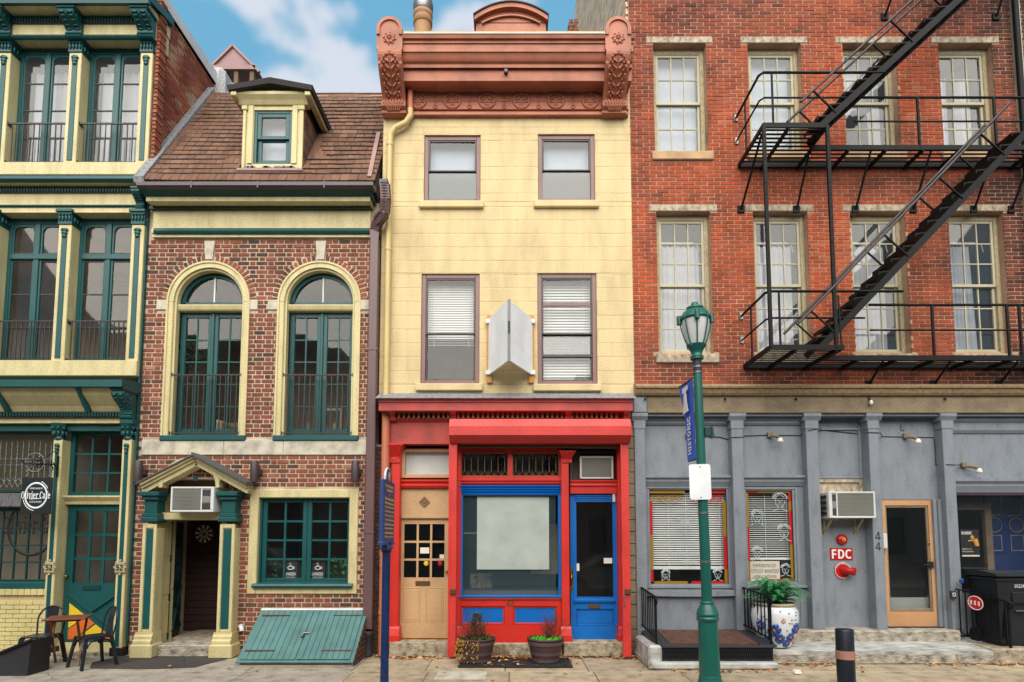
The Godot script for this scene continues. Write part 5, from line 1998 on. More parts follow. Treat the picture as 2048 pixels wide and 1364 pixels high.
func shop_front(g: Node3D) -> void:
	var zf := 0.36
	var a := -2.176
	var b := 1.972
	# shop cornice
	hexa([Vector3(a - 0.05, 4.171, 0.42), Vector3(b + 0.06, 4.171, 0.42), Vector3(b + 0.06, 4.351, 0.0), Vector3(a - 0.05, 4.351, 0.0), Vector3(a - 0.05, 4.171 + 0.006, 0.42), Vector3(b + 0.06, 4.171 + 0.006, 0.42), Vector3(b + 0.06, 4.351 + 0.006, 0.0), Vector3(a - 0.05, 4.351 + 0.006, 0.0)])
	put("cornice_flashing", "lead")
	run_x([0.0, 3.986, 0.34, 3.986, 0.34, 4.119, 0.36, 4.122, 0.36, 4.147, 0.40, 4.163, 0.40, 4.171, 0.0, 4.325], a, b)
	put("shop_cornice", "faded_red")
	box(-2.099, b - 0.05, 3.48, 3.986 + 0.01, -0.2, 0.07)
	put("fascia_board", "faded_red")
	run_x([0.06, 3.851, 0.09, 3.851, 0.12, 3.89, 0.12, 3.906, 0.06, 3.906], -2.079, b - 0.06)
	put("fascia_bead", "red")
	var k := 0
	while a + 0.2 + k * 0.082 < b - 0.2:
		box(a + 0.2 + k * 0.082, a + 0.238 + k * 0.082, 3.892, 3.983, 0.06, 0.18)
		k += 1
	put("dentil_course", "tan_dark", null, "", true)
	for x in [-1.975, -0.971, 0.922, 1.893]:
		box(x - 0.065, x + 0.065, 3.97, 3.995 + 0.01, 0.05, 0.325, 0.006)
		run_x([0.05, 3.97, 0.31, 3.97, 0.27, 3.947, 0.2, 3.924, 0.17, 3.861, 0.05, 3.861], x - 0.045, x + 0.045)
		put("cornice_bracket", "faded_red")
	# columns: z of their fronts 0.1
	var yb := 0.22
	shop_column(-1.938, 0.15, yb - 0.02, 3.478, 0.06)
	shop_capital(-1.96, 0.15, 3.159, 3.475, 0.06)
	shop_column(0.88, 0.13, yb - 0.02, 3.377, 0.08)
	shop_capital(0.916, 0.13, 3.156, 3.349, 0.08)
	shop_column(1.809, 0.10, yb - 0.02, 3.482, 0.04)
	shop_column(-0.896, 0.10, yb - 0.02, 3.488, 0.02)
	# red guide rails of the roller shutter
	for r in [[-0.954, 0.12, "left"], [1.835, 0.12, "right"]]:
		box(r[0] - r[1] / 2, r[0] + r[1] / 2, 0.03, 3.457, 0.18, 0.32, 0.006)
		box(r[0] - r[1] / 2 - 0.01, r[0] - r[1] / 2 + 0.02, 0.03, 3.457, 0.32, 0.33)
		put("shutter_rail", "shutter_red")
		box(r[0] - 0.03, r[0] + 0.06, 1.021, 1.1, 0.31, 0.36, 0.005)
		put("rail_lock", "bronze")
	for i in 7:
		ring(Vector3(1.815 - 0.02, 1.023 - i * 0.03, 0.36), 0.014, 0.005, Vector3.UP, Vector3.RIGHT if i % 2 else Vector3(0, 0, 1), 8, 4)
	put("lock_chain", "steel")
	# shutter box
	var s0 := -1.008
	var s1 := 1.913
	run_x([0.05, 3.449, 0.36, 3.445, 0.50, 3.555, 0.50, 3.7, 0.42, 3.83, 0.05, 3.87], s0, s1)
	var sb := put("shutter_box", "shutter_red")
	box(s0 + 0.1, s1 - 0.1, 3.39, 3.449 + 0.01, 0.1, 0.22, 0.01)
	put("shutter_curtain", "bronze", sb)
	# left doorway
	var d0 := -1.855
	var d1 := -1.058
	frame(d0 - 0.02, d1 + 0.1, 2.925, 3.421, -0.2, -0.1, 0.06, 0.05, 0.06)
	var tw := put("transom_window", "tan")
	pane(tw, d0 + 0.03, d1 + 0.05, 2.925 + 0.06, 3.421 - 0.05, -0.15, "pane_old", 0.1)
	box(d0, d1 + 0.1, 2.933, 3.45, -0.22, -0.21)
	put("transom_screen", "blind", tw)
	run_x([-0.2, 2.749, -0.06, 2.749, -0.03, 2.79, -0.06, 2.825, -0.02, 2.865, -0.02, 2.89, -0.2, 2.901], d0 - 0.05, d1 + 0.1)
	put("door_header", "red")
	box(d0 - 0.02, d1 + 0.1, 2.231, 2.755, -0.2, -0.11)
	put("over_door_panel", "tan")
	box(d0, d1 + 0.1, 2.247, 2.281, -0.12, -0.09)
	put("panel_moulding", "tan")
	var dc := Vector3(-1.475, 2.517, -0.105)
	for q in [0.085, 0.055]:
		for i in 4:
			var p = dc + Vector3(cos(PI / 2 * i), sin(PI / 2 * i), 0) * q
			bar(p, dc + Vector3(cos(PI / 2 * (i + 1)), sin(PI / 2 * (i + 1)), 0) * q, 0.014, 0.02, Vector3(0, 0, 1))
	ball(dc, 0.03, 0.03, 0.012, 6)
	put("diamond_ornament", "tan_dark")
	var yd0 := 0.235
	var yd1 := 2.232
	var lx0 := -1.817
	var lx1 := -1.136
	var ly0 := 1.251
	var ly1 := 2.147
	wall(d0 - 0.01, d1 + 0.05, yd0, yd1, -0.19, -0.14, [[lx0, lx1, ly0, ly1]])
	var door := put("tan_door", "tan", null, "tan door with nine small panes")
	lights_in(door, lx0, lx1, ly0, ly1, -0.16, 3, 3, 0.035, "tan", "pane_dark")
	for x in [[-1.839, -1.529], [-1.446, -1.145]]:
		frame(x[0], x[1], 0.516, 1.085, -0.15, -0.132, 0.02)
		box(x[0] + 0.03, x[1] - 0.03, 0.516 + 0.03, 1.085 - 0.03, -0.15, -0.134, 0.01)
		put("door_panel", "tan", door)
	box(-1.615, -1.372, 1.119, 1.194, -0.15, -0.125, 0.005)
	put("mail_slot", "bronze", door)
	ball(Vector3(-1.092, 1.354, -0.09), 0.03, 0.03, 0.03, 10)
	put("door_knob", "brass", door)
	for q in [[848, 1102, 18, 12, "paper_white"], [881, 1113, 10, 9, "paper_white"], [852, 1128, 10, 9, "yellow_glaze"], [880, 1128, 10, 9, "paper_white"]]:
		pass
	box(-1.547, -1.396, 1.652, 1.752, -0.158, -0.154)
	box(-1.219, -1.143, 1.568, 1.635, -0.158, -0.154)
	put("notice", "paper_white", door)
	ball(Vector3(-1.444, 1.485, -0.155), 0.042, 0.042, 0.004, 10)
	put("sticker", "yellow_glaze", door)
	ball(Vector3(-1.209, 1.485, -0.155), 0.042, 0.042, 0.004, 10)
	put("sticker", "fire_red", door)
	box(d0, d1, yd0 - 0.01, yd0 + 0.02, -0.14, -0.11)
	put("door_sill", "brass", door)
	# shop window bay
	var w0 := -0.89
	var w1 := 0.841
	var zz := -0.02
	wall(w0, w1, 2.898, 3.423, -0.12, zz, [[-0.857, -0.067, 2.949, 3.347], [0.008, 0.798, 2.949, 3.347]])
	put("transom_frame", "red")
	for q in [[-0.857, -0.067], [0.008, 0.798]]:
		var p0 := 2.949
		var p1 := 3.347
		frame(q[0], q[1], p0, p1, -0.1, -0.04, 0.015)
		var tl := put("leaded_transom", "tan_dark")
		pane(tl, q[0], q[1], p0, p1, -0.08, "pane_dark")
		var n := 7
		var dx: float = (q[1] - q[0]) / n
		for i in n + 1:
			var x: float = q[0] + i * dx
			for e in [[p0, p0 + 0.1], [p1, p1 - 0.1]]:
				if i < n:
					bar(Vector3(x, e[0], -0.072), Vector3(x + dx / 2, e[1], -0.072), 0.0055, 0.008, Vector3(0, 0, 1))
					bar(Vector3(x + dx, e[0], -0.072), Vector3(x + dx / 2, e[1], -0.072), 0.0055, 0.008, Vector3(0, 0, 1))
				if i > 0 and i < n: bar(Vector3(x, e[0], -0.072), Vector3(x, e[1], -0.072), 0.0055, 0.008, Vector3(0, 0, 1))
			if i < n: box(x + dx / 2 - 0.004, x + dx / 2 + 0.004, p0 + 0.1, p1 - 0.1, -0.077, -0.068)
		put("leading", "tan_dark", tl)
	run_x([-0.15, 2.796, -0.01, 2.796, 0.02, 2.827, 0.0, 2.854, 0.03, 2.868, 0.03, 2.902, -0.15, 2.913], w0, w1)
	put("window_header", "red")
	for i in 4:
		var t0 := lerpf(2.628, 2.796, i / 4.0)
		var t1 := lerpf(2.628, 2.796, (i + 1) / 4.0)
		run_x([-0.15, t0, -0.01 + i * 0.008, t0, 0.015 + i * 0.008, (t0 + t1) / 2, -0.01 + i * 0.008, t1 - 0.004, -0.15, t1 - 0.004], w0, w1)
	put("reeded_lintel", "blue")
	var gx0 := -0.818
	var gx1 := 0.734
	var gy0 := 0.961
	var gy1 := 2.632
	frame(w0, w1, gy0 - 0.03, gy1 + 0.02, -0.12, 0.0, gx0 - w0, 0.03, 0.03)
	var fr := put("window_frame", "blue")
	pane(fr, gx0, gx1, gy0, gy1, -0.08, "pane_reflection_tint", 0.1)
	pane(fr, gx0, gx1, gy0, gy1, -0.1, "pane", 0.1)  # second pane, added only to strengthen the reflection
	box(w0, w1, gy0 - 0.025, gy0 + 0.004, -0.15, 0.03, 0.006)
	put("window_sill", "blue", fr)
	box(w0 - 0.1, w1 + 0.1, 0.2, gy0 + 0.06, -1.1, -0.2)
	put("display_platform", "grey_dark")
	box(w0 - 0.1, w0 + 0.5, gy0 + 1.02, gy0 + 1.05, -0.9, -0.4)
	put("shelf", "paper_sheet")
	box(w1 - 0.5, w1, gy0 + 0.3, gy0 + 1.2, -1.0, -0.95)
	put("backboard", "room_floor")
	box(w0 + 0.15, w0 + 0.55, gy0 + 0.06, gy0 + 0.32, -0.9, -0.6, 0.02)
	put("display_box", "lintel")
	# stall riser with two blue panels
	var p0 := 0.519
	var p1 := 0.762
	var pa := [-0.814, -0.148, 0.049, 0.707]
	wall(w0, w1, 0.2, gy0 - 0.025, -0.12, 0.0, [[pa[0] - 0.03, pa[1] + 0.03, p0 - 0.03, p1 + 0.03], [pa[2] - 0.03, pa[3] + 0.03, p0 - 0.03, p1 + 0.03]])
	var ap := put("stall_riser", "red")
	for i in 2:
		frame(pa[i * 2] - 0.03, pa[i * 2 + 1] + 0.03, p0 - 0.03, p1 + 0.03, -0.1, -0.015, 0.03)
		put("panel_moulding", "red", ap)
		box(pa[i * 2], pa[i * 2 + 1], p0, p1, -0.1, -0.03)
		put("riser_panel", "blue", ap)
	run_x([-0.1, gy0 - 0.07, 0.02, gy0 - 0.06, 0.03, gy0 - 0.03, -0.1, gy0 - 0.027], w0, w1)
	put("riser_moulding", "faded_red", ap)
	writing(ap, "house_number", "42", Vector3(-0.033, 0.844, 0.004), 0.13, 0.1, "bronze", Basis(), "Droid Serif", true)
	# right doorway
	var e0 := 0.98
	var e1 := 1.818
	box(e0, e1, 2.855, 3.358, -0.3, -0.26)
	put("transom_backing", "room_dark")
	frame(e0, e1, 2.857, 3.387, -0.2, -0.12, 0.05)
	put("transom_frame", "dark_sash")
	run_x([-0.2, 2.657, -0.06, 2.657, -0.06, 2.767, -0.03, 2.79, -0.05, 2.825, -0.02, 2.865, -0.02, 2.882, -0.2, 2.88], e0, e1)
	put("door_header", "red")
	var f0 := 0.235
	var f1 := 2.653
	var hx0 := 1.083
	var hx1 := 1.696
	var hy0 := 0.93
	var hy1 := 2.518
	wall(e0, e1, f0, f1, -0.17, -0.12, [[hx0, hx1, hy0, hy1], [1.065, 1.698, 0.461, 0.732]])
	var bd := put("blue_door", "blue", null, "blue glazed shop door")
	pane(bd, hx0, hx1, hy0, hy1, -0.145, "pane", 0.1)
	pane(bd, hx0, hx1, hy0, hy1, -0.16, "pane", 0.1)  # extra pane behind the first, added to double the door's reflection
	frame(1.065, 1.698, 0.461, 0.732, -0.17, -0.135, 0.02)
	box(1.065 + 0.02, 1.698 - 0.02, 0.461 + 0.02, 0.732 - 0.02, -0.17, -0.142, 0.008)
	put("door_panel", "blue", bd)
	for i in 3:
		box(hx0 - 0.03, hx1 + 0.03, hy1 + 0.02 + i * 0.035, hy1 + 0.045 + i * 0.035, -0.13, -0.11 + i * 0.008, 0.004)
	put("door_moulding", "blue", bd)
	box(1.032, 1.723, 0.85, 0.899, -0.13, -0.085, 0.006)
	k = 0
	while k < 24:
		box(1.04 + k * 0.028, 1.04 + 0.014 + k * 0.028, 0.825, 0.85, -0.13, -0.1)
		k += 1
	put("door_shelf", "blue", bd)
	box(1.273, 1.472, 0.742, 0.807, -0.13, -0.108, 0.004)
	put("mail_slot", "bronze", bd)
	box(0.951 + 0.02, 1.027, 1.038, 1.411, -0.13, -0.11, 0.006)
	put("handle_plate", "bronze", bd)
	tube([Vector3(0.994, 1.312, -0.1), Vector3(0.989, 1.299, -0.05), Vector3(0.988, 1.183, -0.05), Vector3(0.993, 1.147, -0.1)], 0.013, 8)
	put("door_handle", "brass", bd)
	box(1.08, 1.13, 1.361, 1.486, -0.142, -0.139)
	box(1.541, 1.683, 1.486, 1.577, -0.142, -0.139)
	put("notice", "paper_white", bd)
	box(1.695, 1.737, 2.517, 2.669, -0.1, -0.08)
	put("hanging_tag", "paper_white", bd)
	# thresholds
	for q in [[-1.985, -0.976], [-0.828, 0.819], [0.841, 1.827]]:
		box(q[0], q[1], 0.0, 0.235 if q[0] < -1.0 or q[0] > 0.5 else 0.2, -0.4, 0.15 if q[0] < -1.0 or q[0] > 0.5 else 0.03, 0.012)
		put("door_step", "stone_step")
	for i in 13:
		box(-0.375 + i * 0.022, -0.375 + 0.013 + i * 0.022, 0.04, 0.17, 0.03, 0.06)
	put("vent_grille", "moulding_beige", null, "", true)
	# salmon downpipe at the left edge
	var px := -2.098
	tube([Vector3(px, 0.02, 0.12), Vector3(px, 3.986, 0.12)], 0.068, 14)
	put("rain_pipe", "salmon_pipe", null, "salmon lower length")
	tube([Vector3(px, 0.728 - 0.05, 0.12), Vector3(px, 0.728, 0.12)], 0.078, 14)
	put("pipe_collar", "salmon_pipe")
	# brick return at both ends of the shop front
	box(-2.3, -1.889, 0.0, 3.488, -0.25, -0.06)
	put("side_pier", "mortar")
	for bk in lay(-2.3, -2.064 , 0.02, 3.488, 0.0765, 0.014, [0.205], []):
		mesh_node("brick", unit_brick, "rust_plate", g, Transform3D(Basis.from_scale(Vector3(bk[2], bk[3], 0.04)), Vector3(bk[0], bk[1], -0.06)))
	box(1.916, 2.075, 0.0, 4.325, -0.25, -0.04)
	put("side_pier", "stucco_beige")
	for bk in lay(1.916, 2.14, 0.02, 4.025, 0.20, 0.012, [0.4], []):
		mesh_node("stone_block", unit_brick, "stucco_beige", g, Transform3D(Basis.from_scale(Vector3(bk[2], bk[3], 0.05)), Vector3(bk[0], bk[1], -0.03)))
	# sheet hung behind the shop window
	box(-0.586, 0.619, 1.389, 2.607, -0.072, -0.062)
	solo("blank_sheet", "paper_sheet", "large blank pale grey sheet fixed to the glass of the blue framed shop window", "sheet", Vector3(0.017, 1.389, -0.06))


func yellow_things() -> void:
	# projecting sign of two white panels that meet in an edge
	var y0 := 4.661
	var y1 := 5.627
	var xl := -0.398
	var xr := 0.347
	var xc := -0.047
	thing("projecting_sign", "blank white wedge shaped projecting sign between the second floor windows", "sign", Vector3(xc, y0, 0.0))
	for sd in [[xl, -1.0], [xr, 1.0]]:
		var a := Vector3(sd[0], 0, 0.05)
		var b := Vector3(xc + sd[1] * 0.018, 0, 0.86)
		var nrm = Vector3(0, 1, 0).cross(b - a).normalized() * 0.03 * -sd[1]
		hexa([a + Vector3(0, y0, 0), b + Vector3(0, y0, 0), b + nrm + Vector3(0, y0, 0), a + nrm + Vector3(0, y0, 0), a + Vector3(0, y1, 0), b + Vector3(0, y1, 0), b + nrm + Vector3(0, y1, 0), a + nrm + Vector3(0, y1, 0)])
		put("sign_panel", "white_panel")
		for yy in [y0 + 0.02, y1 - 0.06]:
			box(sd[0] - 0.05, sd[0] + 0.05, yy - 0.03, yy + 0.05, 0.03, 0.09, 0.01)
			put("clip", "white_metal")
		box(sd[0] - sd[1] * 0.02 - 0.045, sd[0] - sd[1] * 0.02 + 0.045, 4.523, 5.697, 0.005, 0.05, 0.006)
		put("wall_batten", "post_wood")
	for x in [xc - 0.01, xc + 0.012]:
		tube([Vector3(x, y0 - 0.01, 0.86), Vector3(x, y1 + 0.015, 0.86)], 0.012, 6)
	put("edge_tube", "steel")
	for i in 5:
		box(xc - 0.02, xc + 0.02, lerpf(y0, y1, 0.45) + i * 0.04, lerpf(y0, y1, 0.45) + 0.03 + i * 0.04, 0.86, 0.876)
	put("hinge_bolts", "dark_plate")
	# camera under the cornice
	thing("security_camera", "small black camera fixed to the salmon cornice fascia", "camera", Vector3(-0.102, 9.819, 0.36))
	tube([Vector3(-0.102, 9.819, 0.345), Vector3(-0.102, 9.81, 0.42)], 0.035, 12)
	put("body", "black_paint")
	tube([Vector3(-0.102, 9.81, 0.42), Vector3(-0.102, 9.81, 0.425)], 0.02, 10)
	put("lens", "pane_dark")
	air_conditioner("white window air conditioner over the blue shop door", Vector3(1.423, 2.902, -0.02), 0.56, 0.385, 0.2, false, 0.0)
	# two half barrels
	rng.seed = 12
	for q in [[Vector3(-0.537, 0.02, 0.62), "half barrel planter with a shaggy evergreen, left of the pair"], [Vector3(0.514, 0.02, 0.62), "half barrel planter with bare twigs over bright moss, right of the pair"]]:
		thing("barrel_planter", q[1], "planter", q[0], "half barrel planters before the shop window", true)
		lathe([0.0, 0.0, 0.20, 0.0, 0.2, 0.0, 0.222, 0.1, 0.25, 0.22, 0.272, 0.34, 0.272, 0.34, 0.285, 0.34, 0.285, 0.365, 0.255, 0.365, 0.255, 0.365, 0.245, 0.28], Vector3.ZERO, 28)
		put("staves", "barrel_wood")
		for h in [[0.203, 0.02, 0.212, 0.065], [0.226, 0.12, 0.238, 0.165], [0.263, 0.27, 0.276, 0.325]]:
			lathe([h[0], h[1], h[0] + 0.006, h[1], h[0] + 0.006, h[1], h[2] + 0.006, h[3], h[2] + 0.006, h[3], h[2], h[3]], Vector3.ZERO, 28)
			put("hoop", "barrel_hoop")
		lathe([0.0, 0.31, 0.25, 0.30], Vector3.ZERO, 20)
		put("soil", "soil")
		var left: bool = q[0].x < 0
		var c: Vector3 = q[0]
		thing("planter_shrub", "shaggy evergreen with trailing yellow stems growing in the left barrel" if left else "leafless reddish twigs rising from bright moss in the right barrel", "plant", c + Vector3(0, 0.3, 0), "", true)
		for i in (46 if left else 44):
			var a := rng.randf() * TAU
			var p := Vector3(cos(a), 0, sin(a)) * rng.randf() * (0.22 if left else 0.08) + Vector3(-0.06 if left else 0.06, 0, 0)
			var d := Vector3(rng.randfn(0, 0.35), 1, rng.randfn(0, 0.3)).normalized() * rng.randf_range(0.25, 0.52)
			tube([p, p + d * 0.5 + Vector3(rng.randfn(0, 0.02), 0, 0), p + d], 0.004, 4, 0.0015)
			for j in 3:
				var m := p + d * rng.randf_range(0.4, 0.9)
				tube([m, m + Vector3(rng.randfn(0, 0.05), rng.randf_range(0.03, 0.1), rng.randfn(0, 0.05))], 0.0025, 4, 0.001)
		put("twigs", "twig")
		if left:
			for i in 800:
				var h := rng.randf()
				var a := rng.randf() * TAU
				var r := 0.19 * (1.0 - h * 0.75) * sqrt(rng.randf())
				blade(Vector3(0.0 + cos(a) * r, h * 0.42, sin(a) * r), Vector3(cos(a) * 0.6, 0.6, sin(a) * 0.6) * 0.05, 0.008)
			put("evergreen", "olive_leaf")
			for i in 300:
				var a := rng.randf() * TAU
				var r := 0.24 * sqrt(rng.randf())
				blade(Vector3(cos(a) * r, 0.02 + rng.randf() * 0.05, sin(a) * r), Vector3(rng.randfn(0, 0.03), 0.035, rng.randfn(0, 0.03)), 0.009)
			put("ground_cover", "olive_leaf")
			for i in 320:
				var u := rng.randf()
				var r := 0.27 + 0.05 * u
				var a := rng.randf_range(0.35, 1.25) * PI / 1.1 + 0.35
				blade(Vector3(cos(a) * r - 0.02, 0.06 - u * u * 0.3, sin(a) * r), Vector3(rng.randfn(0, 0.02), -0.03, rng.randfn(0, 0.02)), 0.009)
			put("trailing_stems", "dry_leaf")
		else:
			for i in 420:
				var a := rng.randf() * TAU
				var r := 0.235 * sqrt(rng.randf())
				blade(Vector3(cos(a) * r, 0.0 + rng.randf() * 0.04, sin(a) * r), Vector3(rng.randfn(0, 0.02), 0.04, rng.randfn(0, 0.02)), 0.012)
			put("moss", "moss")

# ---- the red brick house with the grey shop front ----------------------------

func hung_window(x0: float, x1: float, y0: float, y1: float, rows: int, g: Node3D) -> Node3D:
	frame(x0, x1, y0, y1, -0.26, -0.14, 0.075, 0.09, 0.10, 0.008)
	var win := put("window", "old_cream")
	var a := x0 + 0.075
	var b := x1 - 0.075
	var ym := (y0 + 0.1 + y1 - 0.09) / 2
	for k in 2:
		var p := y0 + 0.10 if k == 0 else ym - 0.02
		var q := ym + 0.022 if k == 0 else y1 - 0.09
		var z := -0.215 if k == 0 else -0.175
		frame(a, b, p, q, z - 0.018, z + 0.018, 0.045, 0.045, 0.05, 0.004)
		put("sash", "sash_cream", win)
		lights_in(win, a + 0.045, b - 0.045, p + 0.05, q - 0.045, z, 3, rows, 0.02, "sash_cream", "pane_old")
	return win


func brick_house() -> void:
	var g := thing("brick_house", "red brick house with cream sash windows above a grey painted shop front", "building", Vector3(5.3, 0, 0))
	var L := 2.075
	var R := 9.3
	var yb := 4.514
	var T1 := 14.0
	var xs := [[2.50, 3.44], [4.175, 5.12], [5.857, 6.81], [7.557, 8.52]]
	var holes := []
	var bh := []
	for p in xs:
		for q in [[8.63, 10.66], [5.025, 7.557]]:
			holes.append([p[0], p[1], q[0], q[1]])
			bh.append([p[0], p[1], q[0], q[1]])
			bh.append([p[0] - 0.125, p[1] + 0.12, q[1], q[1] + 0.128])
			bh.append([p[0] - 0.06, p[1] + 0.08, q[0] - 0.155, q[0]])
	wall(L, R, yb - 0.1, T1, -0.3, -0.002, holes)
	put("wall", "mortar_right")
	var list := lay(L + 0.004, R, yb, 12.0, 0.0705, 0.013, [0.222], bh)
	var pal := [[90, 50, 42], [138, 70, 52], [176, 86, 58], [200, 94, 56], [216, 92, 44], [222, 126, 86]]
	var fn := FastNoiseLite.new()
	fn.seed = 8
	fn.frequency = 0.35
	var fine := FastNoiseLite.new()
	fine.seed = 18
	fine.frequency = 1.4
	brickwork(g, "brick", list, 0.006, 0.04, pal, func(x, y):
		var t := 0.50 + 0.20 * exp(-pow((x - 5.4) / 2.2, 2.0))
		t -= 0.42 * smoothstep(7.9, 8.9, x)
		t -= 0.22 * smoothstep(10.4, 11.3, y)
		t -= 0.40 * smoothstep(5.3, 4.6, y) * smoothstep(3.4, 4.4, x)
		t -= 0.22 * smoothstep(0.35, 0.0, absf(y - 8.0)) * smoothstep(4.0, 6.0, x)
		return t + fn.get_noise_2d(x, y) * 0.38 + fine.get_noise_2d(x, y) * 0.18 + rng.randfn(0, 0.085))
	for p in xs:
		for q in [[8.63, 10.66], [5.025, 7.557]]:
			box(p[0] - 0.122, p[1] + 0.117, q[1] + 0.003, q[1] + 0.125, -0.14, 0.014, 0.008)
			put("lintel", "lintel")
			box(p[0] - 0.055, p[1] + 0.075, q[0] - 0.15, q[0] + 0.004, -0.14, 0.05, 0.01)
			put("sill", "sill" if q[0] > 6.0 else "lintel")
			hung_window(p[0], p[1], q[0], q[1], 2 if q[0] > 6.0 else 3, g)
			box(p[0] + 0.07, p[1] - 0.07, q[0] + 0.0, q[0] + 0.075, -0.145, -0.125, 0.006)
			put("sill_board", "bare_wood" if q[0] < 6.0 else "sill")
	# curtains and shades behind the sashes
	for i in 4:
		var a: float = xs[i][0] + 0.1
		var b: float = xs[i][1] - 0.1
		if i < 2:
			box(a, b, 8.7, 10.6, -0.36, -0.345)
			put("window_shade", "roller_blind")
		elif i == 2:
			wavy(a, b, 9.6, 10.6, -0.4, 5, 0.02)
			put("curtain", "curtain")
			wavy(b - 0.22, b, 8.7, 9.8, -0.38, 3, 0.02)
			put("curtain", "curtain")
		else:
			for q in [[a, a + 0.28], [b - 0.34, b - 0.06]]:
				wavy(q[0], q[1], 8.7, 10.3, -0.4, 4, 0.025)
				put("curtain", "curtain")
		var cut: float = [b, b - 0.02, b - 0.06, b - 0.24][i]
		wavy(a, cut, 5.08, 7.12, -0.40, 8, 0.022, 0.0 if i < 3 else -0.12)
		put("curtain", "curtain")
		tube([Vector3(a - 0.02, 7.17, -0.36), Vector3(b - 0.12, 7.17, -0.36), Vector3(b - 0.03, 7.13, -0.36), Vector3(b, 7.0, -0.36)], 0.012, 6)
		put("curtain_rod", "white_metal")
	# left flank above the yellow roof
	box(L - 0.03, L + 0.3, 9.5, 19.0, -8.3, -0.302)
	put("side_wall", "mortar_right")
	var rest := []
	for bk in lay(-8.25, -0.02, 10.6, 19.0, 0.0705, 0.0105, [0.222], []):
		var t := Transform3D(Basis(Vector3.UP, -PI / 2) * Basis.from_scale(Vector3(bk[2], bk[3], 0.04)), Vector3(L - 0.022, bk[1], bk[0]))
		rest.append([t, shade([[206, 160, 126], [230, 196, 160], [240, 216, 186], [244, 230, 208]], rng.randf())])
	crowd(g, "side_bricks", unit_brick, "weathered_mix", rest)
	box(L, R, 12.0, 19.0, -0.34, -0.03)
	put("upper_wall", "rust_plate")
	box(1.394, 1.605, 11.0, 14.644, -4.6, -4.0)
	put("chimney", "rust_plate")
	for j in 6:
		for i in 2:
			mesh_node("brick", unit_brick, "far_brick", g, Transform3D(Basis.from_scale(Vector3(0.1, 0.09, 0.04)), Vector3(1.443 + i * 0.12 + (j % 2) * 0.03, 14.485 - 0.25 + j * 0.1, -3.99)))
	# downpipe at the right
	tube([Vector3(8.885, yb, 0.1), Vector3(8.885, 12.0, 0.1)], 0.05, 10)
	put("downpipe", "iron")
	box(8.86, 9.0, yb, 12.0, -0.02, 0.06)
	put("corner_board", "sash_cream")
	# pitted mortar patches
	for q in [[2020, 18, 0.11], [2042, 380, 0.1]]:
		pass
	grey_front(g)
	# inside
	for yy in [0.4, yb, 8.0, 11.4]:
		box(L + 0.3, R, yy - 0.2, yy, -3.2, -0.32)
		put("floor", "room_floor")
	box(L, R, 0.0, 13.9, -3.4, -3.2)
	put("back_wall", "room_dark")
	box(R - 0.05, R, 0.0, 13.9, -5.2, -0.3)
	put("side_wall", "room_dark")
	box(L, L + 0.1, 0.0, 9.5, -5.2, -0.3)
	put("side_wall", "room_dark")
	box(4.95, 5.05, 0.0, yb, -3.2, -0.35)
	put("partition", "room_dark")
	box(L, R, 13.9, 14.0, -8.3, -0.2)
	put("roof", "tar")
	fire_escape()
	brick_things()


func pilaster(x0: float, x1: float, y0: float, y1: float) -> void:
	box(x0, x1, y0, y1 - 0.12, -0.25, 0.03, 0.006)
	box(x0 - 0.012, x1 + 0.012, y1 - 0.26, y1 - 0.115, -0.24, 0.04, 0.005)
	run_x([-0.25, y1 - 0.12, 0.04, y1 - 0.12, 0.05, y1 - 0.1, 0.075, y1 - 0.06, 0.08, y1 - 0.05, 0.08, y1, -0.25, y1], x0 - 0.045, x1 + 0.045)
	put("pilaster", "grey")


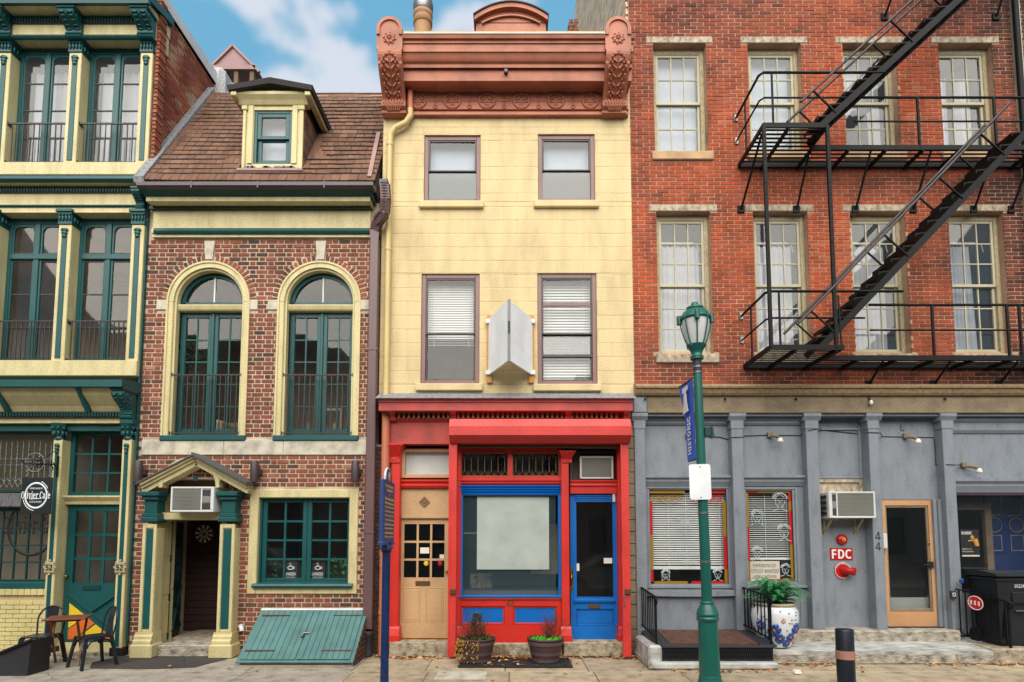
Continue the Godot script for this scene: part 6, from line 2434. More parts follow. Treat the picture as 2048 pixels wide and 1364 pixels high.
func grey_front(g: Node3D) -> void:
	var L := 2.03
	var R := 9.3
	# beige crown and fascia
	run_x([-0.25, 4.291, 0.12, 4.291, 0.15, 4.323, 0.17, 4.368, 0.17, 4.394, 0.20, 4.395, 0.21, 4.426, 0.19, 4.456, -0.02, 4.523, -0.25, 4.523], L + 0.03, R)
	put("crown_moulding", "moulding_beige")
	box(2.27, R, 4.001, 4.3, -0.25, 0.075, 0.01)
	put("fascia", "stucco_beige")
	box(L, 2.27, 4.001, 4.3, -0.25, 0.079, 0.02)
	put("fascia_end", "grey")
	for q in [1450, 1592, 1890]: pass
	for x in [3.568, 4.757, 2.229, 7.252]:
		tube([Vector3(x, 4.241, 0.06), Vector3(x, 4.241, 0.11), Vector3(x, 4.207, 0.115)], 0.014, 6)
		put("iron_hook", "iron")
	box(L, R, 3.958, 4.001, -0.25, 0.03)
	put("soffit", "grey_dark")
	var pil := [[2.056, 2.231], [3.687, 3.879], [4.936, 5.136], [5.985, 6.159], [7.225, 7.408]]
	var ybase := 0.42
	var ytop := 4.001
	for i in 5: pilaster(pil[i][0], pil[i][1], 0.30 if i < 2 else ybase, ytop)
	# bays with shop windows
	for bay in [[pil[0][1], pil[1][0], 2.326, 3.632, 1.143, 2.731, true], [pil[1][1], pil[2][0], 3.969, 4.745, 1.185, 2.714, false]]:
		var a: float = bay[0]
		var b: float = bay[1]
		wall(a, b, 0.3, ytop, -0.25, -0.15, [[bay[2], bay[3], bay[4], bay[5]]])
		put("bay_panel", "grey")
		run_x([-0.2, 3.83, -0.13, 3.83, -0.1, 3.864, -0.1, 3.895, -0.06, 3.924, -0.06, 3.958, -0.2, 3.958], a, b)
		put("bay_cornice", "grey")
		run_x([-0.2, 2.789, -0.13, 2.789, -0.11, 2.83, -0.09, 2.863, -0.09, 2.897, -0.05, 2.927, -0.05, 2.969, -0.2, 2.991], a, b)
		put("window_hood", "grey")
		frame(bay[2] - 0.09, bay[3] + 0.09, bay[4] - 0.07, bay[5] + 0.05, -0.2, -0.12, 0.05, 0.03, 0.05)
		frame(bay[2] - 0.04, bay[3] + 0.04, bay[4] - 0.03, bay[5] + 0.03, -0.2, -0.135, 0.04, 0.03, 0.03)
		var sw := put("shop_window", "grey")
		pane(sw, bay[2], bay[3], bay[4], bay[5], -0.17, "pane", 0.05)
		if bay[6]:
			# bowed sill
			for i in 8:
				var u := i / 8.0
				var v := (i + 1) / 8.0
				var p := []
				for y in [0.958, 1.048]:
					p.append_array([Vector3(lerpf(a, b, u), y, -0.15), Vector3(lerpf(a, b, v), y, -0.15), Vector3(lerpf(a, b, v), y, -0.02 + 0.12 * sin(v * PI)), Vector3(lerpf(a, b, u), y, -0.02 + 0.12 * sin(u * PI))])
				hexa(p)
				p = []
				for y in [0.3, 0.958]:
					p.append_array([Vector3(lerpf(a, b, u), y, -0.15), Vector3(lerpf(a, b, v), y, -0.15), Vector3(lerpf(a, b, v), y, -0.10 + 0.12 * sin(v * PI)), Vector3(lerpf(a, b, u), y, -0.10 + 0.12 * sin(u * PI))])
				hexa(p)
			put("bowed_sill", "grey")
		else:
			box(a, b, 1.082, 1.123, -0.16, -0.08, 0.006)
			put("window_sill", "grey")
			frame(a + 0.02, b - 0.02, 0.42, 1.047, -0.16, -0.135, 0.1)
			put("apron_frame", "grey")
		window_art(bay[2], bay[3], bay[4], bay[5], sw, bay[6])
	# bay with the cooler and the fire connection
	var c0: float = pil[2][1]
	var c1: float = pil[3][0]
	box(c0, c1, 0.3, 2.216, -0.3, -0.2)
	put("bay_panel", "grey")
	box(c0, c1, 2.933, ytop, -0.3, -0.2)
	put("bay_panel", "grey")
	for q in [[3.776, 0.03], [2.94, 0.02]]:
		box(c0, c1, q[0] - 0.02, q[0] + 0.02, -0.21, -0.2 + q[1], 0.006)
		put("panel_moulding", "grey")
	box(c1 - 0.05, c1, 2.933, 3.849, -0.21, -0.18, 0.005)
	put("panel_moulding", "grey")
	frame(c0, c1, 2.216, 2.916, -0.26, -0.19, 0.06)
	box(c0 + 0.06, c1 - 0.06, 2.216, 2.882, -0.28, -0.23)
	put("cooler_recess", "lintel")
	# door bay
	var d0: float = pil[3][1]
	var d1: float = pil[4][0]
	box(d0, d1, 2.562, ytop, -0.3, -0.16)
	put("over_door_panel", "grey")
	box(7.113, d1, 0.42, 2.562, -0.3, -0.12, 0.006)
	box(7.172, d1, 0.42, 2.562 - 0.002, -0.12, -0.08, 0.006)
	put("door_jamb", "grey")
	box(6.65, 6.718, 3.744, 3.856, -0.16, -0.14, 0.004)
	put("switch_box", "grey_dark")
	var e0 := 6.243
	var e1 := 7.12
	var f1 := 2.563
	var gx0 := 6.359
	var gx1 := 7.01
	wall(e0, e1, 0.43, f1, -0.23, -0.17, [[gx0 - 0.03, gx1 + 0.05, 0.681, 2.463]])
	var door := put("glazed_door", "bare_wood", null, "wood framed glass door with a black lock")
	frame(gx0 - 0.03, gx1 + 0.05, 0.681, 2.463, -0.225, -0.185, 0.03, 0.04, 0.05)
	put("inner_frame", "stucco_beige", door)
	pane(door, gx0, gx1 + 0.02, 0.681, 2.463, -0.205, "pane", 0.05)
	pane(door, gx0, gx1 + 0.02, 0.681, 2.463, -0.215, "pane", 0.1)  # added pane behind the door glass for a stronger reflection
	box(7.009, 7.085, 1.409, 1.518, -0.172, -0.14, 0.005)
	put("lock", "black_paint", door)
	tube([Vector3(7.02, 1.46, -0.13), Vector3(6.886, 1.46, -0.125)], 0.011, 6)
	put("lever", "black_paint", door)
	lathe([0.0, 0.0, 0.018, 0.0, 0.018, 0.012, 0.0, 0.014], Vector3(7.035, 1.827, -0.17), 10, Vector3.RIGHT, Vector3(0, 0, 1))
	put("keyhole", "brass", door)
	box(e0 + 0.1, e1 - 0.05, 0.681 + 0.02, 0.906, -0.3, -0.29)
	put("paper_strip", "paper_sheet", door)
	box(e0 - 0.02, e1 + 0.05, 0.40, 0.44, -0.3, -0.12)
	put("threshold", "dark_plate", door)
	box(6.225, 6.3, 1.736, 1.987, -0.175, -0.1, 0.008)
	put("intercom", "white_metal")
	box(6.227, 6.261, 1.636, 1.727, -0.175, -0.13)
	put("bell_push", "black_paint")
	for i in 2:
		writing(g, "house_number", "4", Vector3(6.062 - i * 0.004, 1.945 - i * 0.17, 0.034), 0.09, 0.135, "black_paint")
	# last bay, dark window
	var h0: float = pil[4][1]
	run_x([-0.2, 3.692, -0.13, 3.692, -0.1, 3.744, -0.1, 3.861, -0.05, 3.906, -0.05, 3.958, -0.2, 3.958], h0, R)
	put("bay_cornice", "grey")
	box(h0, R, 2.906, ytop, -0.25, -0.15)
	put("bay_panel", "grey")
	run_x([-0.2, 2.679, -0.13, 2.679, -0.11, 2.737, -0.09, 2.787, -0.09, 2.821, -0.05, 2.868, -0.05, 2.927, -0.2, 2.949], h0, R)
	put("window_hood", "grey")
	frame(h0, R, 1.0, 2.681, -0.22, -0.14, 0.05)
	var dw := put("shop_window", "dark_sash")
	pane(dw, h0 + 0.05, R - 0.05, 1.05, 2.681 - 0.05, -0.18, "pane", 0.05)
	pane(dw, h0 + 0.05, R - 0.05, 1.05, 2.681 - 0.05, -0.2, "pane", 0.1)  # added inner pane that makes the dark window reflect more
	box(h0, R, 0.3, 1.0, -0.25, -0.14)
	put("bay_apron", "grey")
	frame(h0 + 0.02, 8.476, 0.6, 2.529, -0.68, -0.6, 0.12)
	put("inner_door", "stucco_beige", dw)
	box(8.531, R, 0.5, 2.775 + 0.2, -0.85, -0.8)
	var ip := put("painted_screen", "marker_blue", dw)
	var ob := mesh_node("unused", unit_quad, "paper_sheet", dw)
	ob.free()
	for x in [8.665, 9.06]:
		ring(Vector3(x, 2.144, -0.79), 0.13, 0.008, Vector3.RIGHT, Vector3.UP, 24, 4)
		frame(x - 0.12, x + 0.12, 1.679, 1.965, -0.8, -0.785, 0.015)
		tube([Vector3(x - 0.14, 2.305, -0.79), Vector3(x + 0.1, 2.323, -0.79), Vector3(x + 0.17, 2.774, -0.79)], 0.01, 4)
	put("painted_lines", "lintel", dw)


func face_line(pts: Array, z: float, r: float, c: Vector2, sc: float) -> void:
	var q := []
	for p in pts: q.append(Vector3(c.x + p[0] * sc, c.y + p[1] * sc, z))
	tube(q, r, 4)


func portrait(c: Vector2, sc: float, z: float, kind: int, win: Node3D) -> void:
	# a plain line drawing of a head with hair
	var o := []
	for i in 15:
		var a := PI * 0.15 + TAU * 0.93 * i / 14.0
		o.append([0.34 * cos(a), 0.1 + 0.44 * sin(a)])
	face_line(o, z, 0.005, c, sc)
	rng.seed = 40 + kind
	for k in 3:
		var w := []
		for i in 6:
			var a := PI * (0.05 + 0.9 * i / 5.0)
			var rr := 0.40 + 0.05 * k + rng.randf() * 0.10
			w.append([rr * cos(a), 0.2 + rr * 0.95 * sin(a)])
		face_line(w, z, 0.0045, c, sc)
	if kind % 2 == 0:
		for sd in [-1, 1]: face_line([[0.4 * sd, 0.3], [0.48 * sd, -0.1], [0.40 * sd, -0.5]], z, 0.005, c, sc)
	face_line([[-0.2, 0.12], [-0.08, 0.15]], z, 0.005, c, sc)
	face_line([[0.08, 0.15], [0.2, 0.12]], z, 0.005, c, sc)
	face_line([[0.0, 0.1], [-0.05, -0.06], [0.03, -0.07]], z, 0.005, c, sc)
	face_line([[-0.1, -0.17], [0.0, -0.2], [0.1, -0.17]], z, 0.005, c, sc)
	face_line([[-0.12, -0.33], [-0.14, -0.5], [-0.55, -0.62]], z, 0.005, c, sc)
	face_line([[0.12, -0.33], [0.14, -0.5], [0.55, -0.62]], z, 0.005, c, sc)
	put("drawn_portrait", "pale_ink", win)


func window_art(x0: float, x1: float, y0: float, y1: float, win: Node3D, big: bool) -> void:
	var z := -0.176
	# blinds
	var yy := y1 - 0.06
	var stop := 1.438 if big else 1.573
	var step := 0.0375 if big else 0.036
	while yy > stop:
		var w := 0.02 if big else 0.011
		hexa([Vector3(x0 - 0.02, yy - w / 2, -0.25), Vector3(x1 + 0.02, yy - w / 2, -0.25), Vector3(x1 + 0.02, yy + w / 2, -0.275), Vector3(x0 - 0.02, yy + w / 2, -0.275), Vector3(x0 - 0.02, yy - w / 2 + 0.002, -0.248), Vector3(x1 + 0.02, yy - w / 2 + 0.002, -0.248), Vector3(x1 + 0.02, yy + w / 2 + 0.002, -0.273), Vector3(x0 - 0.02, yy + w / 2 + 0.002, -0.273)])
		yy -= step
	put("venetian_blind", "blind", win, "", true)
	box(x0 - 0.02, x1 + 0.02, stop - (0.06 if big else 0.035), stop - 0.002, -0.275, -0.24, 0.006)
	put("blind_rail", "blind", win)
	for u in ([0.26, 0.49, 0.93] if big else [0.45, 0.93]):
		box(lerpf(x0, x1, u) - 0.003, lerpf(x0, x1, u) + 0.003, stop, y1, -0.247, -0.243)
	put("blind_cord", "blind", win)
	# coloured border of stripes stuck to the inside of the glass
	var t := 0.042 if big else 0.05
	var pieces: Array
	if big:
		pieces = [[0.0, 0.47, 0.962, 1.0, 1], [0.64, 1.0, 0.962, 1.0, 0], [0.0, t, 0.52, 0.88, 0], [0.0, t, 0.15, 0.52, 1], [0.0, t, 0.02, 0.15, 0], [1.0 - t, 1.0, 0.50, 0.88, 1], [1.0 - t, 1.0, 0.15, 0.50, 0], [1.0 - t, 1.0, 0.0, 0.15, 1], [0.05, 0.48, 0.0, 0.028, 1], [0.53, 0.95, 0.0, 0.028, 0]]
	else:
		pieces = [[0.0, 0.26, 0.975, 1.0, 0], [0.26, 1.0, 0.975, 1.0, 1], [0.0, 0.06, 0.6, 0.97, 1], [0.0, 0.06, 0.22, 0.6, 0], [0.0, 0.06, 0.0, 0.22, 1], [0.94, 1.0, 0.88, 0.97, 0], [0.94, 1.0, 0.78, 0.88, 1], [0.94, 1.0, 0.4, 0.78, 0], [0.94, 1.0, 0.03, 0.4, 1], [0.42, 1.0, 0.0, 0.025, 0]]
	for p in pieces:
		box(lerpf(x0, x1, p[0]), lerpf(x0, x1, p[1]), lerpf(y0, y1, p[2]), lerpf(y0, y1, p[3]), z - 0.003, z)
		put("border_stripe", "tape_gold" if p[4] else "tape_red", win)
	if big:
		for q in [["tape_gold", 0.03], ["tape_red", 0.56]]:
			writing(win, "lettering", "UNISEX", Vector3(lerpf(x0, x1, q[1] + 0.2), lerpf(y0, y1, 0.905), z), 0.52, 0.11, q[0], Basis(), "Droid Serif", true)
		for i in 10:
			writing(win, "lettering", ["HAIR", "CUTS & COLOR", "PERMANENTS", "BLOW DRY STYLE", "CONDITIONING", "STRAIGHTENING", "SHAVES", "BRAIDS", "WAX", "BY APPT"][i], Vector3(lerpf(x0, x1, 0.46), lerpf(y0, y1, 0.775 - i * 0.027), z), 0.16 + 0.03 * (i % 4), 0.024, "pale_ink")
		writing(win, "lettering", "A TRULY UNISEX SALON", Vector3(lerpf(x0, x1, 0.52), lerpf(y0, y1, 0.325), z), 0.56, 0.026, "white_paint")
		writing(win, "lettering", "IN OLD CITY", Vector3(lerpf(x0, x1, 0.51), lerpf(y0, y1, 0.25), z), 0.26, 0.024, "white_paint")
		writing(win, "lettering", "PHILADELPHIA", Vector3(lerpf(x0, x1, 0.52), lerpf(y0, y1, 0.225), z), 0.24, 0.024, "white_paint")
		portrait(Vector2(lerpf(x0, x1, 0.2), lerpf(y0, y1, 0.09)), 0.14, z, 0, win)
		portrait(Vector2(lerpf(x0, x1, 0.87), lerpf(y0, y1, 0.09)), 0.15, z, 1, win)
	else:
		portrait(Vector2(lerpf(x0, x1, 0.75), lerpf(y0, y1, 0.87)), 0.24, z, 3, win)
		portrait(Vector2(lerpf(x0, x1, 0.24), lerpf(y0, y1, 0.70)), 0.2, z, 2, win)
		portrait(Vector2(lerpf(x0, x1, 0.82), lerpf(y0, y1, 0.53)), 0.22, z, 5, win)
		portrait(Vector2(lerpf(x0, x1, 0.22), lerpf(y0, y1, 0.30)), 0.18, z, 7, win)
		portrait(Vector2(lerpf(x0, x1, 0.82), lerpf(y0, y1, 0.12)), 0.16, z, 9, win)


func fire_escape() -> void:
	thing("fire_escape", "black iron fire escape with slatted landings and stairs on the red brick house", "fire escape", Vector3(5.5, 4.8, 0.0))
	for pf in [[8.37, 3.945, 4.95], [4.81, 3.935, 5.05], [11.93, 6.6, 7.6]]:
		var y: float = pf[0]
		var a: float = pf[1]
		var b: float = pf[2]
		var far := 9.25
		# frames
		bar(Vector3(a, y, 0.02), Vector3(a, y, 1.06), 0.03, 0.07)
		bar(Vector3(a, y, 1.05), Vector3(b, y, 1.05), 0.03, 0.08)
		bar(Vector3(b, y, 0.5), Vector3(b, y, 1.06), 0.03, 0.07)
		bar(Vector3(b, y, 0.51), Vector3(far, y, 0.51), 0.03, 0.08)
		bar(Vector3(a, y, 0.04), Vector3(far, y, 0.04), 0.03, 0.08)
		put("landing_frame", "iron")
		for i in 9:
			var z := 0.13 + i * 0.10
			var e := b if z > 0.5 else far
			bar(Vector3(a, y + 0.01, z), Vector3(e, y + 0.01, z), 0.038, 0.012)
			put("slat", "iron")
		var x := a + 0.4
		while x < far:
			bar(Vector3(x, y - 0.035, 0.0), Vector3(x, y - 0.035, 1.05 if x < b else 0.52), 0.035, 0.06)
			put("bearer", "iron")
			x += 0.62
		# diagonal struts to wall plates
		for st in ([[a + 0.02, 0.9], [a + 0.98, 0.5], [a + 2.0, 0.5], [a + 3.0, 0.5], [a + 4.05, 0.5], [a + 4.7, 0.5]] if y > 5.0 else [[a + 2.1, 0.4], [a + 3.2, 0.4], [a + 4.3, 0.4]]):
			var sx: float = st[0]
			var dy := 0.78 if y > 5.0 else 0.30
			tube([Vector3(sx + 0.02, y - 0.03, st[1]), Vector3(sx, y - dy, 0.04)], 0.02, 6)
			put("strut", "iron")
			box(sx - 0.06, sx + 0.06, y - dy - 0.07, y - dy + 0.06, 0.0, 0.035, 0.006)
			put("wall_plate", "iron")
		if y > 11.0: continue
		# rails
		var r0 := y + 0.88
		var r1 := y + 0.46
		for r in [r0, r1]:
			tube([Vector3(a - 0.02, r, 0.0), Vector3(a - 0.02, r, 0.98), Vector3(a + 0.03, r, 1.05), Vector3(b + 0.95, r, 1.05)] if r == r0 else [Vector3(a - 0.02, r, 0.0), Vector3(a - 0.02, r, 0.98), Vector3(a + 0.03, r, 1.05), Vector3(b + 0.35, r, 1.05)], 0.021 if r == r0 else 0.015, 7)
			put("hand_rail", "iron")
			tube([Vector3(b + 0.75, r, 0.51), Vector3(far, r, 0.51)], 0.021 if r == r0 else 0.015, 7)
			put("hand_rail", "iron")
			box(a - 0.05, a + 0.01, r - 0.06, r + 0.06, 0.0, 0.03, 0.005)
			put("wall_plate", "steel")
		for p in [[a - 0.02, 0.42], [a + 0.16, 1.05]]:
			bar(Vector3(p[0], y, p[1]), Vector3(p[0], r0, p[1]), 0.025, 0.025, Vector3(0, 0, 1))
			put("rail_post", "iron")
		for px in ([6.773, 8.048] if y > 6.0 else [6.821, 8.036, 8.238]):
			tube([Vector3(px, y, 0.51), Vector3(px, r0, 0.51)], 0.024, 7)
			put("rail_post", "iron")
	# tall angle posts that tie the two landings together
	for x in [3.95, 4.945]:
		box(x - 0.025, x + 0.025, 4.81, 8.37, 1.03, 1.075)
		put("corner_post", "iron")
		for i in 18: ball(Vector3(x, 4.95 + i * 0.19, 1.075), 0.011, 0.011, 0.008, 6)
		put("rivets", "iron", null, "", true)
	bar(Vector3(5.02, 4.83, 1.06), Vector3(5.0, 5.62, 1.06), 0.02, 0.02, Vector3(0, 0, 1))
	put("rail_post", "iron")
	# stairs
	for st in [[4.86, 8.37, 8.6, 0.93, 0.60], [4.72, 4.82, 8.18, 1.028, 0.56]]:
		var x0: float = st[0]
		var y0: float = st[1]
		var x1: float = st[2]
		var m: float = st[3]
		var y1 := y0 + (x1 - x0) * m
		for z in [st[4], 1.05]:
			bar(Vector3(x0, y0, z), Vector3(x1, y1, z), 0.02, 0.10, Vector3(0, 1, 0))
			put("stringer", "iron")
		var n := int((y1 - y0) / 0.205)
		for i in n:
			var yy := y0 + 0.13 + i * 0.205
			var xx := x0 + (yy - y0) / m
			hexa([Vector3(xx - 0.19, yy + 0.010, st[4]), Vector3(xx + 0.07, yy + 0.042, st[4]), Vector3(xx + 0.07, yy + 0.042, 1.045), Vector3(xx - 0.19, yy + 0.010, 1.045), Vector3(xx - 0.19, yy + 0.03, st[4]), Vector3(xx + 0.07, yy + 0.062, st[4]), Vector3(xx + 0.07, yy + 0.062, 1.045), Vector3(xx - 0.19, yy + 0.03, 1.045)])
			box(xx - 0.196, xx - 0.18, yy - 0.025, yy + 0.032, st[4], 1.045)
			put("tread", "iron")
		var up := Vector3(-m, 1, 0).normalized()
		for z in [st[4], 1.06]:
			var off0 := 0.50
			var p0 := Vector3(x0, y0, z) + up * off0 + Vector3(1, m, 0) * 0.02
			tube([p0, Vector3(x1, y1, z) + up * off0], 0.022, 7)
			put("stair_rail", "rail_iron")
			for u in [0.06, 0.40, 0.66, 0.86]:
				var q = Vector3(x0, y0, z) + Vector3(x1 - x0, y1 - y0, 0) * u
				bar(q, q + up * off0, 0.016, 0.03, Vector3(0, 0, 1))
				put("rail_strut", "iron")


func twin_lamp(label: String, at: Vector3, side: float) -> void:
	thing("flood_lamp", label, "lamp", at, "small bulb lamps on the grey shop front")
	box(at.x - 0.06, at.x + 0.02, at.y - 0.045, at.y + 0.045, at.z, at.z + 0.06, 0.008)
	put("junction_box", "stucco_beige")
	tube([at + Vector3(0.0, -0.02, 0.05), at + Vector3(0.05 * side, -0.04, 0.12), at + Vector3(0.08 * side, -0.07, 0.17)], 0.028, 8)
	put("socket", "stucco_beige")
	lathe([0.03, 0.0, 0.05, -0.05, 0.045, -0.075, 0.0, -0.085], at + Vector3(0.09 * side, -0.075, 0.17), 12)
	put("bulb", "bulb")


func brick_things() -> void:
	var zc := 0.12
	var ac := air_conditioner("weathered white air conditioner on two brackets above the red FDC sign", Vector3((5.221 + 5.96) / 2, 2.239, 0.16), 5.96 - 5.197, 2.674 - 2.239, 0.40, true, 0.11)
	for i in 4:
		box(-0.40, -0.395, 0.05 + i * 0.09, 0.11 + i * 0.09, -0.25, -0.06)
	s.generate_normals()
	var side := mesh_node("side_vents", s.commit(), "ac_dark", ac)
	start()
	for x in [-0.30, 0.22]:
		bar(Vector3(x, 0.0, -0.35), Vector3(x, -0.26, -0.35), 0.03, 0.03, Vector3(0, 0, 1))
		bar(Vector3(x, -0.24, -0.35), Vector3(x, 0.0, -0.08), 0.025, 0.02)
		s.generate_normals()
		mesh_node("support_bracket", s.commit(), "old_cream", ac)
		start()
	# fire fittings
	var f := Vector3(5.581, 1.886, -0.2)
	thing("alarm_bell", "round red fire alarm bell above the FDC sign", "bell", f)
	lathe([0.0, 0.07, 0.03, 0.068, 0.08, 0.05, 0.092, 0.02, 0.092, 0.0], f, 20, Vector3.RIGHT, Vector3(0, 0, 1))
	put("gong", "fire_red")
	ring(f + Vector3(0.012, 0.0, 0.068), 0.022, 0.009, Vector3.RIGHT, Vector3.UP, 12, 4)
	put("label_ring", "yellow_glaze")
	var a := Vector3(5.567, 1.642, -0.19)
	var sg := thing("fdc_sign", "red sign reading FDC in white letters on the grey wall", "sign", a)
	box(a.x - 0.19, a.x + 0.19, a.y - 0.10, a.y + 0.10, -0.198, -0.188, 0.002)
	put("plate", "fire_red")
	writing(sg, "lettering", "FDC", a + Vector3(0, 0, 0.004), 0.33, 0.155, "white_paint", Basis(), "Droid Sans", true)
	var h := Vector3(5.576, 1.366, -0.2)
	var fc := thing("fire_connection", "round red fire department hose connection below the FDC sign", "hose connection", h)
	lathe([0.0, 0.02, 0.13, 0.02, 0.13, 0.02, 0.138, 0.01, 0.138, 0.0], h, 24, Vector3.RIGHT, Vector3(0, 0, 1))
	put("wall_plate", "fire_red")
	ring(h + Vector3(0, 0, 0.02), 0.132, 0.006, Vector3.RIGHT, Vector3.UP, 24, 4)
	put("rim", "white_paint", fc)
	for i in 9:
		var an := PI * (0.85 - i * 0.0875)
		writing(fc, "lettering", "FIRE DEPT"[i] if "FIRE DEPT"[i] != " " else "-", h + Vector3(cos(an) * 0.115, sin(an) * 0.115, 0.022), 0.016, 0.022, "white_paint", Basis(Vector3(0, 0, 1), an - PI / 2))
	tube([h + Vector3(0, 0, 0.01), h + Vector3(0.02, 0, 0.08), h + Vector3(0.10, -0.01, 0.13)], 0.062, 12)
	tube([h + Vector3(0.10, -0.01, 0.12), h + Vector3(0.13, -0.012, 0.15)], 0.07, 12)
	put("hose_inlet", "fire_red")
	ball(h + Vector3(0.06, 0.0, 0.13), 0.04, 0.035, 0.03, 8)
	put("swivel", "bronze")
	twin_lamp("small bulb lamp on the grey wall half hidden by the blue banner", Vector3(3.022, 3.648, -0.15), 1.0)
	twin_lamp("small bulb lamp over the narrow salon window", Vector3(4.414, 3.665, -0.15), 1.0)
	twin_lamp("small bulb lamp above the wood framed glass door", Vector3(6.733, 3.649, -0.16), 1.0)
	twin_lamp("small bulb lamp on the grey panel above the trash bin", Vector3(7.688, 3.149, -0.15), 1.4)
	thing("hanging_bulb", "small bare bulb hanging from the beige fascia above the hose connection bay", "lamp", Vector3(5.987, 4.148, 0.1))
	tube([Vector3(5.989, 4.275, 0.08), Vector3(5.989, 4.233, 0.12), Vector3(5.995, 4.207, 0.13)], 0.018, 6)
	put("socket", "bronze")
	lathe([0.015, 0.0, 0.03, -0.04, 0.025, -0.07, 0.0, -0.08], Vector3(5.995, 4.207, 0.13), 10)
	put("bulb", "bulb")
	var wire := []
	for p in [[3.022, 3.648, -0.14], [3.55, 3.63, -0.14], [3.686, 3.59, -0.14], [3.692, 3.593, 0.036], [3.894, 3.602, 0.036], [3.962, 3.649, -0.14], [4.414, 3.665, -0.14], [4.917, 3.656, -0.14], [4.969, 3.709, 0.036], [5.172, 3.746, 0.036], [5.329, 3.76, -0.19], [5.989, 3.691, -0.19], [5.987, 3.678, 0.036], [6.18, 3.67, 0.036], [6.331, 3.641, -0.155], [6.733, 3.632, -0.155], [7.211, 3.623, -0.155], [7.214, 3.444, -0.15], [7.217, 3.153, -0.15], [7.263, 3.137, 0.036], [7.391, 3.129, 0.036], [7.687, 3.149, -0.14]]:
		wire.append(Vector3(p[0], p[1], p[2]))
	tube(wire, 0.008, 5)
	solo("lamp_cable", "dark_plate", "thin dark cable looping between the bulb lamps on the grey shop front", "cable", Vector3(4.5, 3.658, 0))
	# salon notice
	var n := Vector3(4.312, 1.365, -0.2)
	var nt := thing("help_wanted_sign", "white hand lettered sign for an experienced stylist in the narrow salon window", "sign", n)
	box(4.013, 4.519, 1.19, 1.524, -0.2, -0.194)
	put("card", "paper_white")
	writing(nt, "lettering", "EXPERIENCED", Vector3(4.26, 1.449, -0.192), 0.38, 0.052, "grey_ink")
	writing(nt, "lettering", "STYLIST-WANTED", Vector3(4.266, 1.357, -0.192), 0.46, 0.06, "grey_ink")
	writing(nt, "lettering", "APPLY WITHIN", Vector3(4.263, 1.265, -0.192), 0.38, 0.045, "grey_ink")
	box(4.549, 4.752, 1.204, 1.523, -0.23, -0.222)
	solo("dark_card", "paper_black", "small dark card beside the stylist sign in the narrow salon window", "card", Vector3(4.65, 1.204, -0.22))
	# poster
	var q := Vector3(7.756, 1.81, -0.2)
	var po := thing("concert_poster", "dark poster with a golden figure taped inside the last shop window", "poster", q)
	box(7.598, 7.911, 1.592, 2.055, -0.2, -0.194)
	put("sheet", "paper_black")
	box(7.598 + 0.01, 7.911 - 0.01, 1.6, 1.625, -0.194, -0.191)
	put("print", "paper_white")
	writing(po, "print", "NOMBRE", Vector3(7.7, 1.996, -0.191), 0.17, 0.05, "paper_white", Basis(), "Droid Sans", true)
	writing(po, "print", "MARCH 15", Vector3(7.693, 1.726, -0.191), 0.16, 0.022, "paper_white")
	writing(po, "print", "PHILADELPHIA", Vector3(7.707, 1.684, -0.191), 0.18, 0.022, "paper_white")
	ball(Vector3(7.797, 1.92, -0.192), 0.035, 0.04, 0.004, 8)
	tube([Vector3(7.718, 1.861, -0.192), Vector3(7.786, 1.869, -0.192), Vector3(7.834, 1.819, -0.192)], 0.014, 5)
	tube([Vector3(7.834, 1.895, -0.192), Vector3(7.857, 1.777, -0.192)], 0.04, 6)
	put("print", "post_wood")
	# steps and slab
	structure("stone_steps")
	hexa([Vector3(3.95, 0, -0.3), Vector3(7.85, 0, -0.3), Vector3(7.85, 0, 0.72), Vector3(3.95, 0, 0.72), Vector3(3.95, 0.26, -0.3), Vector3(7.85, 0.26, -0.3), Vector3(7.85, 0.195, 0.70), Vector3(3.95, 0.195, 0.70)])
	put("slab_core", "worn_stone")
	var sx := [3.94, 5.2, 6.75, 7.86]
	for i in 3:
		box(sx[i] + 0.003, sx[i + 1] - 0.003, 0.0, 0.188, 0.60, 0.735, 0.02)
		put("slab_edge", "worn_stone")
		hexa([Vector3(sx[i] + 0.003, 0.15, -0.2), Vector3(sx[i + 1] - 0.003, 0.15, -0.2), Vector3(sx[i + 1] - 0.003, 0.15, 0.735), Vector3(sx[i] + 0.003, 0.15, 0.735), Vector3(sx[i] + 0.003, 0.268, -0.2), Vector3(sx[i + 1] - 0.003, 0.268, -0.2), Vector3(sx[i + 1] - 0.003, 0.20, 0.738), Vector3(sx[i] + 0.003, 0.20, 0.738)])
		put("slab", "marble_step")
	var ux := [4.55, 5.95, 7.28]
	for i in 2:
		box(ux[i] + 0.003, ux[i + 1] - 0.003, 0.2, 0.42, -0.4, 0.14, 0.025)
		put("step_stone", "worn_stone")
	box(3.8, 4.56, 0.0, 0.40, -0.3, 0.02, 0.02)
	put("base_stone", "worn_stone")
	box(7.3, 9.3, 0.0, 0.24, -0.3, 0.75, 0.02)
	put("side_slab", "stone_step")
	# old cellar hatch
	thing("cellar_hatch", "rusty steel cellar hatch with stone cheeks and a dark front grille", "hatch", Vector3(2.95, 0, 0.5))
	hexa([Vector3(2.12, 0.05, -0.05), Vector3(3.85, 0.05, -0.05), Vector3(3.85, 0.05, 1.0), Vector3(2.12, 0.05, 1.0), Vector3(2.12, 0.41, -0.05), Vector3(3.85, 0.41, -0.05), Vector3(3.85, 0.325, 1.0), Vector3(2.12, 0.325, 1.0)])
	put("hatch_core", "dark_plate")
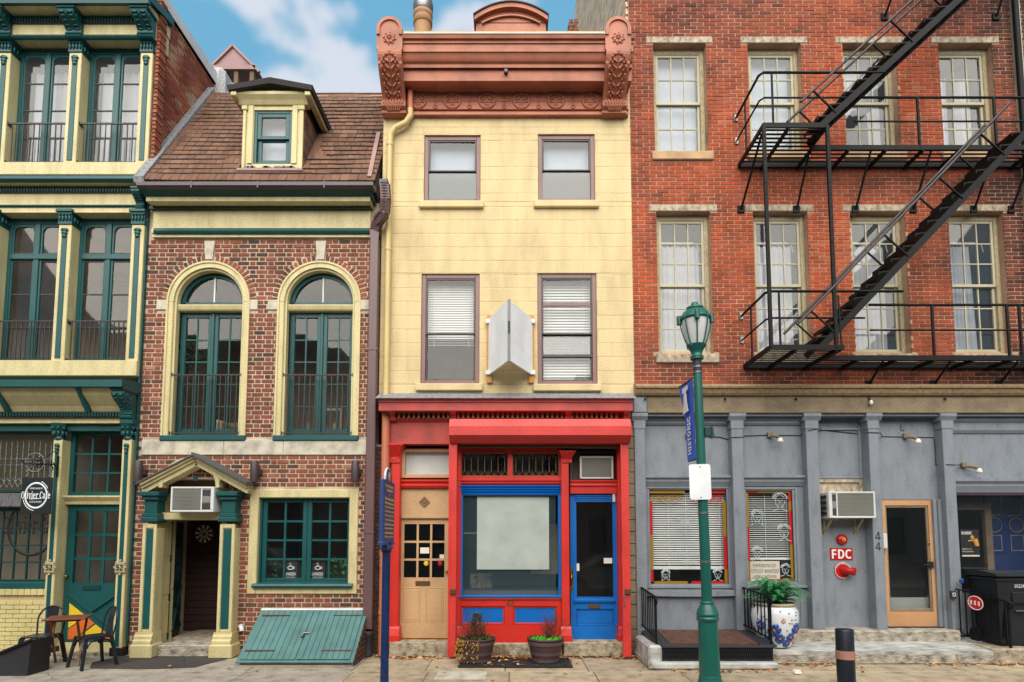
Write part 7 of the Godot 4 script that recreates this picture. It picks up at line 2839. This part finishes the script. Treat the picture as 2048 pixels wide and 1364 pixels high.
	hexa([Vector3(2.36, 0.38, 0.05), Vector3(3.66, 0.38, 0.05), Vector3(3.66, 0.31, 0.92), Vector3(2.36, 0.31, 0.92), Vector3(2.36, 0.418, 0.05), Vector3(3.66, 0.418, 0.05), Vector3(3.66, 0.348, 0.92), Vector3(2.36, 0.348, 0.92)])
	put("steel_plate", "rust_plate")
	hexa([Vector3(2.16, 0.38, 0.0), Vector3(2.35, 0.38, 0.0), Vector3(2.35, 0.31, 1.02), Vector3(2.16, 0.31, 1.02), Vector3(2.16, 0.412, 0.0), Vector3(2.35, 0.412, 0.0), Vector3(2.35, 0.342, 1.02), Vector3(2.16, 0.342, 1.02)])
	hexa([Vector3(3.67, 0.38, 0.0), Vector3(3.9, 0.38, 0.0), Vector3(3.9, 0.31, 1.02), Vector3(3.67, 0.31, 1.02), Vector3(3.67, 0.412, 0.0), Vector3(3.9, 0.412, 0.0), Vector3(3.9, 0.342, 1.02), Vector3(3.67, 0.342, 1.02)])
	box(2.2, 3.86, 0.30, 0.335, 0.98, 1.03, 0.006)
	put("plate_frame", "dark_plate")
	for i in 52:
		for sd in [-1.0, 1.0]:
			var x := 2.24 + i * 0.031
			bar(Vector3(x - sd * 0.02, 0.13, 1.012), Vector3(x + sd * 0.02, 0.29, 1.012), 0.006, 0.01, Vector3(0, 0, 1))
	put("grille", "iron", null, "", true)
	box(2.0, 2.2, 0.07, 0.34, 0.1, 1.06, 0.03)
	put("stone_cheek", "marble_step")
	box(1.99, 2.21, 0.0, 0.10, 0.0, 1.1, 0.02)
	put("stone_cheek", "worn_stone")
	box(2.03, 3.88, 0.0, 0.105, 0.98, 1.12, 0.025)
	put("stone_curb", "marble_step")
	# railings
	for r in [[2.13, 0.0, 2.14, 0.95, "short black railing at the left side of the cellar hatch"], [3.8, 0.02, 3.84, 0.96, "short black railing between the cellar hatch and the flowered pot"], [7.28, 0.06, 7.60, 0.70, "short black railing with a round red sticker before the trash bin"]]:
		var p0 := Vector3(r[0], 0.42 if r[0] < 5 else 0.3, r[1])
		var p1 := Vector3(r[2], 0.335 if r[0] < 5 else 0.2, r[3])
		var rl := thing("railing", r[4], "railing", p0, "short iron railings before the grey shop front")
		var t0 := p0 + Vector3(0, 0.68 if r[0] < 5 else 0.78, 0)
		var t1 := p1 + Vector3(0, 0.70 if r[0] < 5 else 0.74, 0)
		bar(t0, t1, 0.035, 0.02)
		bar(p0 + Vector3(0, 0.08, 0), p1 + Vector3(0, 0.08, 0), 0.025, 0.015)
		var d := (p1 - p0).normalized()
		tube([t1, t1 + d * 0.05 + Vector3(0, -0.02, 0), t1 + d * 0.06 + Vector3(0, -0.07, 0), t1 + d * 0.03 + Vector3(0, -0.10, 0)], 0.018, 6)
		put("top_rail", "iron")
		bar(p1, t1, 0.03, 0.03, Vector3(0, 0, 1))
		put("post", "iron")
		for i in 8:
			var u := (i + 0.5) / 8.0
			bar(p0.lerp(p1, u) + Vector3(0, 0.08, 0), t0.lerp(t1, u), 0.016, 0.016, Vector3(0, 0, 1))
			put("baluster", "iron")
		if r[0] > 5:
			var cc := t0.lerp(t1, 0.42) + Vector3(-0.03, -0.14, 0.0)
			lathe([0.0, 0.006, 0.115, 0.006, 0.115, 0.006, 0.115, 0.0, 0.115, 0.0, 0.0, 0.0], cc, 24, d, Vector3(0, 1, 0).cross(d).normalized() * -1.0)
			put("sticker", "fire_red")
			ring(cc + Vector3(-0.004, 0, 0.006), 0.105, 0.006, d, Vector3.UP, 24, 4)
			for i in 3: bar(cc + d * (i - 1) * 0.055 + Vector3(-0.012, -0.035, 0.004), cc + d * (i - 1) * 0.055 + Vector3(-0.012, 0.035, 0.004), 0.03, 0.006, Vector3(1, 0, 0))
			put("sticker_print", "white_paint")
			box(t0.x - 0.10, t0.x - 0.02, t0.y - 0.16, t0.y - 0.03, t0.z - 0.02, t0.z + 0.04, 0.012)
			put("lock_box", "dark_plate")
			frame(t0.x - 0.085, t0.x - 0.035, t0.y - 0.12, t0.y - 0.06, t0.z + 0.038, t0.z + 0.046, 0.012)
			put("lock_face", "white_metal")
	# flowered pot and fern
	var pc := Vector3(4.14, 0.232, 0.42)
	thing("flowered_pot", "big white porcelain pot painted with blue flowers on the stone slab", "pot", pc, "", true)
	var prof := [0.0, 0.0, 0.22, 0.0, 0.235, 0.03, 0.29, 0.16, 0.335, 0.32, 0.352, 0.46, 0.34, 0.56, 0.305, 0.62, 0.305, 0.62, 0.318, 0.64, 0.318, 0.665, 0.29, 0.668, 0.28, 0.60]
	lathe(prof, Vector3.ZERO, 36)
	put("pot_body", "porcelain")
	lathe([0.306, 0.618, 0.322, 0.638, 0.322, 0.668, 0.288, 0.671], Vector3.ZERO, 36)
	put("pot_rim", "old_cream")
	lathe([0.0, 0.60, 0.285, 0.60], Vector3.ZERO, 20)
	put("soil", "soil")
	rng.seed = 31
	var rad := func(y: float) -> float:
		if y < 0.16: return lerpf(0.235, 0.29, (y - 0.03) / 0.13)
		if y < 0.32: return lerpf(0.29, 0.335, (y - 0.16) / 0.16)
		if y < 0.46: return lerpf(0.335, 0.352, (y - 0.32) / 0.14)
		return lerpf(0.352, 0.34, (y - 0.46) / 0.1)
	for fl in [[0.95, 0.30, 0.085, "porcelain_blue"], [1.75, 0.15, 0.08, "porcelain_blue"], [1.35, 0.08, 0.07, "porcelain_blue"], [2.0, 0.28, 0.10, "porcelain_blue"], [2.35, 0.10, 0.09, "porcelain_blue"], [1.2, 0.17, 0.075, "porcelain_blue"], [0.7, 0.12, 0.07, "porcelain_pink"], [1.62, 0.42, 0.035, "porcelain_pink"], [2.6, 0.35, 0.08, "porcelain_blue"]]:
		var an: float = fl[0]
		for k in 6:
			var b := TAU * k / 6.0 + an
			var yy: float = fl[1] + sin(b) * fl[2] * 0.6
			var aa: float = an + cos(b) * fl[2] * 0.6 / 0.33
			var rr: float = rad.call(maxf(yy, 0.03))
			ball(Vector3(cos(aa) * rr, yy, sin(aa) * rr), fl[2] * 0.5, fl[2] * 0.5, 0.008 + fl[2] * 0.16, 8)
		put("painted_flower", fl[3])
		var r0: float = rad.call(fl[1])
		ball(Vector3(cos(an) * (r0 + 0.012), fl[1], sin(an) * (r0 + 0.012)), fl[2] * 0.3, fl[2] * 0.3, 0.012, 8)
		put("painted_centre", "orange_glaze" if fl[3] == "porcelain_blue" else "porcelain")
	for i in 30:
		var an := rng.randf_range(0.3, 2.8)
		var yy := rng.randf_range(0.1, 0.57)
		var rr: float = rad.call(yy)
		ball(Vector3(cos(an) * rr, yy, sin(an) * rr), 0.018, 0.010, 0.014, 6)
	put("painted_leaves", "porcelain_green")
	thing("fern", "lush green fern growing in the flowered pot", "plant", pc + Vector3(0.02, 0.62, 0), "", true)
	for i in 95:
		var a0 := rng.randf() * TAU
		var out := Vector3(cos(a0), 0, sin(a0))
		var len := rng.randf_range(0.32, 0.66)
		var rise := rng.randf_range(0.12, 0.52)
		var pts := []
		for k in 9:
			var u := k / 8.0
			pts.append(out * len * u * 0.85 + Vector3(0, rise * sin(u * 2.2) * (1.0 - 0.25 * u), 0))
		tube(pts, 0.004, 4, 0.0015)
		for k in range(1, 9):
			for sb in [0.0, 0.5]:
				var p: Vector3 = pts[k - 1].lerp(pts[k], sb)
				var d: Vector3 = (pts[k] - pts[k - 1]).normalized()
				var sv := d.cross(Vector3.UP).normalized()
				var l := 0.105 * sin(clampf((k + sb) / 8.5, 0, 1) * PI * 0.9 + 0.25)
				for sd in [-1.0, 1.0]:
					var e: Vector3 = p + (sv * sd * 0.9 + d * 0.4).normalized() * l + Vector3(0, -0.008, 0)
					tri(p - d * 0.013, e, p + d * 0.013)
	put("fronds", "fern")
	# wheeled trash bin
	var b0 := Vector3(7.9, 0.24, 0.3)
	var bn := thing("trash_bin", "big black wheeled trash bin with white numbers behind the right railing", "bin", b0)
	var x0 := 7.52
	var x1 := 8.28
	hexa([Vector3(x0 + 0.07, 0.26, 0.1), Vector3(x1 - 0.07, 0.26, 0.1), Vector3(x1 - 0.07, 0.26, 0.54), Vector3(x0 + 0.07, 0.26, 0.54), Vector3(x0, 1.24, 0.02), Vector3(x1, 1.24, 0.02), Vector3(x1, 1.24, 0.62), Vector3(x0, 1.24, 0.62)])
	put("body", "bin")
	box(x0 - 0.03, x1 + 0.03, 1.24, 1.31, -0.01, 0.65, 0.02)
	put("rim", "bin")
	extrude(PackedVector2Array([Vector2(-0.04, 1.315), Vector2(0.68, 1.315), Vector2(0.69, 1.33), Vector2(0.6, 1.37), Vector2(0.3, 1.40), Vector2(0.0, 1.38)]), Vector3(x0 - 0.05, 0, 0), Vector3(0, 0, 1), Vector3(0, 1, 0), Vector3(x1 - x0 + 0.1, 0, 0))
	put("lid", "bin")
	for x in [x0 + 0.12, x1 - 0.12]:
		box(x - 0.02, x + 0.02, 0.34, 0.80, 0.57, 0.60, 0.008)
		put("rib", "bin")
	box(x0 + 0.22, x1 - 0.22, 0.9, 1.08, 0.59, 0.625, 0.01)
	put("grip_recess", "black_paint")
	box(x0 + 0.26, x1 - 0.26, 0.78, 0.80, 0.585, 0.63)
	put("grip_bar", "steel")
	writing(bn, "number", "0122400815", Vector3(x0 + 0.42, 1.17, 0.616), 0.30, 0.055, "white_paint")
	for x in [x0 + 0.02, x1 - 0.08]:
		tube([Vector3(x, 0.35, 0.06), Vector3(x + 0.06, 0.35, 0.06)], 0.11, 14)
		put("wheel", "tyre")
	box(7.3, 7.365, 1.166, 1.254, 0.1, 0.16, 0.02)
	solo("blue_scrap", "porcelain_blue", "small blue object wedged between the trash bin and the grey pilaster", "litter", Vector3(7.332, 1.166, 0.13))

# ---- street furniture --------------------------------------------------------

func street_things() -> void:
	street_lamp()
	# blue marker on a post
	var mx := -1.625
	var mz := 2.2
	var mk_ := thing("marker_sign", "blue historical marker with gold writing on a scuffed blue post, seen edge on", "sign", Vector3(mx, 0, mz))
	lathe([0.056, 0.0, 0.052, 0.3, 0.052, 1.72, 0.052, 1.72, 0.066, 1.74, 0.066, 1.86], Vector3(mx, 0, mz), 18)
	put("post", "post_blue")
	var y0 := 1.849
	var y1 := 2.655
	box(mx - 0.03, mx + 0.03, y0, y1, mz - 0.34, mz + 0.34, 0.012)
	box(mx - 0.036, mx + 0.036, y0 - 0.03, y0 + 0.02, mz - 0.36, mz + 0.36, 0.01)
	box(mx - 0.07, mx + 0.07, y0 - 0.10, y0 - 0.02, mz - 0.12, mz + 0.12, 0.03)
	put("plate", "marker_blue")
	for i in 11:
		var a := PI * i / 11.0
		var c := PI * (i + 1) / 11.0
		hexa([Vector3(mx - 0.022, y1, mz + cos(a) * 0.17), Vector3(mx + 0.022, y1, mz + cos(a) * 0.17), Vector3(mx + 0.022, y1, mz + cos(c) * 0.17), Vector3(mx - 0.022, y1, mz + cos(c) * 0.17), Vector3(mx - 0.022, y1 + sin(a) * 0.15, mz + cos(a) * 0.17), Vector3(mx + 0.022, y1 + sin(a) * 0.15, mz + cos(a) * 0.17), Vector3(mx + 0.022, y1 + sin(c) * 0.15, mz + cos(c) * 0.17), Vector3(mx - 0.022, y1 + sin(c) * 0.15, mz + cos(c) * 0.17)])
	put("crest_plate", "marker_blue")
	ring(Vector3(mx, y1 + 0.02, mz), 0.165, 0.012, Vector3(0, 0, 1), Vector3(0, 0.9, 0), 20, 4, 1.6)
	put("crest_rim", "white_metal")
	ball(Vector3(mx + 0.024, y1 + 0.05, mz), 0.008, 0.07, 0.06, 10)
	put("crest", "gold")
	var turn := Basis(Vector3.UP, PI / 2)
	var lines := ["HISTORIC", "SHOP ROW", "+", "Merchants built", "these houses in", "the early years", "of the city and", "lived upstairs.", "Trades of many", "kinds were seen", "along this lane", "to the harbor.", "They survive."]
	for i in lines.size():
		var h := (y1 - y0 - 0.1) / lines.size()
		var w: float = [0.5, 0.36, 0.06][i] if i < 3 else 0.54
		writing(mk_, "lettering", lines[i], Vector3(mx + 0.0325, y1 - 0.05 - (i + 0.5) * h, mz), w, h * (0.62 if i != 2 else 0.5), "gold", turn, "Droid Serif", true)
	# bollard
	var bx := 4.256
	thing("bollard", "round black bollard with a copper coloured band at the sidewalk edge", "bollard", Vector3(bx, 0, 2.2))
	var bt := 0.758
	lathe([0.112, 0.0, 0.108, 0.02, 0.108, bt - 0.02, 0.1, bt - 0.005, 0.0, bt], Vector3(bx, 0, 2.2), 24)
	put("post", "chair_black")
	lathe([0.109, 0.38, 0.1125, 0.38, 0.1125, 0.38, 0.1125, 0.487, 0.1125, 0.487, 0.109, 0.487], Vector3(bx, 0, 2.2), 24)
	put("band", "copper_band")
	hexa([Vector3(bx - 0.28, 0.01, 1.3), Vector3(bx - 0.18, 0.01, 1.3), Vector3(bx - 0.18, 0.01, 1.4), Vector3(bx - 0.28, 0.01, 1.4), Vector3(bx - 0.27, 0.05, 1.31), Vector3(bx - 0.2, 0.03, 1.31), Vector3(bx - 0.2, 0.07, 1.39), Vector3(bx - 0.26, 0.04, 1.39)])
	solo("crumpled_paper", "paper_white", "scrap of crumpled white paper lying behind the bollard", "litter", Vector3(bx - 0.23, 0.01, 1.35))
	cafe()


func street_lamp() -> void:
	var at := Vector3(2.492, 0, 2.3)
	var t := thing("street_lamp", "green street lamp with an acorn lantern and fluted base", "street lamp", at, "", true)
	t.rotation.z = deg_to_rad(0.95)
	lathe([0.19, 0.0, 0.19, 0.04, 0.17, 0.06, 0.17, 0.06, 0.15, 0.07, 0.155, 0.1, 0.15, 0.13, 0.135, 0.15, 0.14, 0.17, 0.13, 0.2, 0.13, 0.2, 0.128, 0.40, 0.118, 0.86, 0.118, 0.86, 0.135, 0.88, 0.14, 0.90, 0.135, 0.92, 0.12, 0.925, 0.135, 0.94, 0.14, 0.955, 0.13, 0.97, 0.125, 1.0, 0.082, 1.08, 0.082, 1.08, 0.09, 1.09, 0.085, 1.115, 0.068, 1.12], Vector3.ZERO, 28)
	put("base", "lamp_green")
	lathe([0.066, 1.1, 0.054, 4.069], Vector3.ZERO, 20)
	put("shaft", "lamp_green")
	for y in [1.60, 2.22]:
		lathe([0.062, y, 0.066, y, 0.066, y, 0.066, y + 0.03, 0.066, y + 0.03, 0.06, y + 0.03], Vector3.ZERO, 18)
		put("band", "steel")
	lathe([0.058, 4.050, 0.058, 4.245], Vector3.ZERO, 18)
	put("photocell_collar", "dark_plate")
	for y in [4.059, 4.134]:
		lathe([0.058, y, 0.062, y, 0.062, y, 0.062, y + 0.02, 0.062, y + 0.02, 0.058, y + 0.02], Vector3.ZERO, 18)
		put("band", "steel")
	lathe([0.06, 4.236, 0.085, 4.245, 0.085, 4.256, 0.065, 4.266, 0.09, 4.277, 0.07, 4.292, 0.07, 4.329, 0.085, 4.366, 0.125, 4.419, 0.13, 4.435, 0.13, 4.435, 0.12, 4.440, 0.0, 4.440], Vector3.ZERO, 24)
	put("neck", "lamp_green")
	for k in 4:
		var a := TAU * (k + 0.5) / 4.0
		ball(Vector3(cos(a) * 0.13, 4.414, sin(a) * 0.13), 0.01, 0.01, 0.01, 6)
	put("bolts", "steel")
	lathe([0.105, 4.440, 0.135, 4.530, 0.165, 4.661, 0.178, 4.759, 0.178, 4.775], Vector3.ZERO, 24)
	put("globe", "lamp_glass")
	for k in 8:
		var a := TAU * (k + 0.25) / 8.0
		var o := Vector3(cos(a), 0, sin(a))
		tube([o * 0.115 + Vector3(0, 4.440, 0), o * 0.15 + Vector3(0, 4.538, 0), o * 0.182 + Vector3(0, 4.661, 0), o * 0.198 + Vector3(0, 4.759, 0), o * 0.2 + Vector3(0, 4.794, 0)], 0.009, 6)
		put("cage_bar", "lamp_green")
	lathe([0.185, 4.767, 0.2, 4.775, 0.2, 4.806, 0.19, 4.812, 0.185, 4.824, 0.165, 4.868, 0.12, 4.905, 0.105, 4.911, 0.105, 4.911, 0.112, 4.917, 0.112, 4.942, 0.09, 4.948, 0.05, 4.957, 0.05, 4.957, 0.045, 5.004, 0.0, 5.010], Vector3.ZERO, 28)
	put("cap", "lamp_green")
	for k in 4:
		var a := TAU * (k + 0.12) / 4.0
		var o := Vector3(cos(a), 0, sin(a))
		tube([o * 0.205 + Vector3(0, 4.726, 0), o * 0.205 + Vector3(0, 4.837, 0)], 0.035, 8)
		put("lantern_lug", "lamp_green")
	# small unit at the side
	box(0.05, 0.14, 3.220, 3.340, -0.05, 0.05, 0.006)
	hexa([Vector3(0.13, 3.215, -0.06), Vector3(0.17, 3.200, -0.06), Vector3(0.17, 3.200, 0.06), Vector3(0.13, 3.215, 0.06), Vector3(0.13, 3.350, -0.06), Vector3(0.15, 3.360, -0.06), Vector3(0.15, 3.360, 0.06), Vector3(0.13, 3.350, 0.06)])
	put("sensor_box", "dark_green")
	# banner behind the pole, across the sidewalk
	var bn := thing("banner", "blue banner with a white bell and lettering hung from the lamp post", "banner", at, "", true)
	bn.rotation.z = deg_to_rad(0.95)
	s.set_smooth_group(1)
	for j in 8:
		for i in 5:
			var q := []
			for e in [[i, j], [i, j + 1], [i + 1, j + 1], [i + 1, j]]:
				var u: float = e[0] / 5.0
				var v: float = e[1] / 8.0
				q.append(Vector3(-0.045 - 0.02 * sin(v * 5.0 + u * 2.0) * u - 0.03 * u, lerpf(2.940, 4.020, v), -0.06 - u * 0.52 * lerpf(0.42, 1.0, v)))
			quad(q[0], q[1], q[2], q[3])
	s.set_smooth_group(-1)
	put("cloth", "banner_blue")
	for y in [2.940, 4.020]:
		tube([Vector3(-0.03, y, -0.02), Vector3(-0.08, y, -0.56 if y > 3.2 else -0.28)], 0.012, 6)
		put("banner_arm", "dark_plate")
	var turn := Basis(Vector3.UP, -PI / 2) * Basis(Vector3(0, 0, 1), PI / 2)
	writing(bn, "lettering", "HISTORIC", Vector3(-0.082, 3.270, -0.20), 0.50, 0.13, "white_paint", turn, "Droid Sans", true)
	# bell emblem
	var poly := PackedVector2Array()
	for p in [[-0.13, 0.0], [0.13, 0.0], [0.105, 0.05], [0.07, 0.14], [0.06, 0.24], [0.03, 0.27], [0.12, 0.29], [0.12, 0.35], [-0.12, 0.35], [-0.12, 0.29], [-0.03, 0.27], [-0.06, 0.24], [-0.07, 0.14], [-0.105, 0.05]]:
		poly.append(Vector2(p[0], p[1]))
	extrude(poly, Vector3(-0.088, 3.600, -0.29), Vector3(0, 0, 1), Vector3(0, 1, 0), Vector3(-0.004, 0, 0))
	put("bell_emblem", "white_paint")
	# blank sign plate strapped to the pole
	thing("blank_sign", "blank white rounded sign plate strapped to the lamp post", "sign", at + Vector3(0, 2.3, 0.07), "", true).rotation.z = deg_to_rad(0.95)
	var rr := PackedVector2Array()
	for c in [[0.105, 0.195, 0.0], [-0.105, 0.195, PI / 2], [-0.105, -0.195, PI], [0.105, -0.195, PI * 1.5]]:
		for i in 5:
			var a: float = c[2] + PI / 2 * i / 4.0
			rr.append(Vector2(c[0] + cos(a) * 0.032, c[1] + sin(a) * 0.032))
	extrude(rr, Vector3(-0.085, 0.33, 0.0), Vector3.RIGHT, Vector3.UP, Vector3(0, 0, 0.006))
	put("plate", "white_panel")
	for y in [0.13, 0.52]:
		ball(Vector3(-0.082, y, 0.006), 0.009, 0.009, 0.006, 6)
		put("bolt", "dark_plate")


func cafe() -> void:
	# hanging sign with its bracket
	var c := Vector3(-7.547, 2.291, 0.5)
	var w := -7.301 - -7.778
	var h := 2.872 - 2.291
	var sg := thing("hanging_sign", "square black cafe sign with white lettering hanging from an iron bracket", "sign", c)
	box(c.x - w / 2, c.x + w / 2, c.y, c.y + h, 0.48, 0.51, 0.006)
	put("board", "black_paint")
	ring(Vector3(c.x, c.y + h / 2, 0.512), w * 0.36, 0.016, Vector3.RIGHT, Vector3(0, 1.15, 0), 40, 4, 0.25)
	put("oval", "pale_ink")
	for q in [[0.5, 1.2], [3.4, 4.6]]:
		var pts := []
		for i in 10:
			var a: float = lerpf(q[0], q[1], i / 9.0)
			pts.append(Vector3(c.x + cos(a) * w * 0.43, c.y + h / 2 + sin(a) * w * 0.5, 0.512))
		tube(pts, 0.006, 4)
	put("swash", "white_paint")
	box(c.x - w * 0.40, c.x + w * 0.40, c.y + h * 0.43, c.y + h * 0.60, 0.51, 0.5135)
	put("name_band", "black_paint")
	writing(sg, "lettering", "Olivier Cafe", Vector3(c.x, c.y + h * 0.52, 0.5155), w * 0.96, h * 0.20, "white_paint", Basis(), "Droid Serif", true)
	writing(sg, "lettering", "GOURMET SANDWICHES", Vector3(c.x, c.y + h * 0.70, 0.5125), w * 0.42, h * 0.045, "pale_ink")
	writing(sg, "lettering", "COFFEE & PASTRIES", Vector3(c.x, c.y + h * 0.33, 0.5125), w * 0.40, h * 0.045, "pale_ink")
	tube([Vector3(c.x - w * 0.2, c.y + h * 0.405, 0.513), Vector3(c.x + w * 0.2, c.y + h * 0.42, 0.513)], 0.006, 4)
	put("swash", "white_paint")
	for x in [c.x - w * 0.36, c.x + w * 0.4]:
		for i in 5: ring(Vector3(x, c.y + h + 0.02 + i * 0.035, 0.495), 0.018, 0.006, Vector3.UP, Vector3.RIGHT if i % 2 else Vector3(0, 0, 1), 10, 4)
		put("chain", "steel")
	var wy := c.y + h + 0.2
	var wx := -7.532
	tube([Vector3(wx, wy, 0.12), Vector3(c.x + w * 0.5, wy + 0.01, 0.49), Vector3(c.x - w * 0.5, wy + 0.02, 0.495), Vector3(c.x - w * 0.56, wy + 0.08, 0.495)], 0.012, 6)
	tube([Vector3(wx, wy + 0.32, 0.12), Vector3(c.x + w * 0.2, wy + 0.12, 0.49), Vector3(c.x - w * 0.3, wy + 0.03, 0.495)], 0.006, 5)
	tube([Vector3(wx, wy - 0.14, 0.12), Vector3(wx, wy + 0.2, 0.12)], 0.016, 6)
	var sp := []
	for i in 20:
		var a := i * 0.5
		var r := 0.1 - i * 0.0042
		sp.append(Vector3(wx - 0.09 + cos(a) * r, wy + sin(a) * r, 0.16))
	tube(sp, 0.008, 5)
	sp = []
	for i in 26:
		var a := i * 0.5
		var r := 0.03 + i * 0.0026
		sp.append(Vector3(c.x - w * 0.05 + cos(a) * r, wy + 0.05 + sin(a) * r, 0.495))
	tube(sp, 0.008, 5)
	put("bracket", "iron")
	# two metal chairs, a folding table, a board
	var chair := thing("cafe_chair", "dark metal cafe chair in front of the painted brick, left of the folding table", "chair", Vector3(-7.099, 0, 0.80), "metal cafe chairs by the green shop", true)
	box(-0.19, 0.19, 0.43, 0.455, -0.19, 0.19, 0.012)
	var st := put("seat", "chair_black")
	for q in [[-1, -1], [1, -1], [-1, 1], [1, 1]]:
		bar(Vector3(q[0] * 0.17, 0.43, q[1] * 0.17), Vector3(q[0] * 0.225, 0.0, q[1] * 0.235), 0.055, 0.03, Vector3(0, 0, 1))
		put("leg", "chair_black")
	for q in [0, 1, 2, 3]:
		var a = PI / 2 * q
		var d := Vector3(sin(a), 0, cos(a))
		var e := Vector3(cos(a), 0, -sin(a))
		var pts := []
		for i in 9:
			var t := PI * i / 8.0
			pts.append(d * 0.195 + e * cos(t) * 0.165 + Vector3(0, 0.30 + sin(t) * 0.12, 0))
		tube(pts, 0.012, 5)
	put("apron", "chair_black")
	var pts := []
	for i in 17:
		var u := i / 16.0
		var a := PI * u
		var k := pow(sin(a), 0.55)
		pts.append(Vector3(-0.205 * cos(a) * (1.0 if k > 0.6 else 0.85 + 0.25 * k), 0.45 + 0.41 * k, -0.185 - 0.07 * k))
	tube(pts, 0.012, 6)
	put("back_hoop", "chair_black")
	hexa([Vector3(-0.06, 0.45, -0.195), Vector3(0.06, 0.45, -0.195), Vector3(0.06, 0.45, -0.185), Vector3(-0.06, 0.45, -0.185), Vector3(-0.085, 0.85, -0.262), Vector3(0.085, 0.85, -0.262), Vector3(0.085, 0.85, -0.252), Vector3(-0.085, 0.85, -0.252)])
	put("back_splat", "chair_black")
	chair.rotation.y = deg_to_rad(8)
	copy(chair, Vector3(-6.278 , 0, 0.85), deg_to_rad(-32), "dark metal cafe chair in front of the green door, turned towards the folding table")
	var tb := thing("folding_table", "small brown wooden folding table between the two metal chairs", "table", Vector3(-6.777, 0, 0.72), "", true)
	tb.rotation.y = deg_to_rad(24)
	for i in 5:
		box(-0.27, 0.27, 0.69, 0.712, -0.27 + i * 0.109, -0.27 + i * 0.109 + 0.105, 0.005)
		put("table_slat", "table_wood")
	for x in [-0.2, 0.2]:
		bar(Vector3(x, 0.68, -0.24), Vector3(x, 0.0, 0.22), 0.025, 0.04)
		put("leg", "table_wood")
		bar(Vector3(x * 0.85, 0.68, 0.24), Vector3(x * 0.85, 0.0, -0.22), 0.025, 0.04)
		put("leg", "table_wood")
	for z in [-0.2, 0.2]:
		box(-0.2, 0.2, 0.665, 0.688, z - 0.02, z + 0.02)
		put("batten", "table_wood")
	var fb := Vector3(-6.967, 0, 1.28)
	thing("folded_board", "low black folded board standing on the sidewalk before the left chair", "board", fb, "", true)
	hexa([Vector3(-0.22, 0.0, -0.2), Vector3(0.22, 0.0, -0.2), Vector3(0.22, 0.0, 0.2), Vector3(-0.22, 0.0, 0.2), Vector3(-0.22, 0.30, -0.2), Vector3(0.22, 0.48, -0.2), Vector3(0.22, 0.48, 0.16), Vector3(-0.22, 0.30, 0.16)])
	put("panel", "paper_black")
	bar(Vector3(-0.23, 0.30, 0.18), Vector3(0.23, 0.49, 0.18), 0.03, 0.03)
	put("edge", "chair_black")

# ---- the other side of the street, seen only in the window glass -------------

func far_side() -> void:
	var spec := [[-34.0, -22.0, 9.5, "far_brown", "brown stone row building across the street, far left in the reflections"], [-22.0, -9.0, 11.5, "far_brick", "brick row building across the street, reflected in the green shop windows"], [-9.0, 3.0, 8.4, "far_brown", "brown row building across the street, reflected in the tavern windows"], [3.0, 15.0, 9.2, "far_brick", "brick row building across the street, reflected in the blue shop door"], [15.0, 30.0, 8.2, "far_brown", "brown row building across the street, far right in the reflections"]]
	for b in spec:
		var g := thing("row_building", b[4], "building", Vector3((b[0] + b[1]) / 2, 0, 19.2))
		var holes := []
		var n := int((b[1] - b[0]) / 2.4)
		for f in 2:
			for i in n:
				var cx: float = b[0] + (i + 0.5) * (b[1] - b[0]) / n
				holes.append([cx - 0.55, cx + 0.55, 1.0 + f * 3.6, 3.0 + f * 3.6])
		wall(b[0] + 0.01, b[1] - 0.01, 0.0, b[2], 19.0, 19.3, holes)
		put("wall", b[3])
		box(b[0] + 0.01, b[1] - 0.01, 0.0, b[2] - 0.1, 19.6, 28.0)
		put("body", "room_dark")
		box(b[0] + 0.01, b[1] - 0.01, b[2], b[2] + 0.4, 18.7, 28.0)
		put("cornice", "far_trim")
		for h in holes:
			frame(h[0], h[1], h[2], h[3], 19.08, 19.18, 0.08)
			var w := put("window", "far_trim")
			box(h[0], h[1], h[2], h[3], 19.22, 19.25)
			put("pane", "pane_dark", w)
	for q in [[3.8, "car_grey", "grey parked car across the street, reflected in the blue shop door"], [-15.6, "car_white", "white parked car across the street, reflected in the cafe window"], [-9.6, "car_white", "white parked car across the street, reflected in the green door"]]:
		var at := Vector3(q[0], -0.12, 12.3)
		thing("parked_car", q[2], "car", at, "cars parked across the street", true)
		var side := [[-2.25, 0.35], [-2.3, 0.62], [-2.15, 0.86], [-1.1, 0.98], [-0.55, 1.36], [0.1, 1.46], [0.9, 1.42], [1.55, 1.06], [2.15, 0.98], [2.28, 0.7], [2.22, 0.35]]
		var poly := PackedVector2Array()
		for p in side: poly.append(Vector2(p[0], p[1]))
		extrude(poly, Vector3(0, 0, -0.86), Vector3.RIGHT, Vector3.UP, Vector3(0, 0, 1.72))
		put("body", q[1])
		for z in [-0.864, 0.864]:
			for win in [[[-0.95, 0.99], [-0.5, 1.31], [0.12, 1.38], [0.12, 0.99]], [[0.2, 0.99], [0.2, 1.38], [0.85, 1.34], [1.3, 1.03]]]:
				poly = PackedVector2Array()
				for p in win: poly.append(Vector2(p[0], p[1]))
				extrude(poly, Vector3(0, 0, z - 0.003), Vector3.RIGHT, Vector3.UP, Vector3(0, 0, 0.006))
				put("side_window", "black_paint")
			for x in [-1.4, 1.4]:
				tube([Vector3(x, 0.32, z - 0.1 * signf(z)), Vector3(x, 0.32, z + 0.02 * signf(z))], 0.32, 20)
				var wh := put("wheel", "tyre")
				tube([Vector3(x, 0.32, z), Vector3(x, 0.32, z + 0.03 * signf(z))], 0.2, 16)
				put("rim", "steel", wh)
